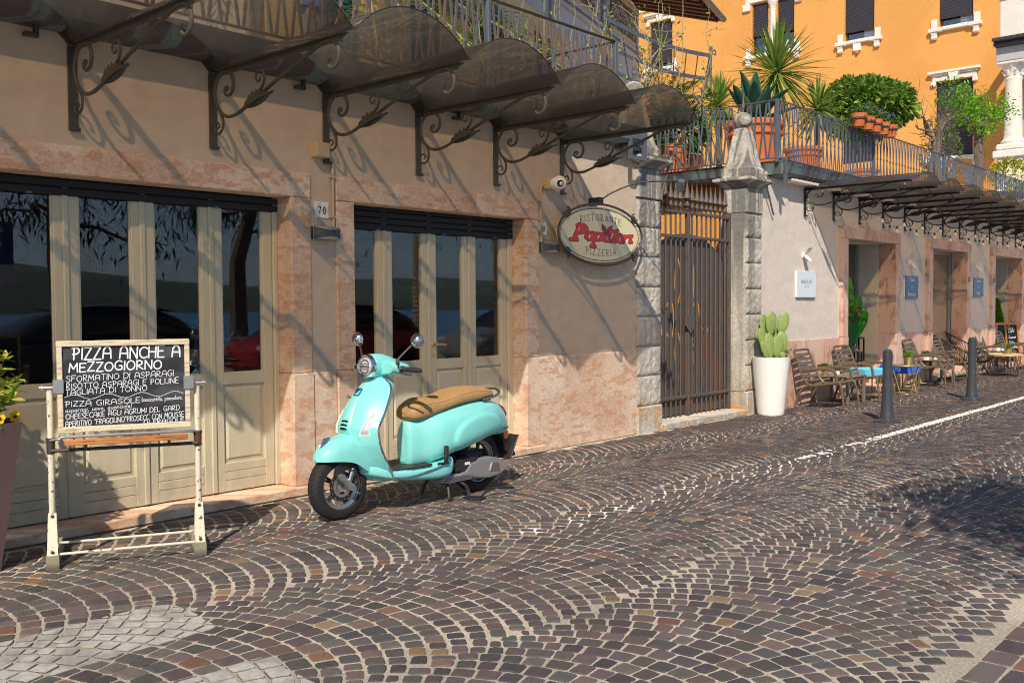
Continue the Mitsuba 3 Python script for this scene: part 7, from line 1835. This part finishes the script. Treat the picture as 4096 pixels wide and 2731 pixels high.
for a, b, c, d, nm in wins:
    k = key_of('window', ob)
    fr2 = MB().box(XO + .16, XO + .22, a, a + .06, c, d).box(XO + .16, XO + .22, b - .06, b, c, d).box(XO + .16, XO + .22, a + .06, b - .06, c, c + .07)
    scene[k] = mikit.ply(fr2.get_mesh(), 'mat_win_frame')
    obj('pane', MB().add([[XO + .20, a + .05, c + .06], [XO + .20, b - .05, c + .06], [XO + .20, b - .05, d], [XO + .20, a + .05, d]], [[0, 3, 2, 1]]), 'mat_glass_far', k)
    obj('curtain', MB().grid(np.array([[[XO + .30 + .012 * math.sin(q * 40), a + (b - a) * (q * .45 + (.0 if nm != 'l2b' else .52)), z] for z in (c, c + .42)] for q in np.linspace(0, 1, 40)])), 'mat_white_paint', k)
    obj('dark_room', MB().box(XO + .36, XO + 1.4, a - .2, b + .2, c - .1, d), 'mat_interior', k)
    zb = c + (d - c) * drop[nm] + .02; n = int((d - zb) / .058)
    if nm in ('l2', 'l2b'): zb = c + .72
    rs_ = []
    for i in range(int((d - zb) / .055)):
        z = zb + .055 * i
        obj('slat', MB().box(XO + .085, XO + .108, a + .01, b - .01, z + .003, z + .052, .008), 'mat_slat_dark', k)
    obj('slat_bar', MB().box(XO + .07, XO + .115, a + .012, b - .012, zb - .07, zb, .006), 'mat_win_frame', k)
def trim_sill(a, b, z, nm):
    k = key_of('window_sill', ob)
    m = MB().box(XO - .16, XO + .14, a - .28, a + .12, z - .14, z - .02, .012).box(XO - .16, XO + .14, b - .12, b + .28, z - .14, z - .02, .012).box(XO - .13, XO + .14, a + .12, b - .12, z - .115, z - .005, .01)
    scene[k] = mikit.ply(m.get_mesh(), 'mat_white_stone')
    for y0 in (a - .22, b + .04): obj('ear_block', MB().box(XO - .06, XO + .0, y0, y0 + .18, z - .019, z + .27, .01), 'mat_white_stone', k)
    for y0 in (a - .20, b + .03):
        cb = MB().box(XO - .11, XO, y0, y0 + .17, z - .36, z - .141, .02); cb.tube([(XO - .10, y0, z - .18), (XO - .10, y0 + .17, z - .18)], .03, 8).tube([(XO - .09, y0, z - .31), (XO - .09, y0 + .17, z - .31)], .035, 8)
        obj('corbel', cb, 'mat_white_stone', k)
trim_sill(20.17, 21.18, 10.50, ''); trim_sill(15.25, 16.85, 10.28, ''); trim_sill(12.46, 13.46, 10.15, ''); trim_sill(9.41, 10.42, 10.04, ''); trim_sill(9.38, 10.49, 6.0, '')
def trim_head(a, b, z):
    k = key_of('window_head', ob)
    scene[k] = mikit.ply(MB().box(XO - .05, XO + .05, a - .10, b + .10, z, z + .16, .01).box(XO - .16, XO + .05, a - .22, b + .22, z + .22, z + .30, .012).get_mesh(), 'mat_white_stone')
    ds = MB()
    for i in range(22):
        y = a - .14 + (b - a + .28) * i / 22; ds.box(XO - .11, XO - .02, y, y + .035, z + .165, z + .215)
    obj('dentils', ds, 'mat_white_stone', k, kind='stuff')
    ym = (a + b) / 2; obj('keystone', MB().prism(sg.Polygon([(ym - .10, z - .03), (ym + .10, z - .03), (ym + .16, z + .26), (ym - .16, z + .26)]), XO - .14, XO - .052, OR), 'mat_white_stone', k)
    for y0 in (a - .14, b - .02): obj('corbel', MB().box(XO - .10, XO, y0, y0 + .16, z - .16, z - .002, .03), 'mat_white_stone', k)
trim_head(9.38, 10.49, 8.37); trim_head(12.46, 13.5, 8.37); trim_head(20.17, 21.18, 12.29)
ck_ = obj('window_column', MB().lathe([(.13, 10.30), (.13, 10.38), (.105, 10.42), (.10, 11.7), (.12, 11.74), (.10, 11.78), (.13, 11.92), (.19, 12.04), (.19, 12.12)], 20, (XO + .02, 16.05, 0)), 'mat_white_stone', ob, smooth=35)
obj('window_head', MB().box(XO - .05, XO + .15, 15.0, 17.1, 12.13, 12.6, .01).box(XO - .10, XO + .0, 16.9, 17.2, 11.86, 12.12, .03).box(XO - .10, XO + .0, 14.95, 15.2, 11.82, 12.12, .03), 'mat_white_stone', ob)
obj('string_course', MB().box(XO - .06, XO, 17.6, 26, 12.75, 12.87, .01), 'mat_white_stone', ob)
obj('upper_glazing', MB().box(XO - .012, XO - .004, 18.0, 26, 12.88, 14.5), 'mat_sign_blue', ob)
al = thing('alarm_siren', 'small white alarm box with orange lamp under an upper window of the orange building', 'alarm')
obj('box', MB().box(XO - .11, XO, 12.88, 13.13, 9.78, 10.02, .01), 'mat_white_paint', al); obj('lamp', MB().lathe([(0, -.10), (.045, -.09), (.055, -.03), (.05, 0), (0, 0)], 14, (XO - .06, 13.0, 9.779)), 'mat_lens_orange', al, smooth=True)
dp_ = obj('downpipe', MB().tube([(XO - .03, 18.04, 4), (XO - .03, 18.04, 13)], .018, 6), 'mat_orange', ob)
# loggia at the right end
lg = key_of('loggia', ob)
LX, LY = 29.6, 7.62
scene[lg] = mikit.ply(MB().box(LX - .33, LX + .33, LY - .33, LY + .33, 2, 5.42, .02).get_mesh(), 'mat_white_stone')
obj('pedestal_cap', MB().box(LX - .42, LX + .42, LY - .42, LY + .42, 5.425, 5.62, .02).box(LX - .36, LX + .36, LY - .36, LY + .36, 5.625, 5.80, .04), 'mat_white_stone', lg)
obj('column', MB().lathe([(.30, 5.80), (.32, 5.88), (.25, 5.96), (.235, 6.05), (.205, 7.55), (.23, 7.60), (.205, 7.65)], 32, (LX, LY, 0)), 'mat_white_stone', lg, smooth=35)
cp2 = MB().lathe([(.205, 7.65), (.22, 7.78), (.27, 7.90), (.34, 7.99)], 24, (LX, LY, 0)).box(LX - .36, LX + .36, LY - .36, LY + .36, 7.99, 8.06, .01)
for i in range(16):
    a = 2 * PI * i / 16; zz = 7.70 if i % 2 else 7.82; cp2.tube([(LX + .215 * math.cos(a), LY + .215 * math.sin(a), zz), (LX + .26 * math.cos(a), LY + .26 * math.sin(a), zz + .1), (LX + .32 * math.cos(a), LY + .32 * math.sin(a), zz + .11)], [.03, .035, .012], 6)
obj('capital', cp2, 'mat_white_stone', lg, smooth=40)
obj('entablature', MB().box(LX - .38, LX + 9, LY - .38, LY + .36, 8.06, 8.45, .01).box(LX + .37, LX + 9, LY + .361, YO0 - .002, 8.06, 8.4), 'mat_loggia_grey', lg)
mat('loggia_grey', prin((.40, .40, .41), .7))
obj('cornice', MB().box(LX - .55, LX + 9, LY - .55, YO0 - .003, 8.455, 8.56, .02).box(LX - .70, LX + 9, LY - .70, YO0 - .004, 8.565, 8.66, .02), 'mat_slat_dark', lg)
obj('parapet_post', MB().box(LX - .3, LX + .30, LY - .3, LY + .3, 8.665, 9.75, .02).box(LX - .36, LX + .36, LY - .36, LY + .36, 9.755, 9.95, .02), 'mat_white_stone', lg)
obj('parapet_rail', MB().box(LX + .37, LX + 9, LY - .12, LY + .12, 9.62, 9.74, .02).box(LX + .31, LX + 9, LY - .12, LY + .12, 8.67, 8.75), 'mat_white_stone', lg)
obj('floor_slab', MB().box(LX - .5, LX + 9, LY - .5, YO0 - .002, 4.25, 4.5, .02), 'mat_slat_dark', lg)
obj('balustrade_rail', MB().box(LX + .34, LX + 9, LY - .14, LY + .14, 5.30, 5.42, .02), 'mat_white_stone', lg)
for i in range(8): obj('baluster', MB().lathe([(.06, 4.5), (.06, 4.56), (.04, 4.6), (.085, 4.78), (.04, 5.0), (.035, 5.15), (.06, 5.22), (.06, 5.298)], 12, (LX + .6 + .3 * i, LY, 0)), 'mat_white_stone', lg, smooth=40)
# orange wall at the end of the alley, and a closing wall of the terraces
aw = thing('alley_wall', 'low sunlit orange wall seen through the gate bars', 'wall')
obj('wall', MB().box(8.9, 12.44, 12.6, 12.9, 0, 3.3), 'mat_orange', aw)
obj('alley_doorway', MB().box(9.9, 10.9, 12.57, 12.598, 0, 2.1, .01), 'mat_rafter_wood', aw)
obj('alley_floor', MB().box(8.97, 12.44, 6.45, 12.59, -.02, -.003), 'mat_stone', aw)
# ---------------------------------------------------------------- painted marks, lying on the stones they cover
def paint_fn(p, n, uv):
    w = fbm(p.x * 7, p.y * 7, 0.0, 3); f = fbm(p.x * 60, p.y * 60, 0.0, 2)
    return mix(mi.Color3f(.37, .365, .35), mi.Color3f(.25, .245, .235), smoothstep(.42, .72, w)) * (.8 + .35 * f)
mat('road_paint', bump(prin(proc(paint_fn), .8, spec=.2), lambda p, n, uv: fbm(p.x * 24, p.y * 24, p.z * 9, 2) * .008, eps=1.5e-3))
mat('road_paint_white', prin(proc(lambda p, n, uv: mi.Color3f(.66, .65, .63) * (.75 + .35 * fbm(p.x * 30, p.y * 30, 0.0, 2))), .8, spec=.2))
mat('paint_joint', prin((.27, .25, .215), .9))
pt_rng = random.Random(3)
def wob(poly, a=.006, seed=1):
    r = random.Random(seed); q = poly.segmentize(.05)
    return sg.Polygon([(x + r.uniform(-a, a), y + r.uniform(-a, a)) for x, y in q.exterior.coords[:-1]]).buffer(0)
def paint(name, regions, matn, thin, worn=None, joint=None):
    m = MB(); un = unary_union(regions); tr = shapely.prepared.prep(un)
    for q, z in caps_src:
        if not tr.intersects(q): continue
        inner = q.buffer(-.0035)
        g = inner.intersection(un)
        if worn is not None:
            keepit = worn(q.centroid.x, q.centroid.y)
            if pt_rng.random() > keepit: continue
        for h in getattr(g, 'geoms', [g]):
            if h.geom_type == 'Polygon' and h.area > 1e-5: m.prism(h.simplify(.001), z - .004, z + .0024)
    if joint: m.prism(joint, -.0044, -.0030)
    obj(name, m, matn, kind='structure')
stripe1 = wob(sg.Polygon([(.6, 3.845), (2.19, 3.845), (2.34, 3.86), (2.385, 4.18), (2.37, 4.335), (2.26, 4.375), (.6, 4.395)]), .007, 1)
stripe2 = wob(sg.Polygon([(.6, 2.86), (2.20, 2.86), (2.235, 3.09), (2.235, 3.19), (2.29, 3.36), (2.2, 3.39), (.6, 3.39)]), .007, 2)
stripe3 = sg.box(.6, 1.88, 2.1, 2.40)
paint('crossing_stripes', [stripe1, stripe2, stripe3], 'mat_road_paint', False)
obj('crossing_stripe_joints', MB().prism(stripe1, -.0046, -.0034).prism(stripe2, -.0046, -.0034), 'mat_paint_joint', kind='structure')
def linepoly(x0, x1, seed): return wob(sg.Polygon([(x0, 3.885), (x1, 3.885), (x1, 3.985), (x0, 3.985)]), .012, seed)
paint('street_line', [linepoly(10.3, 34, 3)], 'mat_road_paint_white', False, joint=linepoly(10.3, 34, 4))
paint('worn_street_line', [linepoly(4.6, 10.3, 5)], 'mat_road_paint_white', False, worn=lambda x, y: .03 + .42 * max(0, (x - 7.6) / 2.7), joint=unary_union([sg.Point(pt_rng.uniform(4.6, 10.3), pt_rng.gauss(3.93, .06)).buffer(pt_rng.uniform(.012, .05), quad_segs=3) for _ in range(170)]))
# ---------------------------------------------------------------- the lake side behind the camera (it shows in the glass and shades the street)
lk = MB(); lk.box(-900, 900, -900, -16, -1.6, -1.5)
obj('lake_water', lk, mat('water', bump(prin((.022, .13, .30), .10, spec=.6), lambda p, n, uv: fbm(p.x * .9, p.y * 1.8, 0.0, 3) * .25, eps=2e-2)), kind='structure')
obj('promenade', MB().box(-120, 160, -15.9, -8.9, -1.7, -.012), 'mat_stone', kind='structure')
hx_ = np.linspace(-900, 1400, 140); hl_ = []
for d, f in ((-560, 0.0), (-600, .45), (-680, .8), (-800, 1.0)):
    hl_.append([[x, d, -2 + f * (14 + 44 * meshkit.fbm(np.array([[x / 260, d / 900, 1.0]]), 4, 2)[0])] for x in hx_])
obj('hills', MB().grid(np.array(hl_)), mat('hill', prin(proc(lambda p, n, uv: mix(mi.Color3f(.05, .085, .08), mi.Color3f(.11, .15, .12), fbm(p.x * .03, p.y * .03, p.z * .06, 4))), .95)), kind='structure', smooth=True)
def cedar(x, y, zt, zb, r, n, label, seed, tone=1., extra=()):
    g = np.random.RandomState(seed); k = thing('lakeside_tree', label, 'tree'); m = MB(); lc = []
    limb(m, (x, y, 0), (x + .1, y, zt), .24, .05, g, .03, 9)
    for i in range(26):
        z = zb + (zt - zb) * (i / 26) ** .9; a = i * 2.4 + g.uniform(-.4, .4); l = r * (1 - .72 * (z - zb) / (zt - zb)) * g.uniform(.7, 1.05)
        e = (x + l * math.cos(a), y + l * math.sin(a), z - .25 * l + .2); q = limb(m, (x, y, z), e, .05, .012, g, .1, 6)
        kk = n // 26; ii = g.randint(1, 6, kk); b = q[ii] + g.normal(size=(kk, 3)) * [.30, .30, .22]; d = g.normal(size=(kk, 3)) * [.5, .5, .3] - [0, 0, .8]
        lc.append(leaf_blades(b, d, g.uniform(.15, .36, kk), .05, lcol(g, kk, (.012 * tone, .035 * tone, .012 * tone), (.05 * tone, .09 * tone, .03 * tone)), .1, 1, .1, g))
    for c, s, kk in extra:
        q = limb(m, (x, y, c[2] - .5), c, .09, .02, g, .1, 6)
        b = np.array(c) + g.normal(size=(kk, 3)) * s; lc.append(leaf_blades(b, g.normal(size=(kk, 3)) - [0, 0, .8], g.uniform(.18, .4, kk), .06, lcol(g, kk, (.012, .035, .012), (.05, .09, .03)), .1, 1, .1, g))
    obj('trunk', m, 'mat_bark', k, smooth=50); leaf_obj('crown', merge_lc(lc), k)
cedar(-.3, -4.6, 7.2, 4.6, 2.3, 2600, 'dark drooping conifer beside the camera shading the street at the right', 71, extra=[((2.9, -1.35, 5.0), [.55, .35, .22], 900), ((2.1, -2.2, 5.2), [.6, .4, .3], 700)])
cedar(8.2, -6.2, 9.5, 3.0, 2.6, 3300, 'dark conifer on the lake side opposite the first door', 72)
cedar(13.4, -8.2, 10.5, 3.4, 3.0, 3300, 'dark conifer on the lake side opposite the second door', 73)
cedar(4.6, -8.6, 9.0, 3.2, 2.6, 2600, 'dark conifer on the lake side, nearest the menu board in reflection', 74)
cedar(21.5, -7.0, 10.0, 3.6, 2.8, 3000, 'dark conifer on the lake side opposite the cafe', 75, 1.3)
lp = thing('lakeside_palm', 'tall palm with ringed trunk on the lake side, mirrored in the second door', 'palm')
tk = MB(); pr_ = []
for i in range(60):
    z = i * .11; pr_ += [(.27 - .001 * i, z), (.225 - .001 * i, z + .075), (.27 - .001 * i, z + .08)]
tk.lathe(pr_, 16, (15.9, -4.3, 0)); obj('trunk', tk, mat('palm_bark', prin((.34, .25, .18), .9)), lp)
g = np.random.RandomState(77); fl_2 = []
for i in range(26): fl_2.append(frond((15.9, -4.3, 6.7), i * 2.4, math.radians(g.uniform(-10, 65)), 2.6, .45, g, (.03, .07, .015), (.14, .20, .05), 30, .05, .17)[0])
leaf_obj('fronds', merge_lc(fl_2), lp)
def car(x, y, rz, paintm, label, seed=1):
    k = thing('parked_car', label, 'car')
    X = T().translate([x, y, 0]).rotate([0, 0, 1], rz)
    st = [(-2.05, .72, .34, .74), (-1.98, .92, .26, .80), (-1.5, 1.0, .22, .86), (-.6, 1.02, .20, .88), (.5, 1.0, .20, .88), (1.3, .94, .22, .86), (1.85, .80, .26, .80), (2.05, .62, .36, .66)]
    obj('body', loft(st, 40, 40, 4.0), paintm, k, smooth=45, xf=X)
    gh = [(-1.9, .99, .90, .60), (-1.6, 1.30, .92, .66), (-1.0, 1.44, .93, .68), (-.2, 1.47, .93, .69), (.4, 1.38, .92, .70), (1.0, 1.10, .90, .72), (1.25, .97, .90, .72)]
    obj('glasshouse', loft(gh, 30, 36, 3.2, .3), 'mat_car_glass', k, smooth=45, xf=X)
    obj('roof', loft([(-1.5, 1.40, 1.36, .55), (-1.0, 1.46, 1.40, .60), (-.2, 1.485, 1.43, .62), (.3, 1.44, 1.40, .60)], 16, 28, 3.5), paintm, k, smooth=45, xf=X)
    for u in (-1.25, 1.3):
        for w in (-.80, .80):
            obj('wheel', MB().lathe([(0, -.10), (.20, -.11), (.22, -.09), (.30, -.10), (.32, -.05), (.32, .05), (.30, .10), (.22, .09), (.20, .11), (0, .10)], 28, (u, w, .32), rotx(PI / 2)), 'mat_tyre', k, smooth=35, xf=X)
    for w in (-.6, .6):
        obj('headlight', MB().box(1.84, 1.99, w - .14, w + .14, .62, .74, .03), 'mat_lens_clear', k, xf=X); obj('tail_light', MB().box(-2.04, -1.94, w - .12, w + .12, .72, .88, .03), 'mat_lens_red', k, xf=X)
mat('car_glass', prin((.012, .014, .016), .06, spec=.8)); mat('car_dark', prin((.012, .014, .02), .15, clearcoat=1.0)); mat('car_red', prin((.38, .012, .012), .18, clearcoat=1.0)); mat('car_silver', prin((.40, .41, .42), .25, metal=.6))
car(6.9, -2.9, 180, 'mat_car_dark', 'black hatchback parked on the lake side of the street')
car(12.0, -2.9, 180, 'mat_car_red', 'red hatchback parked on the lake side of the street')
car(17.6, -2.8, 180, 'mat_car_silver', 'silver hatchback parked on the lake side of the street')
ps = thing('parking_sign', 'blue parking sign with a white P on a grey pole on the lake side', 'sign')
obj('pole', MB().tube([(5.3, -1.75, 0), (5.3, -1.75, 2.75)], .03, 10), 'mat_grey_frame', ps, smooth=True)
BACK = np.array([[-1.0, 0, 0], [0, 0, 1], [0, 1, 0]])
obj('blue_board', MB().box(5.0, 5.6, -1.71, -1.69, 2.05, 2.65, .004), 'mat_sign_blue', ps)
obj('letter', MB().prism(ink(strokes('P', .38, 0, 0), .075), -.002, .002, BACK, (5.40, -1.688, 2.16)), 'mat_white_paint', ps)
obj('plate', MB().box(5.0, 5.6, -1.71, -1.69, 1.72, 2.02, .004), 'mat_white_paint', ps)
